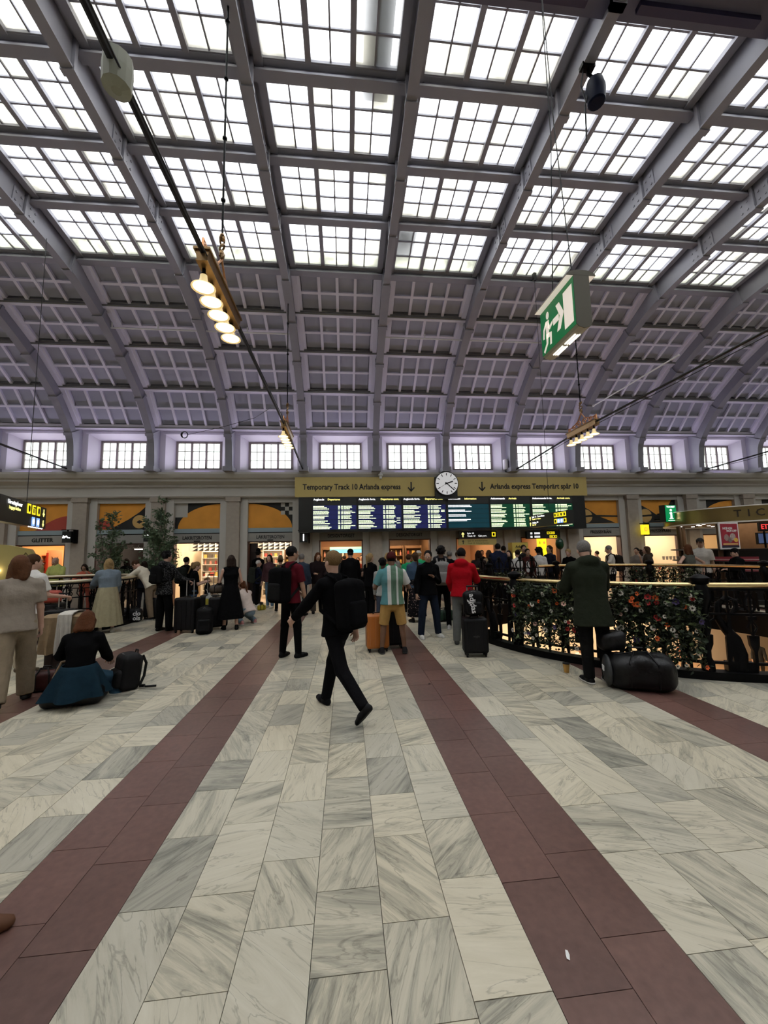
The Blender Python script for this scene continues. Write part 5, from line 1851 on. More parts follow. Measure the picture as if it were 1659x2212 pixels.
# red neon sign and screen at the right edge of the kiosk
x, z = atY(1655, 1138, 10.2)
t = thing('neon_sign', 'red neon lettering glowing at the side of the kiosk', 'sign', (x - 0.12, 10.25, z))
MB().box(-0.05, 0.7, 0, 0.05, -0.13, 0.13).build('backing', BOARD, t)
lettering('ETT', 0.2, mat('neon_red', (1, 0.05, 0.05), 0.5, emit=1.2), t, (0.0, -0.01, 0), EX, EZ, 'lettering', 0.004, 'LEFT')
MB().box(0.1, 0.14, 0.01, 0.04, -0.13 - (z - 1.62) + 0.14, -0.12).build('bracket', BLACK, t)
t = thing('ticket_screen', 'blue screen under the red neon lettering', 'screen', (x + 0.1, 10.3, z - 0.50))
MB().box(-0.3, 0.4, 0, 0.06, 0, 0.34).build('casing', BOARD, t)
MB().box(-0.27, 0.37, -0.005, 0, 0.03, 0.31).build('screen', mat('screen_dusk', (0.08, 0.12, 0.25), 0.3, emit=0.35), t)

# ---------------- two thin indoor trees
BARK = mat('pale_bark', (0.12, 0.10, 0.08), 0.8, noise=0.3, nscale=20)
TLEAF = mat('tree_leaf', (0.11, 0.17, 0.09), 0.55, noise=0.4, nscale=20)
POTM = mat('dark_pot', (0.03, 0.03, 0.03), 0.6)


def tree(px, ytop, Y, w, nleaf, lab, seed):
    rnd = random.Random(seed)
    x, zt = atY(px, ytop, Y)
    t = thing('indoor_tree', lab, 'tree', (x, Y, 0))
    MB().lathe([(0.20, 0), (0.24, 0.02), (0.30, 0.5), (0.31, 0.52), (0.27, 0.52), (0.26, 0.46)], n=18).build('pot', POTM, t, True)
    tr = MB()
    ends = []
    for k in range(5):
        a = k * 1.3 + seed
        top = zt * (1 - 0.1 * k) if k else zt
        P = [(0.04 * math.cos(a), 0.04 * math.sin(a), 0.4)]
        for q in range(1, 7):
            f = q / 6
            P.append((w * 0.35 * f * math.cos(a + f) * (k > 0) + 0.04 * math.cos(a + q), w * 0.35 * f * math.sin(a + f) * (k > 0), 0.4 + (top - 0.4) * f))
        tr.tube(P, [0.022 - 0.003 * q for q in range(7)], 6)
        for q in range(26):
            f = rnd.uniform(0.2, 1.0)
            j = min(5, int(f * 6))
            b = np.array(P[j]) + (np.array(P[j + 1]) - np.array(P[j])) * (f * 6 - j)
            ln = w * 0.5 * (1.15 - f) + 0.1
            d = np.array([rnd.gauss(0, 1), rnd.gauss(0, 1), rnd.uniform(0.1, 1.2)])
            d /= np.linalg.norm(d)
            e = b + d * ln
            tr.tube([b, e], [0.006, 0.003], 4)
            ends.append((b, e))
    tr.build('trunk', BARK, t)
    pts = []
    for _ in range(nleaf):
        b, e = rnd.choice(ends)
        f = rnd.uniform(0.25, 1.05)
        pts.append(b + (e - b) * f + np.array([rnd.gauss(0, 0.035), rnd.gauss(0, 0.035), rnd.gauss(0, 0.04)]))
    vs, fs = leaves_on(pts, 0.085, 0.1, rnd)
    tag(MB().add(vs, fs).build('foliage', TLEAF, t), kind='stuff')


tree(243, 1108, 13.4, 1.0, 2600, 'slender potted tree with small leaves before the clothes shop', 2)
tree(352, 1080, 13.2, 1.1, 4200, 'taller slender potted tree before the pillar left of the liquorice shop', 6)

# ---------------- ticket machines and other floor things
YM = mat('machine_yellow', (0.62, 0.47, 0.09), 0.5)
YM2 = mat('machine_dull_yellow', (0.36, 0.30, 0.10), 0.6)
x, z = atY(1118, 1172, 13.3)
t = thing('ticket_machine', 'yellow Arlanda express ticket machine beside the passage', 'machine', (x, 13.3, 0), -0.12)
MB().box(-0.27, 0.27, -0.25, 0.25, 0, 1.97).build('cabinet', YM, t)
MB().box(-0.25, 0.25, -0.262, -0.25, 1.02, 1.62).build('lit_panel', mat('machine_lit', (0.95, 0.8, 0.35), 0.5, emit=0.7), t)
lettering('Arlanda', 0.12, DARKL, t, (0.03, -0.255, 1.82), EX, EZ, 'lettering', 0.002, bold=0.003)
lettering('express', 0.12, DARKL, t, (0.05, -0.255, 1.71), EX, EZ, 'lettering', 0.002, bold=0.003)
MB().box(-0.12, 0.14, -0.272, -0.262, 1.2, 1.45).build('touch_screen', BOARD, t)
t = thing('information_stand', 'dull yellow information stand with rounded top at the dark edge of the hall', 'stand', (-7.22, 8.9, 0), 0.35)
MB().prism([(-0.95, 0), (0.75, 0), (0.75, 1.55), (0.55, 1.93), (0.2, 2.02), (-0.3, 2.08), (-0.35, 2.2), (-0.5, 2.28), (-0.7, 2.2), (-0.95, 2.1)], (0, 0, 0), EX, EZ, NEY, -0.1, 0.1).build('panel', YM2, t)
MB().box(-0.9, -0.1, -0.115, -0.1, 1.80, 1.84).box(-0.9, -0.15, -0.115, -0.1, 1.72, 1.75).build('printed_lines', DARKL, t)
MB().box(-0.95, 0.1, -0.16, -0.1, 1.48, 1.52).build('light_strip', LAMP, t)
MB().box(0.42, 0.56, -0.112, -0.1, 1.66, 1.78).tube([(0.44, -0.105, 1.78), (0.49, -0.105, 1.86), (0.54, -0.105, 1.78)], 0.012, 5).build('padlock_symbol', _M['faded_letters'], t)
x, z = atY(1209, 1175, 13.0)
t = thing('balloon', 'dark green egg-shaped balloon on a stick above the crowd', 'balloon', (x, 13.0, z))
MB().ball((0, 0, 0), 0.14, 16, 12, sc=(1, 1, 1.45)).build('skin', mat('balloon_green', (0.005, 0.045, 0.018), 0.15), t, True)
MB().lathe([(0.03, 0.2), (0.015, 0.23), (0.03, 0.25)], n=8).build('knot', mat('balloon_green', (0, 0, 0)), t)
MB().tube([(0, 0, -0.2), (0.02, 0, -z + 1.0), (0.0, 0, -z + 0.02)], 0.008, 5).lathe([(0.12, -z), (0.12, -z + 0.02), (0.01, -z + 0.03)], n=12).build('stick', BLACK, t)
g = gz(1224, 1452)
t = thing('paper_cup', 'amber paper cup standing on the floor by the balustrade kerb', 'cup', (g[0], g[1], 0.0))
MB().lathe([(0.032, 0), (0.045, 0.11), (0.047, 0.115)], n=14).build('cup', mat('amber_cup', (0.45, 0.24, 0.05), 0.5), t, True)
MB().lathe([(0.048, 0.115), (0.048, 0.125), (0.03, 0.13), (0.005, 0.13)], n=14).build('lid', BLACKP, t)
g = gz(1226, 2064)
t = thing('paper_scrap', 'tiny crumpled white paper scrap on the dark red band', 'litter', (g[0], g[1], 0.001), 1.2)
MB().add([(-0.02, -0.006, 0), (0.0, -0.008, 0.004), (0.022, -0.004, 0), (0.02, 0.006, 0.003), (0.0, 0.007, 0.0), (-0.02, 0.006, 0.004)], [(0, 1, 4, 5), (1, 2, 3, 4)]).build('scrap', WHITEP, t)
g = gz(928, 1478)
tag(MB().add([(-0.02, -0.015, 0), (0.02, -0.01, 0.006), (0.025, 0.012, 0), (-0.01, 0.016, 0.005)], [(0, 1, 2, 3)]).build('dark_scrap', BLACKP, None, False, (g[0], g[1], 0.002)), 'tiny dark scrap on the marble left of the orange suitcase', 'litter')
# ================================================================== PEOPLE
def vec(*a):
    return np.array(a, float)


def unit(v):
    return v / (np.linalg.norm(v) + 1e-9)


class SDF:
    """union of soft tapered limbs, meshed into one closed surface"""

    def __init__(s):
        s.p, s.clips, s.sub = [], [], []

    def cone(s, a, b, ra, rb, k=0.03, flat=None, cut=None):
        s.p.append(('c', vec(*a), vec(*b), ra, rb, k, flat, cut))
        return s

    def ell(s, c, r, frame=None, k=0.02):
        s.p.append(('e', vec(*c), vec(*r), np.eye(3) if frame is None else frame, None, k, None, None))
        return s

    def rbox(s, c, hx, r, frame=None, k=0.015):
        s.p.append(('b', vec(*c), vec(*hx), np.eye(3) if frame is None else frame, r, k, None, None))
        return s

    def clip(s, n, c):
        s.clips.append((vec(*n), c))
        return s

    def minus(s, c, r, k=0.01):
        s.sub.append((vec(*c), r, k))
        return s

    def mesh(s, h):
        lo, hi, bb = [], [], []
        for t, a, b, ra, rb, k, fl, cut in s.p:
            if t == 'c':
                m = max(ra, rb)
                l, u = np.minimum(a, b) - m, np.maximum(a, b) + m
            else:
                e = np.abs(ra.T) @ (b if t == 'e' else b)
                l, u = a - e, a + e
            bb.append((l - k - 2 * h, u + k + 2 * h))
            lo.append(l)
            hi.append(u)
        o = np.min(lo, 0) - 3 * h
        n = np.ceil((np.max(hi, 0) + 3 * h - o) / h).astype(int) + 1
        D = np.full(n, 1.0, np.float32)
        ax = [(o[i] + h * np.arange(n[i])).astype(np.float32) for i in range(3)]
        for (t, a, b, ra, rb, k, fl, cut), (l, u) in zip(s.p, bb):
            i0 = np.maximum(np.floor((l - o) / h).astype(int), 0)
            i1 = np.minimum(np.ceil((u - o) / h).astype(int) + 1, n)
            X, Y, Z = np.meshgrid(*[ax[i][i0[i]:i1[i]] for i in range(3)], indexing='ij', sparse=True)
            qx, qy, qz = X - a[0], Y - a[1], Z - a[2]
            if t == 'c':
                ab = b - a
                if fl is not None:
                    f, fk = fl
                    w = (qx * f[0] + qy * f[1] + qz * f[2]) * (fk - 1)
                    q2x, q2y, q2z = qx + f[0] * w, qy + f[1] * w, qz + f[2] * w
                    ab2 = ab + f * ((ab @ f) * (fk - 1))
                else:
                    q2x, q2y, q2z, ab2 = qx, qy, qz, ab
                L2 = ab2 @ ab2 + 1e-9
                tt = np.clip((q2x * ab2[0] + q2y * ab2[1] + q2z * ab2[2]) / L2, 0, 1)
                d = np.sqrt((q2x - ab2[0] * tt) ** 2 + (q2y - ab2[1] * tt) ** 2 + (q2z - ab2[2] * tt) ** 2) - (ra + (rb - ra) * tt)
                if cut:
                    un = unit(ab)
                    if 'b' in cut:
                        d = np.maximum(d, (qx - ab[0]) * un[0] + (qy - ab[1]) * un[1] + (qz - ab[2]) * un[2])
                    if 'a' in cut:
                        d = np.maximum(d, -(qx * un[0] + qy * un[1] + qz * un[2]))
            else:
                R = ra
                c = [qx * R[i][0] + qy * R[i][1] + qz * R[i][2] for i in range(3)]
                if t == 'e':
                    d = (np.sqrt(sum((c[i] / b[i]) ** 2 for i in range(3))) - 1) * float(np.min(b))
                else:
                    e = [np.abs(c[i]) - (b[i] - rb) for i in range(3)]
                    d = np.sqrt(sum(np.maximum(q, 0) ** 2 for q in e)) + np.minimum(np.maximum(np.maximum(e[0], e[1]), e[2]), 0) - rb
            sl = tuple(slice(i0[i], i1[i]) for i in range(3))
            D1 = D[sl]
            hh = np.clip(0.5 + 0.5 * (D1 - d) / k, 0, 1)
            D[sl] = D1 * (1 - hh) + d * hh - k * hh * (1 - hh)
        X, Y, Z = np.meshgrid(*ax, indexing='ij', sparse=True)
        for c, r, k in s.sub:
            d = r - np.sqrt((X - c[0]) ** 2 + (Y - c[1]) ** 2 + (Z - c[2]) ** 2)
            D = np.maximum(D, d)
        for nn, c in s.clips:
            D = np.maximum(D, X * nn[0] + Y * nn[1] + Z * nn[2] - c)
        return surface_nets(D, o, h)


def surface_nets(D, o, h):
    S = D < 0
    C = [S[a:S.shape[0] - 1 + a, b:S.shape[1] - 1 + b, c:S.shape[2] - 1 + c] for a in (0, 1) for b in (0, 1) for c in (0, 1)]
    anyv = np.logical_or.reduce(C)
    allv = np.logical_and.reduce(C)
    act = anyv & ~allv
    I = np.argwhere(act)
    if len(I) == 0:
        return np.zeros((0, 3)), np.zeros((0, 4), int)
    idx = np.full(act.shape, -1, np.int64)
    idx[act] = np.arange(len(I))
    vals = {}
    for a in (0, 1):
        for b in (0, 1):
            for c in (0, 1):
                vals[(a, b, c)] = D[I[:, 0] + a, I[:, 1] + b, I[:, 2] + c]
    acc = np.zeros((len(I), 3))
    cnt = np.zeros(len(I))
    for axis in range(3):
        oth = [q for q in range(3) if q != axis]
        for u in (0, 1):
            for w in (0, 1):
                p0 = [0, 0, 0]
                p0[oth[0]], p0[oth[1]] = u, w
                p1 = list(p0)
                p1[axis] = 1
                v0, v1 = vals[tuple(p0)], vals[tuple(p1)]
                m = (v0 < 0) != (v1 < 0)
                t = v0 / (v0 - v1 + 1e-12 * ((v0 - v1) == 0))
                pt = np.tile(np.array(p0, float), (len(I), 1))
                pt[:, axis] = t
                acc[m] += pt[m]
                cnt[m] += 1
    V = o + h * (I + acc / cnt[:, None])
    Q = []
    for axis in range(3):
        oth = [q for q in range(3) if q != axis]
        sl0 = [slice(None)] * 3
        sl1 = [slice(None)] * 3
        sl0[axis] = slice(0, -1)
        sl1[axis] = slice(1, None)
        A_, B_ = S[tuple(sl0)], S[tuple(sl1)]
        m = A_ != B_
        E_ = np.argwhere(m)
        ok = np.ones(len(E_), bool)
        for q in oth:
            ok &= (E_[:, q] > 0) & (E_[:, q] < S.shape[q] - 1)
        E_ = E_[ok]
        flip = A_[tuple(E_.T)]
        e0, e1 = np.zeros(3, int), np.zeros(3, int)
        e0[oth[0]], e1[oth[1]] = 1, 1
        c = [idx[tuple((E_ - k).T)] for k in (0 * e0, e0, e0 + e1, e1)]
        quad = np.stack(c, -1)
        if axis == 1:
            flip = ~flip
        quad[flip] = quad[flip][:, ::-1]
        Q.append(quad)
    Q = np.concatenate(Q)
    Q = Q[(Q >= 0).all(1)]
    if len(Q):
        c = V - V.mean(0)
        a, b, d, e = (c[Q[:, k]] for k in range(4))
        if (np.einsum('ij,ij->i', a, np.cross(b, d)) + np.einsum('ij,ij->i', a, np.cross(d, e))).sum() < 0:
            Q = Q[:, ::-1]
    return V, Q


def mesh_arrays(name, parts, mats):
    """parts: list of (V, Q, material index)"""
    V = np.concatenate([p[0] for p in parts])
    off, Q, mi = 0, [], []
    for v, q, m in parts:
        Q.append(q + off)
        mi.append(np.full(len(q), m))
        off += len(v)
    Q, mi = np.concatenate(Q), np.concatenate(mi)
    me = bpy.data.meshes.new(name)
    me.vertices.add(len(V))
    me.vertices.foreach_set('co', V.astype(np.float32).ravel())
    me.loops.add(Q.size)
    me.loops.foreach_set('vertex_index', Q.astype(np.int32).ravel())
    me.polygons.add(len(Q))
    me.polygons.foreach_set('loop_start', np.arange(0, Q.size, 4, dtype=np.int32))
    me.polygons.foreach_set('material_index', mi.astype(np.int32))
    me.polygons.foreach_set('use_smooth', np.ones(len(Q), bool))
    for m in mats:
        me.materials.append(m)
    me.update(calc_edges=True)
    return me


EYEW = mat('eye_white', (0.7, 0.68, 0.65), 0.3)
EYED = mat('eye_dark', (0.02, 0.012, 0.008), 0.2)
LIPM = mat('lip', (0.30, 0.12, 0.10), 0.5)
SOLEW = mat('white_sole', (0.7, 0.69, 0.66), 0.6)
HAIRC = {'black': (0.008, 0.007, 0.007), 'dark': (0.022, 0.013, 0.009), 'brown': (0.06, 0.03, 0.015), 'auburn': (0.085, 0.030, 0.012), 'red': (0.10, 0.042, 0.020), 'blond': (0.30, 0.20, 0.09), 'fair': (0.18, 0.11, 0.05), 'grey': (0.16, 0.15, 0.14), 'white': (0.55, 0.53, 0.50)}


def hairm(c):
    return mat('hair_' + c, HAIRC[c], 0.7, noise=0.35, nscale=60, bump=0.5, spec=0.12)


def deg(a):
    return math.radians(a)


def hand_sdf(wrist, f, palm_n, curl, s, thumb_side):
    """palm and five separate fingers, bent by curl degrees; f = direction of the forearm"""
    S = SDF()
    f = unit(f)
    n = unit(palm_n - f * (palm_n @ f))
    w = unit(np.cross(f, n)) * thumb_side          # towards the thumb
    pe = wrist + f * 0.085 * s
    S.cone(wrist - f * 0.03 * s, wrist + f * 0.01 * s, 0.029 * s, 0.028 * s, 0.01)
    S.cone(wrist + f * 0.012 * s - w * 0.012 * s, pe - w * 0.022 * s, 0.022 * s, 0.020 * s, 0.012, (n, 1.35))
    S.cone(wrist + f * 0.012 * s + w * 0.012 * s, pe + w * 0.022 * s, 0.023 * s, 0.020 * s, 0.012, (n, 1.35))
    for k, (off, l) in enumerate(((0.033, 0.070), (0.011, 0.080), (-0.011, 0.074), (-0.033, 0.056))):
        b = pe + w * off * s - f * 0.008 * s
        c1, c2 = deg(curl * 0.6), deg(curl * 1.4)
        d1 = f * math.cos(c1) + n * math.sin(c1) + w * off * 1.2
        d2 = f * math.cos(c2) + n * math.sin(c2) + w * off * 0.4
        m = b + unit(d1) * l * 0.52 * s
        e = m + unit(d2) * l * 0.48 * s
        S.cone(b, m, 0.0098 * s, 0.0088 * s, 0.004)
        S.cone(m, e, 0.0088 * s, 0.0072 * s, 0.004)
    tb = wrist + f * 0.028 * s + w * 0.026 * s
    td = unit(f * 0.75 + w * 0.75 + n * 0.25)
    tm = tb + td * 0.036 * s
    S.cone(tb, tm, 0.014 * s, 0.0105 * s, 0.01)
    S.cone(tm, tm + unit(f * 0.9 + w * 0.35 + n * (0.2 + curl / 120)) * 0.032 * s, 0.0105 * s, 0.008 * s, 0.004)
    return S


def skirt_mesh(top, bot, rt, rb, sy, pleats, depth, n=72, rings=9, lean=(0, 0)):
    vs, fs = [], []
    for i in range(rings + 1):
        f = i / rings
        r = rt + (rb - rt) * f ** 0.8
        c = top + (bot - top) * f
        for j in range(n):
            a = 2 * math.pi * j / n
            rr = r * (1 + depth * f * math.sin(pleats * a + 1.3 * math.sin(2 * a)))
            vs.append((c[0] + rr * math.cos(a), c[1] + rr * math.sin(a) * sy, c[2]))
    for i in range(rings):
        for j in range(n):
            j2 = (j + 1) % n
            fs.append((i * n + j, (i + 1) * n + j, (i + 1) * n + j2, i * n + j2))
    # inner return so the cloth has thickness
    o = len(vs)
    for i in (rings, 0):
        for j in range(n):
            x, y, z = vs[i * n + j]
            c = bot if i == rings else top
            vs.append((c[0] + (x - c[0]) * 0.95, c[1] + (y - c[1]) * 0.95, z))
    for j in range(n):
        j2 = (j + 1) % n
        fs.append((rings * n + j, o + j, o + j2, rings * n + j2))
        fs.append((o + j, o + n + j, o + n + j2, o + j2))
        fs.append((o + n + j, j, j2, o + n + j2))
    return vs, fs


def person(label, x, y, rot, h=1.75, legL=(2, 4, 3), legR=(-2, 4, 3), armL=(2, 9, 12, 0.0), armR=(2, 9, 12, 0.0), lean=2, tilt=0, headp=0, heady=0, skin_t='fair', hair='dark', style='short',
           top=(0.1, 0.1, 0.1), sleeve='long', topm=None, loose=0.0, toplen=0.0, bottom=(0.02, 0.02, 0.025), kind='trousers', legloose=0.0, shoe=(0.012, 0.012, 0.012), sole=None, hood=False, zp=None,
           hat=None, res=0.018, curlL=35, curlR=35, footR=0, footL=0, hem=None, skirtr=0.30, pleats=11, group=None, collar=None, build=1.0, z0=0.0, inner=None, face=False, hair_len=0.2):
    s = h / 1.75
    J = {}
    rootz = z0

    def legdir(p, ab, sd):
        return unit(vec(sd * math.sin(deg(ab)), math.sin(deg(p)), -math.cos(deg(p))))
    legs = {}
    lows = []
    for sd, (tp, kb, ab), fp in ((-1, legL, footL), (1, legR, footR)):
        hip = vec(sd * 0.084 * s * build, 0, 0)
        td, sdv = legdir(tp, ab, sd), legdir(tp - kb, ab * 0.6, sd)
        knee = hip + td * 0.43 * s
        ank = knee + sdv * 0.42 * s
        fd = unit(vec(sd * 0.18, math.cos(deg(fp)), -math.sin(deg(fp))))
        fu = unit(vec(0, math.sin(deg(fp)), math.cos(deg(fp))))
        heel = ank - fd * 0.045 * s - fu * 0.075 * s
        toe = ank + fd * 0.165 * s - fu * 0.078 * s
        legs[sd] = (hip, knee, ank, fd, fu)
        lows.append(min(heel[2], toe[2]))
    z = -min(lows) if zp is None else zp
    P0 = vec(0, 0, z)
    for sd in legs:
        a, b, c, fd, fu = legs[sd]
        legs[sd] = (a + P0, b + P0, c + P0, fd, fu)
    up = unit(vec(math.sin(deg(tilt)), math.sin(deg(lean)), math.cos(deg(lean))))
    fw = unit(vec(0, 1, 0) - up * up[1])
    rt = np.cross(fw, up)
    waist, chest, neck = P0 + up * 0.15 * s, P0 + up * 0.36 * s, P0 + up * 0.545 * s
    arms = {}
    for sd, (p, ab, el, inw) in ((-1, armL), (1, armR)):
        sh = P0 + up * 0.462 * s + rt * sd * 0.168 * s * build
        u = unit(vec(sd * math.sin(deg(ab)), math.sin(deg(p)) * math.cos(deg(ab)), -math.cos(deg(p)) * math.cos(deg(ab))))
        f = unit(vec(sd * (math.sin(deg(ab)) * 0.5 - inw), math.sin(deg(p + el)), -math.cos(deg(p + el))))
        elb = sh + u * 0.285 * s
        wr = elb + f * 0.245 * s
        arms[sd] = (sh, elb, wr, f)
    hu = unit(up + fw * math.sin(deg(headp)) * 0.9) if headp else unit(up * 0.6 + vec(0, 0, 0.4))
    hf0 = unit(fw - hu * (fw @ hu))
    hr0 = np.cross(hf0, hu)
    hf = hf0 * math.cos(deg(heady)) - hr0 * math.sin(deg(heady))
    hr = np.cross(hf, hu)
    hc = neck + up * 0.047 * s + hu * 0.112 * s + hf * 0.012 * s
    root = thing('person', label, 'person', (x, y, rootz), rot, group)
    sm = skin(skin_t)
    flat = (fw, 1.45)
    bw = build
    # ---- body: one surface (trunk, limbs) plus finely meshed head and hands grown into it
    B = SDF()
    B.cone(P0 - up * 0.02 * s, waist, 0.125 * s * bw, 0.112 * s * bw, 0.05, flat)
    B.cone(waist, chest, 0.112 * s * bw, 0.135 * s * bw, 0.05, flat)
    B.cone(chest, P0 + up * 0.47 * s, 0.135 * s * bw, 0.10 * s * bw, 0.05, flat)
    B.cone(neck - up * 0.05 * s, hc - hu * 0.05 * s, 0.052 * s, 0.048 * s, 0.03)
    for sd in (-1, 1):
        sh, elb, wr, f = arms[sd]
        B.cone(neck - up * 0.05 * s + rt * sd * 0.03 * s, sh, 0.048 * s, 0.046 * s, 0.04)
        B.cone(sh, elb, 0.044 * s, 0.036 * s, 0.02)
        B.cone(elb, wr, 0.037 * s, 0.026 * s, 0.02)
        hip, knee, ank, fd, fu = legs[sd]
        B.cone(hip, knee, 0.078 * s, 0.052 * s, 0.03)
        B.cone(knee, ank, 0.054 * s, 0.036 * s, 0.02)
        B.cone(knee - fw * 0.01 * s + (ank - knee) * 0.12, knee + (ank - knee) * 0.45 - fw * 0.012 * s, 0.045 * s, 0.042 * s, 0.02)
    parts = [(*B.mesh(res), 0)]
    HS = SDF()
    fr = np.stack([hr, hf, hu])

    def hp(a, b, c):
        return hc + hr * a * s + hf * b * s + hu * c * s
    HS.ell(hp(0, -0.012, 0.025), (0.074 * s, 0.093 * s, 0.088 * s), fr, 0.02)
    HS.ell(hp(0, 0.022, -0.035), (0.062 * s, 0.070 * s, 0.075 * s), fr, 0.02)
    HS.cone(hp(0, 0.05, -0.07), hp(0, 0.062, -0.092), 0.034 * s, 0.026 * s, 0.02)
    HS.cone(hp(0, 0.092, 0.0), hp(0, 0.110, -0.034), 0.008 * s, 0.014 * s, 0.008)
    HS.cone(hp(-0.035, 0.078, 0.022), hp(0.035, 0.078, 0.022), 0.012 * s, 0.012 * s, 0.012)
    HS.cone(hp(-0.017, 0.086, -0.064), hp(0.017, 0.086, -0.064), 0.008 * s, 0.008 * s, 0.006)
    for sd in (-1, 1):
        HS.ell(hp(sd * 0.077, -0.008, -0.018), (0.011 * s, 0.020 * s, 0.031 * s), fr, 0.006)
    HS.cone(hc - hu * 0.06 * s - hf * 0.02 * s, neck - up * 0.02 * s, 0.050 * s, 0.052 * s, 0.025)
    for sd in (-1, 1):
        HS.minus(hp(sd * 0.032, 0.100, 0.002), 0.0135 * s)
    parts.append((*HS.mesh(min(res * 0.55, 0.010)), 0))
    if face:
        for sd in (-1, 1):
            for r_, off, mi in ((0.0125, 0.0795, 1), (0.0062, 0.0872, 2)):
                e_ = SDF().ell(hp(sd * 0.032, off, 0.002), (r_ * s, r_ * s, r_ * s), fr, 0.002)
                parts.append((*e_.mesh(0.0035), mi))
        parts.append((*SDF().cone(hp(-0.018, 0.092, -0.064), hp(0.018, 0.092, -0.064), 0.0062 * s, 0.0062 * s, 0.004).mesh(0.0035), 3))
    for sd, cu in ((-1, curlL), (1, curlR)):
        sh, elb, wr, f = arms[sd]
        pn = -rt * sd if abs(f[2]) > 0.5 else unit(vec(0, 0, -1))
        ts = 1 if (np.cross(f, pn) @ (fw if abs(f[2]) > 0.5 else -rt * sd)) > 0 else -1
        parts.append((*hand_sdf(wr, f, pn, cu, s, ts).mesh(0.0062 if res < 0.02 else 0.0075), 0))
    obj('body', mesh_arrays('body', parts, [sm, EYEW, EYED, LIPM]), root)
    # ---- hair
    if style != 'bald':
        G = SDF()
        G.ell(hp(0, -0.020, 0.030), (0.083 * s, 0.097 * s, 0.096 * s), fr, 0.02)
        if style in ('bob', 'long', 'pony', 'longer'):
            G.cone(hp(0, -0.045, 0.0), hp(0, -0.055, -0.06), 0.075 * s, 0.06 * s, 0.03)
        if style in ('bob', 'long', 'longer'):
            ln = {'bob': 0.10, 'long': 0.26, 'longer': 0.34}[style]
            for a_ in (-0.062, 0.0, 0.062):
                G.cone(hp(a_, -0.035, -0.02), hp(a_ * 1.15, -0.06, -0.05 - ln), 0.046 * s, 0.040 * s if style == 'bob' else 0.034 * s, 0.03)
            for sd in (-1, 1):
                G.cone(hp(sd * 0.073, 0.02, 0.0), hp(sd * 0.082, -0.01, -0.05 - ln * 0.8), 0.026 * s, 0.026 * s, 0.02)
        if style == 'pony':
            G.cone(hp(0, -0.09, 0.055), hp(0, -0.135, 0.03), 0.028 * s, 0.03 * s, 0.02)
            G.cone(hp(0, -0.135, 0.03), hp(0.01, -0.145, -0.26), 0.032 * s, 0.014 * s, 0.02)
        if style == 'curly':
            rr = random.Random(int(abs(x * 1000)))
            for q in range(26):
                a_, b_ = rr.uniform(0, 6.28), rr.uniform(-0.1, 1.4)
                G.ell(hp(0.085 * math.cos(a_) * math.cos(b_), -0.02 + 0.095 * math.sin(a_) * math.cos(b_), 0.03 + 0.095 * math.sin(b_)), (0.03 * s,) * 3, None, 0.012)
        G.clip(hf * 0.93 - hu * 0.36, (hf * 0.93 - hu * 0.36) @ hp(0, 0.050, 0.028))
        if style in ('short', 'curly'):
            G.clip(-hu * 0.95 + hf * 0.3, (-hu * 0.95 + hf * 0.3) @ hp(0, -0.04, -0.055))
        obj('hair', mesh_arrays('hair', [(*G.mesh(min(res * 0.6, 0.011)), 0)], [hairm(hair)]), root)
    if hat:
        kind_h, hcol = hat
        G = SDF()
        if kind_h == 'cap':
            G.ell(hp(0, -0.018, 0.052), (0.088 * s, 0.102 * s, 0.085 * s), fr)
            G.clip(-hu, -hu @ hp(0, 0, 0.045))
            V1, Q1 = G.mesh(0.010)
            G2 = SDF().cone(hp(0, 0.05, 0.052), hp(0, 0.135, 0.045), 0.062 * s, 0.055 * s, 0.01, (hu, 6.0))
            prt = [(V1, Q1, 0), (*G2.mesh(0.008), 0)]
        elif kind_h == 'beanie':
            G.ell(hp(0, -0.018, 0.040), (0.090 * s, 0.106 * s, 0.102 * s), fr)
            G.clip(-hu + hf * 0.2, (-hu + hf * 0.2) @ hp(0, 0, 0.01))
            prt = [(*G.mesh(0.010), 0)]
        else:
            G.cone(hp(0, -0.015, 0.05), hp(0, -0.015, 0.135), 0.088 * s, 0.07 * s, 0.02)
            G.clip(-hu, -hu @ hp(0, 0, 0.05))
            V1, Q1 = G.mesh(0.010)
            G2 = SDF().ell(hp(0, -0.01, 0.055), (0.15 * s, 0.165 * s, 0.013 * s), fr)
            prt = [(V1, Q1, 0), (*G2.mesh(0.008), 0)]
        obj('hat', mesh_arrays('hat', prt, [cloth(hcol)]), root)
    # ---- top
    tm = topm or cloth(top)
    gl = 0.013 + loose * 0.75
    T = SDF()
    lowp = P0 - up * (0.075 + toplen) * s
    T.cone(lowp, waist, (0.186 + loose) * s * bw, (0.136 + loose) * s * bw, 0.05, (fw, 1.36))
    T.cone(waist, chest, (0.132 + loose) * s * bw, (0.158 + loose) * s * bw, 0.05, (fw, 1.38))
    T.cone(chest, P0 + up * 0.475 * s, (0.158 + loose) * s * bw, (0.115 + loose * 0.6) * s * bw, 0.05, (fw, 1.38))
    T.clip(-up, (-up) @ lowp)
    if sleeve != 'none':
        for sd in (-1, 1):
            sh, elb, wr, f = arms[sd]
            T.cone(neck - up * 0.055 * s + rt * sd * 0.035 * s, sh, (0.062 + loose * 0.4) * s, (0.050 + gl * 0.6) * s, 0.04)
            if sleeve == 'short':
                T.cone(sh, sh + (elb - sh) * 0.76, (0.047 + gl) * s, (0.048 + gl) * s, 0.02, None, 'b')
            else:
                T.cone(sh, elb, (0.046 + gl) * s, (0.040 + gl) * s, 0.02)
                T.cone(elb, wr - f * 0.005, (0.040 + gl) * s, (0.029 + gl * 0.8) * s, 0.02, None, 'b')
    else:
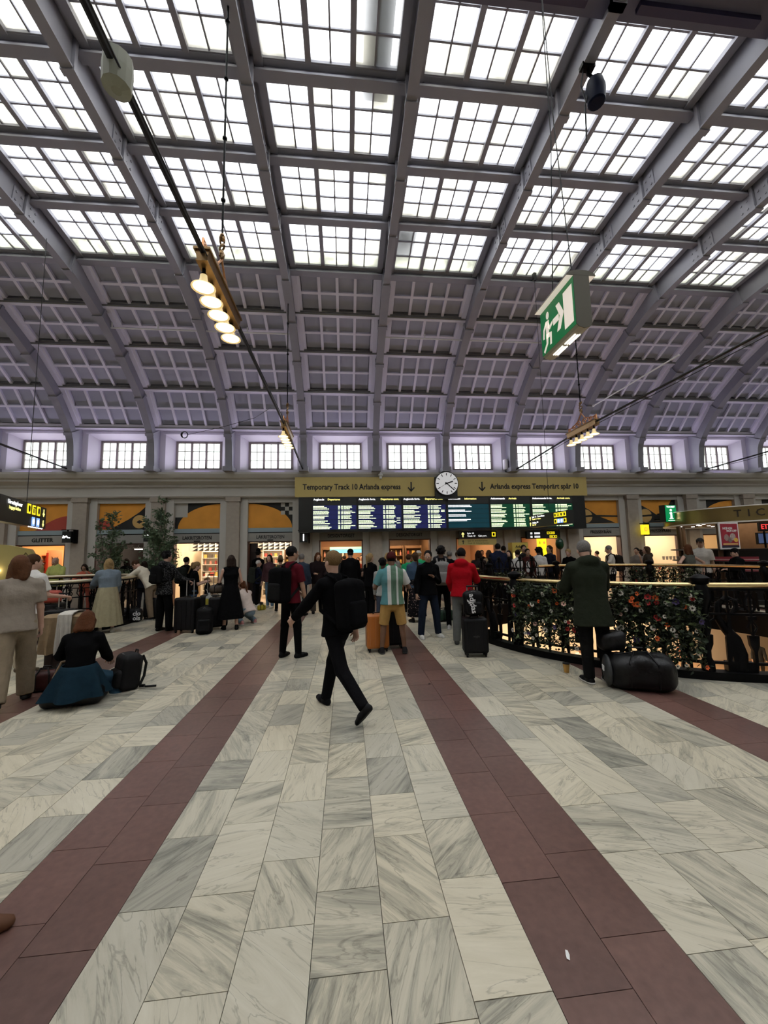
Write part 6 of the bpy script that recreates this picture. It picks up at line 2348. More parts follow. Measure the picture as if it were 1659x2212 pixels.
        for sd in (-1, 1):
            T.cone(P0 + up * 0.475 * s + rt * sd * 0.05 * s, P0 + up * 0.48 * s + rt * sd * 0.125 * s, 0.075 * s, 0.062 * s, 0.04)
    T.cone(neck - up * 0.065 * s, neck - up * 0.012 * s, 0.075 * s, 0.064 * s, 0.02, None, 'b')
    if hood:
        T.ell(neck - fw * 0.085 * s - up * 0.01 * s, (0.125 * s, 0.07 * s, 0.085 * s), np.stack([rt, fw, up]), 0.03)
        T.cone(neck - fw * 0.02 * s + rt * 0.08 * s, neck + fw * 0.05 * s - up * 0.04 * s, 0.035 * s, 0.03 * s, 0.03)
        T.cone(neck - fw * 0.02 * s - rt * 0.08 * s, neck + fw * 0.05 * s - up * 0.04 * s, 0.035 * s, 0.03 * s, 0.03)
    obj({'long': 'jacket' if hood or loose > 0.012 else 'shirt', 'short': 't_shirt', 'none': 'sleeveless_top'}[sleeve], mesh_arrays('top', [(*T.mesh(res), 0)], [tm]), root)
    if inner:                                      # open front shows a shirt of another colour
        Vn = SDF().cone(P0 + fw * 0.085 * s, chest + fw * 0.098 * s, 0.065 * s, 0.06 * s, 0.02, (fw, 2.2)).cone(chest + fw * 0.098 * s, neck + fw * 0.045 * s - up * 0.04 * s, 0.06 * s, 0.035 * s, 0.02, (fw, 2.2))
        obj('inner_shirt', mesh_arrays('inner', [(*Vn.mesh(res * 0.7), 0)], [cloth(inner)]), root)
    # ---- lower clothing
    bm = cloth(bottom)
    ll = legloose
    if kind in ('trousers', 'shorts', 'flared'):
        L = SDF()
        L.cone(P0 - up * 0.04 * s, P0 + up * 0.09 * s, 0.148 * s * bw, 0.130 * s * bw, 0.05, (fw, 1.32))
        for sd in (-1, 1):
            hip, knee, ank, fd, fu = legs[sd]
            L.cone(hip, knee, (0.086 + ll * 0.5) * s * bw, (0.066 + ll) * s, 0.035, None, 'b' if kind == 'shorts' else None)
            if kind != 'shorts':
                L.cone(knee, ank + (ank - knee) * 0.04, (0.066 + ll) * s, ((0.052 if kind == 'trousers' else 0.085) + ll) * s, 0.02, None, 'b')
        obj(kind if kind != 'flared' else 'trousers', mesh_arrays('lower', [(*L.mesh(res), 0)], [bm]), root)
    else:
        hz = hem if hem is not None else 0.25
        dz = P0 + up * (0.14 if kind == 'skirt' else 0.10) * s
        vs, fs = skirt_mesh(dz, vec(0, 0, hz), (0.150 + loose) * s, skirtr * s, 0.82, pleats, 0.07)
        MB().add(vs, fs).build('skirt' if kind == 'skirt' else 'dress_skirt', bm, root, 60)
    # ---- shoes
    shm = mat('shoe_%02x%02x%02x' % tuple(int(c * 255) for c in shoe), shoe, 0.6, spec=0.15)
    for sd in (-1, 1):
        hip, knee, ank, fd, fu = legs[sd]
        S = SDF()
        S.cone(ank - fd * 0.035 * s - fu * 0.045 * s, ank + fd * 0.08 * s - fu * 0.05 * s, 0.040 * s, 0.043 * s, 0.02)
        S.cone(ank + fd * 0.08 * s - fu * 0.05 * s, ank + fd * 0.15 * s - fu * 0.056 * s, 0.043 * s, 0.032 * s, 0.02)
        S.cone(ank - fd * 0.012 * s + fu * 0.005 * s, ank - fu * 0.04 * s, 0.043 * s, 0.043 * s, 0.02)
        S.clip(-fu, -fu @ (ank - fu * 0.076 * s))
        sh_o = obj('shoe', mesh_arrays('shoe', [(*S.mesh(min(res, 0.012)), 0)], [shm]), root)
        if sole is not None:
            S2 = SDF()
            S2.cone(ank - fd * 0.035 * s - fu * 0.058 * s, ank + fd * 0.08 * s - fu * 0.058 * s, 0.044 * s, 0.047 * s, 0.02)
            S2.cone(ank + fd * 0.08 * s - fu * 0.058 * s, ank + fd * 0.152 * s - fu * 0.06 * s, 0.047 * s, 0.036 * s, 0.02)
            S2.clip(-fu, -fu @ (ank - fu * 0.0785 * s))
            S2.clip(fu, fu @ (ank - fu * 0.055 * s))
            obj('sole', mesh_arrays('sole', [(*S2.mesh(0.007), 0)], [mat('sole_%02x' % int(sole[0] * 255), sole, 0.6)]), sh_o)
    J.update(P0=P0, up=up, fw=fw, rt=rt, neck=neck, chest=chest, s=s, root=root, arms=arms, x=x, y=y, rot=rot, z0=rootz)
    return J


def backpack(J, label, col, col2=None, size=(0.15, 0.085, 0.24), drop=0.02, gap=0.115, pocket=True, res=0.012, roll=None, shape='box'):
    """worn pack: main bag, pocket, straps over the shoulders, grab handle"""
    s, up, fw, rt = J['s'], J['up'], J['fw'], J['rt']
    fr = np.stack([rt, fw, up])
    c = J['P0'] + up * (0.27 - drop) * s - fw * (gap + size[1]) * s
    t = thing('backpack', label, 'backpack', (J['x'], J['y'], J['z0']), J['rot'])
    m = cloth(col)
    m2 = cloth(col2) if col2 else m
    S = SDF().rbox(c, (size[0], size[1], size[2]), 0.06, fr)
    S.ell(c + up * size[2] * 0.75, (size[0] * 0.9, size[1] * 0.9, 0.09), fr, 0.04)
    obj('main_bag', mesh_arrays('bag', [(*S.mesh(res), 0)], [m]), t)
    if pocket:
        S = SDF().rbox(c - fw * (size[1] * 0.95) - up * size[2] * 0.35, (size[0] * 0.75, 0.04, size[2] * 0.5), 0.035, fr)
        obj('front_pocket', mesh_arrays('bag', [(*S.mesh(res), 0)], [m2]), t)
    for sd in (-1, 1):
        a = J['P0'] + up * 0.50 * s + rt * sd * 0.095 * s
        pts = [c + up * size[2] * 0.8 + rt * sd * 0.07 + fw * size[1] * 0.9, a - fw * 0.105 * s + up * 0.015, a + up * 0.062 * s, a + fw * 0.105 * s - up * 0.02, J['chest'] + rt * sd * 0.115 * s + fw * 0.118 * s - up * 0.05, J['P0'] + up * 0.2 * s + rt * sd * 0.168 * s + fw * 0.06, c - up * size[2] * 0.7 + rt * sd * size[0] * 0.9 + fw * size[1] * 0.8]
        P = [p for p in pts]
        Q = []
        for i in range(len(P) - 1):
            for f in (0, 0.5):
                Q.append(P[i] + (P[i + 1] - P[i]) * f)
        Q.append(P[-1])
        MB().tube(Q, 0.020, 6).build('strap', m2, t, True)
    hp = c + up * (size[2] + 0.02) + fw * size[1] * 0.6
    MB().tube([hp - rt * 0.04 - up * 0.03, hp - rt * 0.03 + up * 0.03, hp + rt * 0.03 + up * 0.03, hp + rt * 0.04 - up * 0.03], 0.009, 5).build('grab_handle', m2, t)
    return t


def PX(px, py, Y):
    """standing spot and height of someone whose head top shows at a pixel, at depth Y"""
    x, z = atY(px, py, Y)
    return x, Y, z
# ------------------------------------------------------------------ who is where
BLK, NAVYC, KHK = (0.0042, 0.0042, 0.0048), (0.012, 0.016, 0.035), (0.33, 0.26, 0.17)
JEAN, DJEAN = (0.10, 0.17, 0.25), (0.014, 0.020, 0.034)
WHT = (0.62, 0.60, 0.56)
R90 = math.pi / 2


def dg(a):
    return math.radians(a)


# striped polo cloth: vertical bands across the back
def stripe_cloth():
    m = cloth((0.2, 0.3, 0.25), 'striped_polo')
    nt = m.node_tree
    N, L = nt.nodes, nt.links
    tc = N.new('ShaderNodeTexCoord')
    sp = N.new('ShaderNodeSeparateXYZ')
    L.new(tc.outputs['Object'], sp.inputs[0])
    mr = N.new('ShaderNodeMapRange')
    mr.inputs[1].default_value, mr.inputs[2].default_value = -0.32, 0.32
    L.new(sp.outputs[0], mr.inputs[0])
    cr = N.new('ShaderNodeValToRGB')
    cr.color_ramp.interpolation = 'CONSTANT'
    e = cr.color_ramp.elements
    e[0].position, e[0].color = 0.0, (0.09, 0.23, 0.25, 1)
    e[1].position, e[1].color = 0.36, (0.50, 0.50, 0.48, 1)
    for p, c in ((0.46, (0.10, 0.17, 0.12, 1)), (0.60, (0.46, 0.47, 0.45, 1)), (0.65, (0.11, 0.19, 0.13, 1)), (0.80, (0.52, 0.52, 0.50, 1))):
        q = e.new(p)
        q.color = c
    L.new(mr.outputs[0], cr.inputs[0])
    L.new(cr.outputs[0], N['Principled BSDF'].inputs['Base Color'])
    return m


def camo_cloth():
    m = cloth((0.03, 0.03, 0.03), 'speckled_jacket')
    nt = m.node_tree
    N, L = nt.nodes, nt.links
    v = N.new('ShaderNodeTexNoise')
    v.inputs['Scale'].default_value = 45
    tc = N.new('ShaderNodeTexCoord')
    L.new(tc.outputs['Object'], v.inputs['Vector'])
    cr = N.new('ShaderNodeValToRGB')
    cr.color_ramp.elements[0].position, cr.color_ramp.elements[0].color = 0.5, (0.008, 0.008, 0.009, 1)
    cr.color_ramp.elements[1].position, cr.color_ramp.elements[1].color = 0.68, (0.10, 0.10, 0.10, 1)
    L.new(v.outputs['Fac'], cr.inputs[0])
    L.new(cr.outputs[0], N['Principled BSDF'].inputs['Base Color'])
    return m


def floral_cloth():
    m = cloth((0.02, 0.02, 0.02), 'floral_skirt')
    nt = m.node_tree
    N, L = nt.nodes, nt.links
    v = N.new('ShaderNodeTexVoronoi')
    v.inputs['Scale'].default_value = 22
    tc = N.new('ShaderNodeTexCoord')
    L.new(tc.outputs['Object'], v.inputs['Vector'])
    cr = N.new('ShaderNodeValToRGB')
    cr.color_ramp.elements[0].position, cr.color_ramp.elements[0].color = 0.18, (0.35, 0.25, 0.22, 1)
    cr.color_ramp.elements[1].position, cr.color_ramp.elements[1].color = 0.3, (0.012, 0.011, 0.013, 1)
    L.new(v.outputs['Distance'], cr.inputs[0])
    L.new(cr.outputs[0], N['Principled BSDF'].inputs['Base Color'])
    return m


# ---- foreground and middle ground, placed by their feet
ga, gb = gz(692, 1528), gz(782, 1552)
J = person('man in black striding across the marble with a black backpack', (ga[0] + gb[0]) / 2 - 0.03, (ga[1] + gb[1]) / 2, dg(46), 1.80, legL=(-21, 25, 1), legR=(22, 6, 1), armL=(40, 14, 10, 0.05), armR=(-22, 8, 22, 0.0), lean=5, skin_t='fair', hair='fair', style='short',
           top=BLK, loose=0.012, bottom=(0.007, 0.007, 0.008), shoe=BLK, res=0.013, footL=48, footR=-6, collar=True, heady=-4, curlL=45, curlR=45, legloose=0.004)
backpack(J, 'black backpack on the striding man in black', BLK, BLK, (0.17, 0.10, 0.26), 0.04, 0.125)
g = gz(627, 1420)
J = person('dark-haired man in a maroon short-sleeved shirt standing with a black backpack', g[0], g[1], dg(-38), 1.86, legL=(-2, 3, 3), legR=(5, 4, 4), armR=(6, 10, 8, 0.02), armL=(20, 8, 40, 0.2), skin_t='tan', hair='black', top=(0.085, 0.008, 0.014), sleeve='short', loose=0.008, bottom=BLK, shoe=BLK, res=0.014, heady=-12)
backpack(J, 'bulky black backpack on the man in the maroon shirt', BLK, (0.012, 0.012, 0.012), (0.18, 0.12, 0.28), 0.07, 0.12)
g = gz(850, 1412)
person('man in a teal and green striped polo shirt and tan shorts', g[0], g[1], dg(-2), 1.72, legL=(3, 2, 9), legR=(2, 2, 9), armL=(10, 24, 92, 0.55), armR=(10, 24, 92, 0.55), lean=1, headp=18, skin_t='brown', hair='black', style='short', hat=('beanie', (0.055, 0.012, 0.012)), topm=stripe_cloth(), sleeve='short', loose=0.016, bottom=(0.40, 0.24, 0.08), kind='shorts', legloose=0.022, shoe=(0.012, 0.011, 0.012), sole=(0.03, 0.03, 0.03), res=0.013, build=1.1)
g = gz(928, 1376)
person('man in a black sweater facing the viewer with one hand on his chest', g[0], g[1], dg(196), 1.75, legL=(4, 3, 8), legR=(2, 3, 9), armL=(-4, 14, 132, 1.3), armR=(-2, 16, 14, 0.0), skin_t='tan', hair='black', top=BLK, loose=0.014, bottom=DJEAN, legloose=0.012, shoe=(0.55, 0.54, 0.5), sole=(0.6, 0.6, 0.57), res=0.013, face=True, heady=-34, headp=6, curlL=8, curlR=70, build=1.05)
g = gz(1003, 1392)
person('man in a bright red hoodie leaning at the balustrade end', g[0], g[1], dg(-24), 1.78, legL=(0, 3, 3), legR=(2, 4, 4), armL=(12, 12, 34, 0.12), armR=(30, 14, 60, 0.25), lean=5, skin_t='tan', hair='black', top=(0.36, 0.006, 0.012), loose=0.022, hood=True, bottom=(0.13, 0.135, 0.13), legloose=0.014, shoe=(0.05, 0.05, 0.05), res=0.013, headp=10, build=1.08)
g = gz(1290, 1472)
person('man in a dark green hooded parka leaning on the brass rail', g[0], g[1], dg(-8), 1.84, legL=(-3, 2, 2), legR=(-2, 2, 2), armL=(28, 10, 62, 0.25), armR=(28, 12, 62, 0.25), lean=6, headp=16, skin_t='fair', hair='grey', top=(0.020, 0.024, 0.016), loose=0.036, toplen=0.18, hood=True, bottom=(0.008, 0.008, 0.008), legloose=0.01, shoe=BLK, sole=(0.45, 0.44, 0.42), res=0.013, build=1.1, heady=-10)
g = gz(228, 1366)
person('blonde woman in a grey-blue sweater and long pleated cream skirt', g[0], g[1], dg(38), 1.70, armL=(36, 14, 30, 0.05), armR=(10, 8, 20, 0.1), lean=3, skin_t='fair', hair='blond', style='longer', top=(0.16, 0.20, 0.24), loose=0.04, bottom=(0.34, 0.30, 0.19), kind='skirt', hem=0.16, skirtr=0.33, pleats=15, shoe=(0.45, 0.42, 0.36), sole=(0.6, 0.6, 0.57), res=0.016)
g = gz(322, 1338)
person('man in a cream sweater bent forward over the small balustrade', g[0], g[1], dg(84), 1.80, legL=(-6, 4, 3), legR=(-10, 4, 3), armL=(52, 10, 8, 0.05), armR=(56, 12, 8, 0.05), lean=34, headp=20, skin_t='fair', hair='brown', top=(0.62, 0.56, 0.44), loose=0.02, bottom=(0.20, 0.15, 0.10), legloose=0.016, shoe=BLK, sole=(0.4, 0.4, 0.38), res=0.017)
g = gz(352, 1363)
J = person('person in a speckled black hooded jacket holding a suitcase handle', g[0], g[1], dg(-32), 1.84, legL=(0, 3, 3), legR=(6, 6, 4), armR=(32, 16, 36, 0.0), armL=(0, 10, 12, 0), skin_t='fair', hair='black', style='curly', topm=camo_cloth(), loose=0.03, hood=True, bottom=BLK, legloose=0.02, shoe=BLK, res=0.016, toplen=0.06, curlR=70)
backpack(J, 'small black backpack on the person in the speckled jacket', (0.010, 0.010, 0.011), None, (0.16, 0.07, 0.19), -0.02, 0.15)
x, y, h = PX(420, 1213, 10.4)
person('woman in a black t-shirt and jeans looking down at her phone', x, y, dg(-62), h, armL=(14, 8, 92, 0.3), armR=(14, 8, 92, 0.3), headp=22, skin_t='fair', hair='fair', style='pony', top=BLK, sleeve='short', bottom=(0.04, 0.07, 0.12), shoe=(0.3, 0.3, 0.3), res=0.018)
x, y, h = PX(402, 1203, 12.3)
J = person('person in black with a dark pack near the taller tree', x, y, dg(-20), h, skin_t='tan', hair='black', top=BLK, loose=0.02, bottom=BLK, shoe=BLK, res=0.022)
backpack(J, 'dark backpack on the person beside the taller tree', (0.014, 0.016, 0.014), None, (0.16, 0.09, 0.23), res=0.018)
x, y, h = PX(448, 1247, 11.6)
person('small child in black standing before the lit liquorice shop', x, y, dg(-70), h, skin_t='fair', hair='fair', style='pony', top=BLK, bottom=(0.05, 0.06, 0.05), shoe=(0.1, 0.1, 0.1), res=0.017)
g = gz(497, 1360)
person('woman with a dark bob in a long black sleeveless dress', g[0], g[1], dg(22), 1.73, legL=(4, 2, 4), legR=(-6, 2, 4), armL=(14, 16, 70, 0.2), armR=(6, 14, 62, 0.3), lean=2, headp=10, skin_t='fair', hair='dark', style='bob', top=BLK, sleeve='none', loose=0.01, bottom=BLK, kind='dress', hem=0.26, skirtr=0.30, pleats=5, shoe=BLK, res=0.016)
g = gz(538, 1349)
person('person crouching in a white top and light jeans', g[0], g[1], dg(52), 1.68, legL=(78, 140, 10), legR=(74, 138, 10), armL=(40, 10, 30, 0.1), armR=(40, 10, 30, 0.1), lean=28, headp=-6, zp=0.36, skin_t='fair', hair='auburn', style='pony', top=(0.62, 0.52, 0.46), sleeve='short', loose=0.005, bottom=(0.17, 0.23, 0.27), legloose=0.012, shoe=(0.45, 0.2, 0.2), sole=(0.6, 0.55, 0.5), res=0.016, footL=0, footR=0)
g = gz(22, 1523)
person('person with reddish hair in a pale t-shirt and khaki trousers at the dim edge', g[0], g[1], dg(35), 1.78, legL=(-12, 10, 2), legR=(14, 8, 3), armR=(2, 8, 10, 0.0), armL=(10, 8, 14, 0), skin_t='fair', hair='red', style='bob', top=(0.27, 0.23, 0.19), sleeve='short', loose=0.016, bottom=(0.24, 0.19, 0.13), legloose=0.03, shoe=(0.03, 0.03, 0.03), res=0.014, heady=-30, footL=12)
g = gz(52, 1452)
person('man in a white polo shirt and beige trousers beside the draped coat', g[0], g[1], dg(-14), 1.80, legL=(3, 3, 3), legR=(-4, 3, 3), armR=(14, 10, 66, 0.0), armL=(10, 8, 30, 0.2), skin_t='fair', hair='brown', top=WHT, sleeve='short', loose=0.014, bottom=(0.36, 0.30, 0.22), legloose=0.016, shoe=(0.12, 0.09, 0.06), res=0.014, heady=-18, curlR=60)
# seated woman on the floor
g = gz(160, 1532)
SITX, SITY = g[0] - 0.12, g[1] + 0.24
J = person('woman in black sitting low on a black bag with denim round her waist', SITX, SITY, dg(14), 1.66, legL=(68, 96, 40), legR=(66, 96, 34), armL=(30, 24, 40, 0.1), armR=(24, 14, 40, 0.2), lean=12, headp=22, zp=0.30, skin_t='fair', hair='auburn', style='bob', top=(0.006, 0.006, 0.007), loose=0.012, bottom=(0.03, 0.065, 0.10), legloose=0.02, shoe=BLK, res=0.013)
dv, df = skirt_mesh(vec(0, 0.0, 0.44), vec(0.0, -0.06, 0.10), 0.175, 0.32, 0.9, 7, 0.16)
MB().add(dv, df).build('denim_wrap', cloth((0.008, 0.021, 0.032), 'dark_denim'), J['root'], 60)
# person walking in at the left frame edge: only the toe of a shoe shows
g = gz(24, 2085)
person('passer-by in dark clothes whose brown leather shoe just enters the floor edge', g[0] - 0.46, g[1] + 0.02, dg(-84), 1.75, legL=(12, 2, 2), legR=(-14, 12, 2), skin_t='tan', hair='dark', top=BLK, loose=0.02, bottom=BLK, shoe=(0.12, 0.055, 0.03), res=0.02)

# ---- middle distance and crowd: (label, head px, head py, depth Y, facing, options)
CROWD = [
    ('bald man in a lime yellow t-shirt behind the small balustrade', 125, 1203, 13.25, 172, dict(top=(0.48, 0.52, 0.16), sleeve='short', loose=0.02, style='bald', bottom=BLK, headp=26, armL=(14, 10, 84, 0.3), armR=(14, 10, 70, 0.3), build=1.15, face=True)),
    ('dark-haired woman in a coral blouse leaning on the pale rail with hand at chin', 187, 1218, 13.3, 190, dict(top=(0.52, 0.13, 0.08), loose=0.016, hair='dark', style='long', skin_t='tan', bottom=(0.40, 0.11, 0.08), armL=(36, 12, 122, 0.3), armR=(34, 24, 60, 0.2), headp=14, lean=10, face=True)),
    ('person in dark clothes behind the man in the cream sweater', 312, 1212, 12.6, 20, dict(top=(0.012, 0.014, 0.02), hair='dark', style='bob', loose=0.02)),
    ('white-haired person in navy with a rucksack near the liquorice door', 557, 1210, 13.7, -72, dict(top=NAVYC, hair='white', bottom=BLK, armR=(30, 8, 110, 0.2), pack=('olive grey rucksack on the white-haired person', (0.028, 0.032, 0.026)), shoe=(0.55, 0.54, 0.5))),
    ('long-haired man in an open plaid shirt and blue jeans', 583, 1198, 13.2, 150, dict(top=(0.07, 0.035, 0.04), inner=(0.02, 0.02, 0.02), hair='dark', style='bob', bottom=JEAN, loose=0.02, shoe=(0.55, 0.54, 0.5), face=True, heady=20)),
    ('person in a wide brown hat with a green rucksack', 606, 1201, 12.4, 10, dict(top=(0.02, 0.03, 0.025), hair='brown', hat=('brim', (0.13, 0.10, 0.06)), bottom=BLK, pack=('mossy green rucksack on the person in the brown hat', (0.045, 0.06, 0.03)))),
    ('person in a black hat inside the liquorice doorway', 557, 1186, 14.35, -30, dict(top=BLK, hat=('brim', BLK), hair='black', loose=0.02)),
    ('person in black facing the shelves of the liquorice doorway', 546, 1203, 15.1, 15, dict(top=BLK, hair='black', style='bob', loose=0.02)),
    ('grey-haired man in a slate blue jacket by the pillar', 651, 1196, 11.4, -12, dict(top=(0.026, 0.036, 0.055), hair='grey', loose=0.02, bottom=(0.014, 0.016, 0.02))),
    ('long-haired woman in a dark cardigan over a bright yellow top', 686, 1193, 11.7, 196, dict(top=(0.018, 0.012, 0.013), inner=(0.62, 0.60, 0.04), hair='auburn', style='long', bottom=(0.06, 0.052, 0.042), kind='flared', loose=0.02, skin_t='tan', armR=(14, 8, 84, 0.3), armL=(10, 10, 70, 0.2), headp=18, face=True)),
    ('tall man in a black coat and black cap before the design shop', 757, 1183, 11.2, 8, dict(top=BLK, hat=('cap', BLK), hair='black', loose=0.035, toplen=0.12, bottom=BLK)),
    ('fair-haired woman with a long ponytail in black flared trousers', 798, 1195, 10.35, -52, dict(top=BLK, hair='blond', style='pony', bottom=BLK, kind='flared', loose=0.012, shoe=(0.4, 0.38, 0.36), armR=(4, 8, 20, 0), res=0.016)),
    ('person in a grey coat behind the striding man', 733, 1201, 12.6, 0, dict(top=(0.02, 0.02, 0.021), hair='dark', loose=0.03)),
    ('shopper in dark green entering the design shop', 708, 1197, 14.9, 0, dict(top=(0.02, 0.028, 0.02), hair='dark')),
    ('shopper in a coral jacket inside the design shop', 773, 1204, 15.6, 180, dict(top=(0.4, 0.09, 0.06), hair='dark', face=True)),
    ('shopper in pale grey inside the design shop', 782, 1199, 16.4, 160, dict(top=(0.3, 0.29, 0.28), hair='black', face=True)),
    ('shopper in black at the back of the design shop', 744, 1200, 16.6, 20, dict(top=BLK, hair='black')),
    ('child in a patterned white shirt beside the striped polo man', 826, 1207, 8.6, -20, dict(top=(0.30, 0.30, 0.29), hair='black', style='curly', skin_t='dark', bottom=(0.05, 0.06, 0.09), armR=(10, 8, 80, 0.2))),
    ('blonde person in a green top beyond the striped polo man', 838, 1194, 9.9, 0, dict(top=(0.03, 0.30, 0.13), hair='blond', style='bob', bottom=BLK)),
    ('person with a ginger bun in a pale top', 849, 1190, 11.8, 12, dict(top=(0.25, 0.24, 0.22), hair='auburn', bottom=BLK)),
    ('dark-haired person in a vivid green t-shirt', 882, 1197, 11.3, -16, dict(top=(0.02, 0.33, 0.13), sleeve='short', hair='brown', bottom=BLK)),
    ('person in a green vest and white sleeves with a pale cap', 904, 1187, 12.0, -24, dict(top=(0.03, 0.36, 0.15), hat=('cap', (0.5, 0.45, 0.4)), hair='blond', bottom=BLK)),
    ('woman in a denim jacket and dark floral skirt', 897, 1193, 9.7, 14, dict(top=(0.045, 0.075, 0.12), hair='brown', style='pony', loose=0.02, kind='skirt', hem=0.14, skirtr=0.24, pleats=7, floral=True)),
    ('man in dark clothes with a large grey and white rucksack', 952, 1181, 8.75, -10, dict(top=BLK, hair='black', style='curly', skin_t='dark', bottom=BLK, loose=0.014, res=0.016, shoe=(0.4, 0.39, 0.37), sole=(0.5, 0.5, 0.5), pack=('large grey and white rucksack with red trim among the crowd', (0.20, 0.19, 0.18)))),
    ('bald tall man beyond the rucksack wearer', 951, 1180, 12.2, 6, dict(top=(0.03, 0.03, 0.035), style='bald', skin_t='fair')),
    ('grey-haired man in black with khaki trousers', 971, 1190, 11.6, 10, dict(top=BLK, hair='grey', bottom=(0.16, 0.13, 0.10), loose=0.016)),
    ('man in a pale blue shirt looking aside', 988, 1191, 12.1, -40, dict(top=(0.14, 0.2, 0.28), hair='brown', bottom=DJEAN)),
    ('woman with long brown hair beside the red hoodie', 1033, 1189, 11.8, -20, dict(top=(0.03, 0.02, 0.02), hair='dark', style='long')),
    ('fair-haired woman in beige with a cream shoulder patch', 1056, 1188, 13.2, 8, dict(top=(0.34, 0.25, 0.15), hair='brown', style='bob', bottom=BLK)),
    ('broad man in a navy jacket at the far rail', 1075, 1174, 12.3, -6, dict(top=(0.012, 0.016, 0.032), hair='black', loose=0.03, build=1.12, res=0.018)),
    ('dark-haired man half hidden behind the navy jacket', 1087, 1179, 13.7, -30, dict(top=(0.02, 0.02, 0.022), hair='black')),
    ('woman in dark clothes glancing sideways near the ticket machine', 1099, 1189, 12.7, 140, dict(top=(0.018, 0.018, 0.02), hair='dark', style='bob', face=True)),
    ('child in a white t-shirt before the yellow ticket machine', 1118, 1188, 12.55, 6, dict(top=(0.55, 0.54, 0.52), sleeve='short', hair='dark', bottom=(0.1, 0.1, 0.11))),
    ('young man in a maroon open jacket and white shirt', 1139, 1185, 12.5, 150, dict(top=(0.06, 0.018, 0.016), inner=(0.6, 0.6, 0.58), hair='black', skin_t='tan', face=True, bottom=(0.4, 0.4, 0.4), heady=25)),
    ('man with black hair looking down behind the maroon jacket', 1130, 1177, 12.78, 170, dict(top=(0.03, 0.03, 0.03), hair='black', skin_t='tan', face=True)),
    ('person with big curly black hair in a white t-shirt and black strap', 1162, 1183, 12.35, -40, dict(top=(0.56, 0.54, 0.51), sleeve='short', hair='black', style='curly', skin_t='dark', bottom=(0.1, 0.1, 0.1), loose=0.02)),
    ('woman in a dark hooded top near the yellow poster', 1166, 1181, 13.4, 30, dict(top=BLK, hair='black', style='bob')),
    ('woman in sunglasses and navy facing sideways', 1187, 1178, 12.9, 110, dict(top=(0.016, 0.018, 0.03), hair='brown', style='pony', skin_t='tan', face=True)),
    ('blond man in black bending his head beside the parka', 1229, 1185, 12.1, 120, dict(top=BLK, hair='blond', headp=22, armL=(20, 8, 90, 0.2), armR=(20, 8, 80, 0.2), face=True)),
    ('grey-haired man in a white shirt with a dark rucksack', 1318, 1178, 12.0, 66, dict(top=(0.56, 0.53, 0.47), sleeve='short', hair='grey', headp=16, bottom=BLK, armL=(24, 8, 80, 0.2), armR=(20, 8, 60, 0.1), skin_t='fair', face=True, pack=('dark brown rucksack on the grey-haired man in white', (0.02, 0.016, 0.014)))),
    ('man in a grey t-shirt with a hand at his face', 1375, 1183, 12.9, 120, dict(top=(0.22, 0.20, 0.18), sleeve='short', hair='black', armL=(40, 10, 128, 0.2), skin_t='tan', face=True)),
    ('person in a red top seen behind the brown-haired woman', 1384, 1187, 13.2, 60, dict(top=(0.42, 0.03, 0.03), hair='dark', style='bob')),
    ('brown-haired woman in a dark olive jacket near the kiosk', 1398, 1180, 11.6, 58, dict(top=(0.045, 0.036, 0.028), hair='brown', style='bob', loose=0.03, hood=True, face=True)),
    ('woman in a grey sleeveless top leaning back on the far rail', 1486, 1176, 10.35, 4, dict(top=(0.09, 0.09, 0.075), sleeve='none', hair='auburn', style='bob', skin_t='fair', armL=(-26, 52, 26, 0.5), armR=(-26, 52, 26, 0.5), bottom=(0.05, 0.05, 0.05), res=0.016)),
    ('bearded man in a dark cap and white shirt talking by the kiosk', 1511, 1160, 10.55, 140, dict(top=(0.50, 0.47, 0.42), loose=0.02, sleeve='short', hat=('cap', (0.03, 0.028, 0.026)), hair='dark', bottom=BLK, face=True, skin_t='tan', res=0.016, beard=True)),
    ('person in black with a cap holding a phone at the kiosk', 1590, 1181, 9.6, 72, dict(top=BLK, hat=('cap', BLK), hair='black', bottom=(0.02, 0.02, 0.022), armL=(26, 8, 70, 0.1), armR=(26, 8, 72, 0.1), loose=0.03, face=True, res=0.016, headp=12)),
    ('customer in grey inside the newsagent', 1290, 1190, 15.4, 30, dict(top=(0.12, 0.12, 0.12), hair='dark')),
    ('customer in black passing inside the clothes shop', 275, 1206, 15.4, 60, dict(top=BLK, hair='dark', style='bob')),
    ('man in dark clothes walking in the passage', 1040, 1188, 15.2, 180, dict(top=BLK, hair='dark', face=True)),
]
for lab, px, py, Y, fc, kw in CROWD:
    kw = dict(kw)
    x, y, h = PX(px, py, Y)
    pk = kw.pop('pack', None)
    fl = kw.pop('floral', False)
    bd = kw.pop('beard', False)
    lean = kw.get('lean', 2)
    h = h / (0.5 + 0.5 * math.cos(dg(lean))) if lean > 6 else h
    if kw.get('hat'):
        h -= 0.045
    kw.setdefault('res', 0.021)
    J = person(lab, x, y, dg(fc), max(1.15, min(1.98, h)), **kw)
    if pk:
        backpack(J, pk[0], pk[1], None, (0.16, 0.10, 0.25), 0.03, 0.125, res=0.016)
    if fl:
        [c for c in J['root'].children if c.name.startswith('skirt')][0].data.materials[0] = floral_cloth()
# person sitting on luggage in pale trousers
x, y, h = PX(777, 1222, 12.0)
J = person('person in pale trousers sitting on a low case before the design shop', x, y, dg(196), 1.70, legL=(80, 74, 6), legR=(76, 90, 6), armL=(30, 10, 50, 0.1), armR=(26, 10, 40, 0.1), lean=16, headp=20, zp=0.50, top=BLK, bottom=(0.42, 0.38, 0.32), hair='dark', style='bob', shoe=(0.6, 0.6, 0.58), res=0.02, loose=0.02, legloose=0.012)
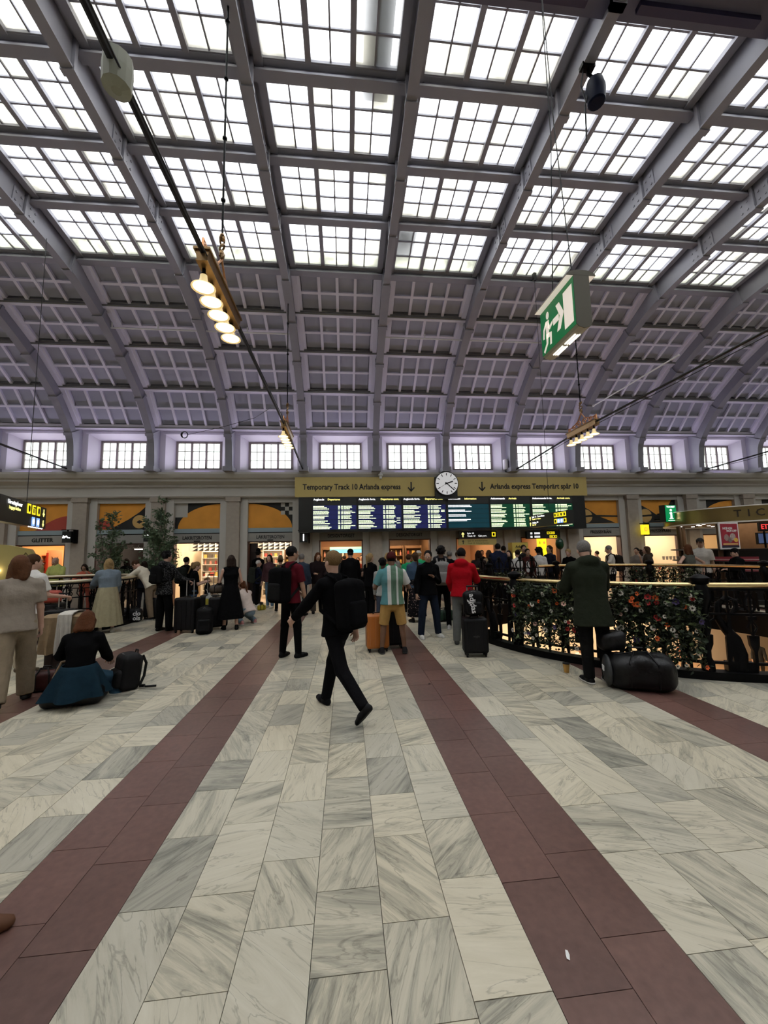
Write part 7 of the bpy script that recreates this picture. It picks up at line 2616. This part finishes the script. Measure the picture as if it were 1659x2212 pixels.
# lower concourse walkers
for lab, px, py, Y, col in (('walker in a white top down on the lower concourse', 1254, 1415, 16.5, (0.6, 0.5, 0.42)), ('walker in a brown coat down on the lower concourse', 1437, 1420, 15.8, (0.12, 0.06, 0.04)), ('walker in dark clothes down on the lower concourse', 1640, 1425, 16.2, (0.03, 0.03, 0.03)), ('walker in pink down on the lower concourse', 1475, 1418, 17.2, (0.4, 0.2, 0.16))):
    d = ray(px, py)
    person(lab, d[0] / d[1] * Y, Y, dg(random.uniform(0, 360)), 1.72, z0=-4.2, top=col, hair='dark', bottom=(0.05, 0.045, 0.04), shoe=(0.2, 0.09, 0.04), res=0.022, armL=(14, 8, 10, 0), armR=(-10, 8, 10, 0), legL=(-14, 12, 2), legR=(16, 6, 2))
# ================================================================== LUGGAGE
HANDLE = mat('pull_handle_alu', (0.45, 0.44, 0.42), 0.35, metal=0.8)


def suitcase(label, x, y, rot, w, d, h, col, rib=5, handle=0.0, rough=0.4, group=None, hw=None):
    t = thing('suitcase', label, 'suitcase', (x, y, 0), rot)
    m = mat('case_%02x%02x%02x' % tuple(int(c * 255) for c in col), col, max(rough, 0.5) if max(col) < 0.05 else rough, noise=0.1, nscale=5, spec=0.2 if max(col) < 0.05 else 0.5)
    S = SDF().rbox((0, 0, 0.06 + h / 2), (w / 2, d / 2, h / 2), 0.045)
    obj('shell', mesh_arrays('shell', [(*S.mesh(0.014), 0)], [m]), t)
    for k in range(rib):
        xx = -w / 2 + w * (k + 0.8) / (rib + 0.6)
        MB().box(xx - 0.012, xx + 0.012, -d / 2 - 0.008, -d / 2 + 0.01, 0.12, h).box(xx - 0.012, xx + 0.012, d / 2 - 0.01, d / 2 + 0.008, 0.12, h).build('rib', m, t)
    MB().box(-w / 2 - 0.004, w / 2 + 0.004, -0.008, 0.008, 0.10, h + 0.03).build('zip_seam', BLACKP, t)
    for sx in (-1, 1):
        for sy in (-1, 1):
            MB().tube([(sx * (w / 2 - 0.05) - 0.012, sy * (d / 2 - 0.05), 0.032), (sx * (w / 2 - 0.05) + 0.012, sy * (d / 2 - 0.05), 0.032)], 0.032, 12).box(sx * (w / 2 - 0.05) - 0.02, sx * (w / 2 - 0.05) + 0.02, sy * (d / 2 - 0.05) - 0.02, sy * (d / 2 - 0.05) + 0.02, 0.04, 0.075).build('wheel', BLACKP, t)
    MB().tube([(-0.07, 0, h + 0.055), (-0.06, 0, h + 0.085), (0.06, 0, h + 0.085), (0.07, 0, h + 0.055)], 0.012, 6).build('carry_handle', BLACKP, t)
    if handle:
        q = hw or w * 0.28
        hd = MB().tube([(-q, d * 0.3, h + 0.02), (-q, d * 0.3, h + 0.06 + handle)], 0.011, 6).tube([(q, d * 0.3, h + 0.02), (q, d * 0.3, h + 0.06 + handle)], 0.011, 6).build('pull_tubes', HANDLE, t)
        MB().tube([(-q - 0.01, d * 0.3, h + 0.06 + handle), (q + 0.01, d * 0.3, h + 0.06 + handle)], 0.017, 6).build('grip', BLACKP, t)
    return t


def soft_bag(name, label, cat, x, y, rot, w, d, h, col, z=0.0, straps=True, lumps=4, seed=1, rough=0.5, m=None):
    rnd = random.Random(seed)
    t = thing(name, label, cat, (x, y, z), rot)
    mm = m or mat('bag_%02x%02x%02x' % tuple(int(c * 255) for c in col), col, rough, noise=0.25, nscale=9, bump=0.6, spec=0.3)
    S = SDF().rbox((0, 0, h / 2), (w / 2, d / 2, h / 2), min(w, d, h) * 0.38, None, 0.05)
    for k in range(lumps):
        S.ell((rnd.uniform(-0.35, 0.35) * w, rnd.uniform(-0.3, 0.3) * d, h * rnd.uniform(0.6, 0.85)), (w * rnd.uniform(0.1, 0.22), d * rnd.uniform(0.2, 0.34), h * rnd.uniform(0.2, 0.34)), None, 0.03)
    S.clip((0, 0, -1), -0.004)
    obj('bag_body', mesh_arrays('bag', [(*S.mesh(0.014), 0)], [mm]), t)
    MB().tube([(-w * 0.36, 0, h * 0.97), (-w * 0.1, 0.0, h * 1.06), (w * 0.15, 0.01, h * 1.05), (w * 0.36, 0, h * 0.96)], 0.007, 5).build('zip', BLACKP, t)
    if straps:
        for sy in (-1, 1):
            MB().tube([(-w * 0.2, sy * d * 0.48, h * 0.15), (-w * 0.2, sy * d * 0.5, h * 0.85), (-w * 0.1, sy * d * 0.25, h * 1.15), (w * 0.1, sy * d * 0.25, h * 1.15), (w * 0.2, sy * d * 0.5, h * 0.85), (w * 0.2, sy * d * 0.48, h * 0.15)], 0.011, 5).build('carry_strap', BLACKP, t)
    return t


def standing_pack(label, x, y, rot, w, d, h, col, z=0.0, tip=0.0, straps=True):
    t = thing('backpack', label, 'backpack', (x, y, z), rot)
    t.rotation_euler = (tip, 0, rot)
    m = mat('pack_%02x%02x%02x' % tuple(int(c * 255) for c in col), tuple(c * 0.6 for c in col), 0.6, noise=0.25, nscale=12, bump=0.5, spec=0.15)
    S = SDF().rbox((0, 0, h * 0.48), (w / 2, d / 2, h * 0.48), 0.07).ell((0, 0, h * 0.8), (w * 0.46, d * 0.46, h * 0.22), None, 0.04)
    S.clip((0, 0, -1), -0.003)
    obj('main_bag', mesh_arrays('pack', [(*S.mesh(0.013), 0)], [m]), t)
    S = SDF().rbox((0, -d * 0.5, h * 0.32), (w * 0.38, d * 0.22, h * 0.24), 0.04)
    obj('front_pocket', mesh_arrays('pack', [(*S.mesh(0.013), 0)], [m]), t)
    MB().tube([(-0.04, d * 0.3, h * 0.97), (-0.03, d * 0.3, h * 1.06), (0.03, d * 0.3, h * 1.06), (0.04, d * 0.3, h * 0.97)], 0.009, 5).build('grab_handle', BLACKP, t)
    if straps:
        for sx in (-1, 1):
            MB().tube([(sx * w * 0.25, d * 0.5, h * 0.92), (sx * w * 0.28, d * 0.72, h * 0.7), (sx * w * 0.3, d * 0.7, h * 0.35), (sx * w * 0.36, d * 0.5, h * 0.1)], 0.018, 6).build('shoulder_strap', BLACKP, t)
    MB().tube([(-w * 0.4, -d * 0.1, h * 0.9), (0, -d * 0.42, h * 0.98), (w * 0.4, -d * 0.1, h * 0.9)], 0.006, 5).build('zip', mat('zip_grey', (0.12, 0.12, 0.12), 0.4), t)
    return t


g = gz(816, 1408)
suitcase('bright orange hard suitcase beside the man in tan shorts', g[0], g[1] + 0.05, 0.1, 0.40, 0.24, 0.58, (0.42, 0.13, 0.02), 4, 0, 0.3)
g = gz(853, 1412)
suitcase('tall black suitcase between the legs of the man in tan shorts', g[0] + 0.02, g[1] + 0.42, 0.05, 0.38, 0.26, 0.64, (0.006, 0.006, 0.007), 3, 0.0)
g = gz(1033, 1421)
suitcase('black trolley case under the sports backpack by the red hoodie', g[0], g[1] + 0.12, -0.12, 0.40, 0.26, 0.56, (0.006, 0.006, 0.007), 3, 0.50, 0.45, hw=0.085)
t = standing_pack('black sports backpack with white lettering on the trolley case', g[0] - 0.02, g[1] + 0.08, -0.1, 0.32, 0.18, 0.40, (0.010, 0.010, 0.011), 0.66, -0.05)
lettering('adidas', 0.125, mat('white_print', (0.7, 0.7, 0.7), 0.6), t, (-0.035, -0.158, 0.20), (0.12, 0, -1), (1, 0, 0.12), 'lettering', 0.002, bold=0.002, width=0.31)
mb = MB()
for k in range(3):
    mb.prism([(-0.125 + 0.02 * k, 0.19 - 0.015 * k), (-0.112 + 0.02 * k, 0.195 - .015 * k), (-0.105 + 0.02 * k, 0.16 - 0.03 * k), (-0.118 + 0.02 * k, 0.155 - 0.03 * k)], (0, -0.135, 0.07), EX, EZ, NEY, 0, 0.004)
mb.build('emblem', _M['white_print'], t)
lettering('eagle', 0.05, mat('grey_print', (0.09, 0.09, 0.09), 0.6), [o for o in bpy.data.objects if o.get('label') == 'black trolley case under the sports backpack by the red hoodie'][0], (0.0, -0.142, 0.34), EX, EZ, 'lettering', 0.002)
# duffel by the balustrade
g = gz(1395, 1500)
t = soft_bag('duffel_bag', 'big glossy black duffel bag on the floor by the balustrade', 'bag', g[0] + 0.10, g[1] + 0.20, -0.42, 0.74, 0.44, 0.40, (0.004, 0.004, 0.0045), 0, True, 9, 4, 0.42)
S = SDF().ell((-0.355, -0.02, 0.20), (0.05, 0.20, 0.185))
obj('end_pocket', mesh_arrays('bag', [(*S.mesh(0.012), 0)], [mat('grey_black_canvas', (0.022, 0.024, 0.025), 0.6)]), t)
MB().box(-0.412, -0.398, -0.09, -0.01, 0.20, 0.26).build('white_tag', WHITEP, t)
g2 = gz(1368, 1497)
soft_bag('shoulder_bag', 'soft black shoulder bag resting on the duffel bag', 'bag', g2[0] + 0.02, g2[1] + 0.36, 0.1, 0.34, 0.22, 0.24, (0.005, 0.005, 0.005), 0.405, False, 2, 8, 0.7)
g = gz(985, 1340)
soft_bag('duffel_bag', 'dark green duffel bag behind the red hoodie', 'bag', g[0] - 0.28, g[1] + 0.0, 0.3, 0.5, 0.26, 0.26, (0.02, 0.05, 0.03), 0, True, 2, 3)
# cluster by the woman in the black dress
g = gz(398, 1368)
suitcase('large black suitcase held by the person in the speckled jacket', g[0], g[1] + 0.14, -0.2, 0.50, 0.30, 0.72, (0.007, 0.007, 0.008), 4, 0.40, hw=0.09)
g = gz(440, 1360)
suitcase('black suitcase with raised tubes behind the standing black backpack', g[0] - 0.05, g[1] + 0.5, 0.1, 0.42, 0.27, 0.70, (0.012, 0.012, 0.012), 4, 0.48, hw=0.07)
g = gz(436, 1372)
standing_pack('tall black hiking backpack standing before the suitcases', g[0], g[1] + 0.14, 0.2, 0.34, 0.24, 0.58, (0.006, 0.006, 0.007), 0, -0.08)
g = gz(474, 1364)
suitcase('ribbed black suitcase beside the woman in the black dress', g[0] - 0.14, g[1] + 0.34, 0.3, 0.42, 0.28, 0.68, (0.009, 0.009, 0.010), 6, 0.0)
soft_bag('shoulder_bag', 'crumpled brown leather bag on the ribbed suitcase', 'bag', g[0] - 0.14, g[1] + 0.34, 0.2, 0.42, 0.22, 0.20, (0.06, 0.042, 0.03), 0.825, True, 4, 6, 0.35)
g = gz(448, 1360)
t = thing('carrier_bag', 'white plastic carrier bag with a yellow pack hanging on a suitcase', 'bag', (g[0] - 0.07, g[1] + 0.27, 0.52))
S = SDF().rbox((0, 0, 0.12), (0.075, 0.045, 0.11), 0.04, None, 0.03).cone((0, 0, 0.2), (0.01, 0, 0.3), 0.04, 0.016, 0.03)
obj('bag_body', mesh_arrays('bag', [(*S.mesh(0.01), 0)], [mat('thin_white_plastic', (0.35, 0.36, 0.34), 0.35, bump=0.5, nscale=20)]), t)
MB().box(-0.055, 0.005, -0.075, -0.047, 0.03, 0.17).build('yellow_pack', mat('pack_yellow', (0.5, 0.42, 0.05), 0.5), t)
MB().tube([(-0.01, 0, 0.28), (-0.08, 0, 0.40), (-0.02, 0, 0.30)], 0.006, 5).tube([(0.01, 0, 0.28), (0.07, 0, 0.40), (0.03, 0, 0.3)], 0.006, 5).build('tied_handles', WHITEP, t)
# beside the crouching person
g = gz(565, 1318)
soft_bag('hand_bag', 'small yellow and black bag on the floor behind the crouching person', 'bag', g[0], g[1], 0.5, 0.26, 0.14, 0.16, (0.35, 0.28, 0.02), 0, True, 1, 5)
# left cluster
g = gz(190, 1372)
suitcase('wide black suitcase behind the seated woman with a coral bag on top', g[0] - 0.55, g[1] - 0.5, 0.12, 0.62, 0.34, 0.72, (0.007, 0.007, 0.008), 4, 0.36, hw=0.11)
soft_bag('hand_bag', 'coral red leather handbag on the wide black suitcase', 'bag', g[0] - 0.48, g[1] - 0.60, 0.12, 0.50, 0.20, 0.26, (0.36, 0.06, 0.04), 0.80, False, 2, 2, 0.4)
soft_bag('cloth_bundle', 'cream cloth bundle beside the coral handbag', 'cloth', g[0] - 0.87, g[1] - 0.56, 0.1, 0.24, 0.22, 0.24, (0.45, 0.40, 0.32), 0.80, False, 3, 9, 0.8)
g = gz(122, 1462)
sc = suitcase('upright suitcase hidden under a draped beige coat', g[0] + 0.05, g[1] + 0.10, 0.2, 0.46, 0.28, 0.70, (0.02, 0.012, 0.010), 3, 0.0)


def drape(label, x, y, rot, w, d, ztop, zf, zb, col, seed, name='coat'):
    rnd = random.Random(seed)
    n, m = 22, 26
    vs, fs = [], []
    prof = []
    for k in range(m + 1):
        f = k / m
        if f < 0.42:
            prof.append((-d / 2 - 0.03, zf + (ztop - zf) * f / 0.42))
        elif f < 0.58:
            a = math.pi * (f - 0.42) / 0.16
            prof.append((-(d / 2 + 0.03) * math.cos(a), ztop + 0.035 * math.sin(a)))
        else:
            prof.append((d / 2 + 0.03, ztop - (ztop - zb) * (f - 0.58) / 0.42))
    for layer in (0, 0.012):
        for k, (py_, pz_) in enumerate(prof):
            for j in range(n + 1):
                u = j / n
                wv = 0.022 * math.sin(u * 19 + k * 0.12 + seed) + 0.014 * math.sin(u * 37 + seed * 2)
                sag = min(1.0, abs(k / m - 0.5) * 2.4)
                s_ = -1 if k < m / 2 else 1
                vs.append(((u - 0.5) * w * (1 + 0.12 * sag), py_ + s_ * (wv * sag + 0.02 * sag - layer), pz_ + 0.02 * math.sin(u * 9 + seed) * (k in (0, m)) - layer * (0.42 < k / m < 0.58)))
    S1 = (m + 1) * (n + 1)
    for k in range(m):
        for j in range(n):
            a = k * (n + 1) + j
            fs.append((a, a + 1, a + n + 2, a + n + 1))
            fs.append((S1 + a, S1 + a + n + 1, S1 + a + n + 2, S1 + a + 1))
    o = MB().add(vs, fs).build(name, cloth(col), None, 60, (x, y, 0), rot)
    return tag(o, label, 'coat' if name == 'coat' else 'cloth')


drape('beige trench coat draped over an upright suitcase', g[0] + 0.05, g[1] + 0.10, 0.2, 0.50, 0.30, 0.86, 0.36, 0.45, (0.24, 0.17, 0.10), 3)
drape('long white cloth hanging over the beige coat', g[0] + 0.10, g[1] + 0.09, 0.2, 0.17, 0.36, 0.90, 0.33, 0.6, (0.50, 0.47, 0.42), 7, 'scarf')
g = gz(278, 1346)
t = soft_bag('sports_bag', 'black sports bag with large white letters beside the man in cream', 'bag', g[0], g[1] + 0.16, 0.05, 0.48, 0.28, 0.36, (0.008, 0.008, 0.009), 0, True, 2, 3)
lettering('clo', 0.16, _M['white_print'], t, (0.17, -0.150, 0.235), EX, EZ, 'lettering', 0.004, bold=0.004)
lettering('ols', 0.16, _M['white_print'], t, (0.17, -0.150, 0.115), EX, EZ, 'lettering', 0.004, bold=0.004)
g = gz(302, 1342)
suitcase('black cabin suitcase with raised handle by the man in cream', g[0] + 0.12, g[1] + 0.36, 0.0, 0.36, 0.24, 0.52, (0.009, 0.009, 0.010), 3, 0.5)
g = gz(256, 1496)
standing_pack('black rucksack with dangling straps on the floor by the seated woman', g[0] + 0.0, g[1] + 0.14, -0.75, 0.36, 0.24, 0.46, (0.012, 0.012, 0.013), 0, -0.12)
g = gz(268, 1493)
t = thing('loose_strap', 'dark webbing strap trailing from the rucksack onto the marble', 'strap', (g[0] + 0.10, g[1] + 0.08, 0.0))
MB().tube([(-0.10, 0.02, 0.30), (0.0, 0.0, 0.16), (0.06, 0.0, 0.05), (0.12, 0.01, 0.02), (0.24, 0.04, 0.014)], 0.012, 6).build('webbing', BLACKP, t)
MB().box(0.05, 0.11, -0.02, 0.02, 0.02, 0.05).build('buckle', BLACKP, t)
# what the seated woman sits on and leans beside
soft_bag('duffel_bag', 'low black bag that the seated woman sits on', 'bag', SITX + 0.0, SITY - 0.04, 0.2, 0.62, 0.34, 0.20, (0.006, 0.006, 0.007), 0, False, 0, 2, 0.7)
g = gz(95, 1535)
t = standing_pack('dark pack with tan edging leaning left of the seated woman', g[0] + 0.12, g[1] + 0.22, 0.5, 0.30, 0.16, 0.50, (0.02, 0.028, 0.034), 0, -0.35, False)
MB().tube([(-0.15, -0.09, 0.05), (-0.16, -0.09, 0.3), (-0.1, -0.08, 0.47), (0.1, -0.08, 0.47)], 0.016, 6).build('tan_edging', mat('tan_leather', (0.20, 0.13, 0.07), 0.6), t)
g = gz(112, 1480)
soft_bag('hand_bag', 'maroon leather bag standing below the draped coat', 'bag', g[0] + 0.06, g[1] - 0.22, 0.3, 0.36, 0.2, 0.26, (0.05, 0.014, 0.012), 0, True, 1, 4, 0.4)
# low case under the person in pale trousers
x_, y_, h_ = PX(777, 1222, 12.0)
suitcase('low black case under the person in pale trousers', x_, y_ + 0.08, 0.1, 0.46, 0.30, 0.34, (0.01, 0.01, 0.011), 3, 0)
# far left dark cases between the two men and the small balustrade
g = gz(118, 1398)
suitcase('black suitcase with silver handle beside the man in the white polo', g[0] + 0.02, g[1] + 0.05, 0.1, 0.44, 0.28, 0.66, (0.008, 0.008, 0.009), 4, 0.30, hw=0.07)
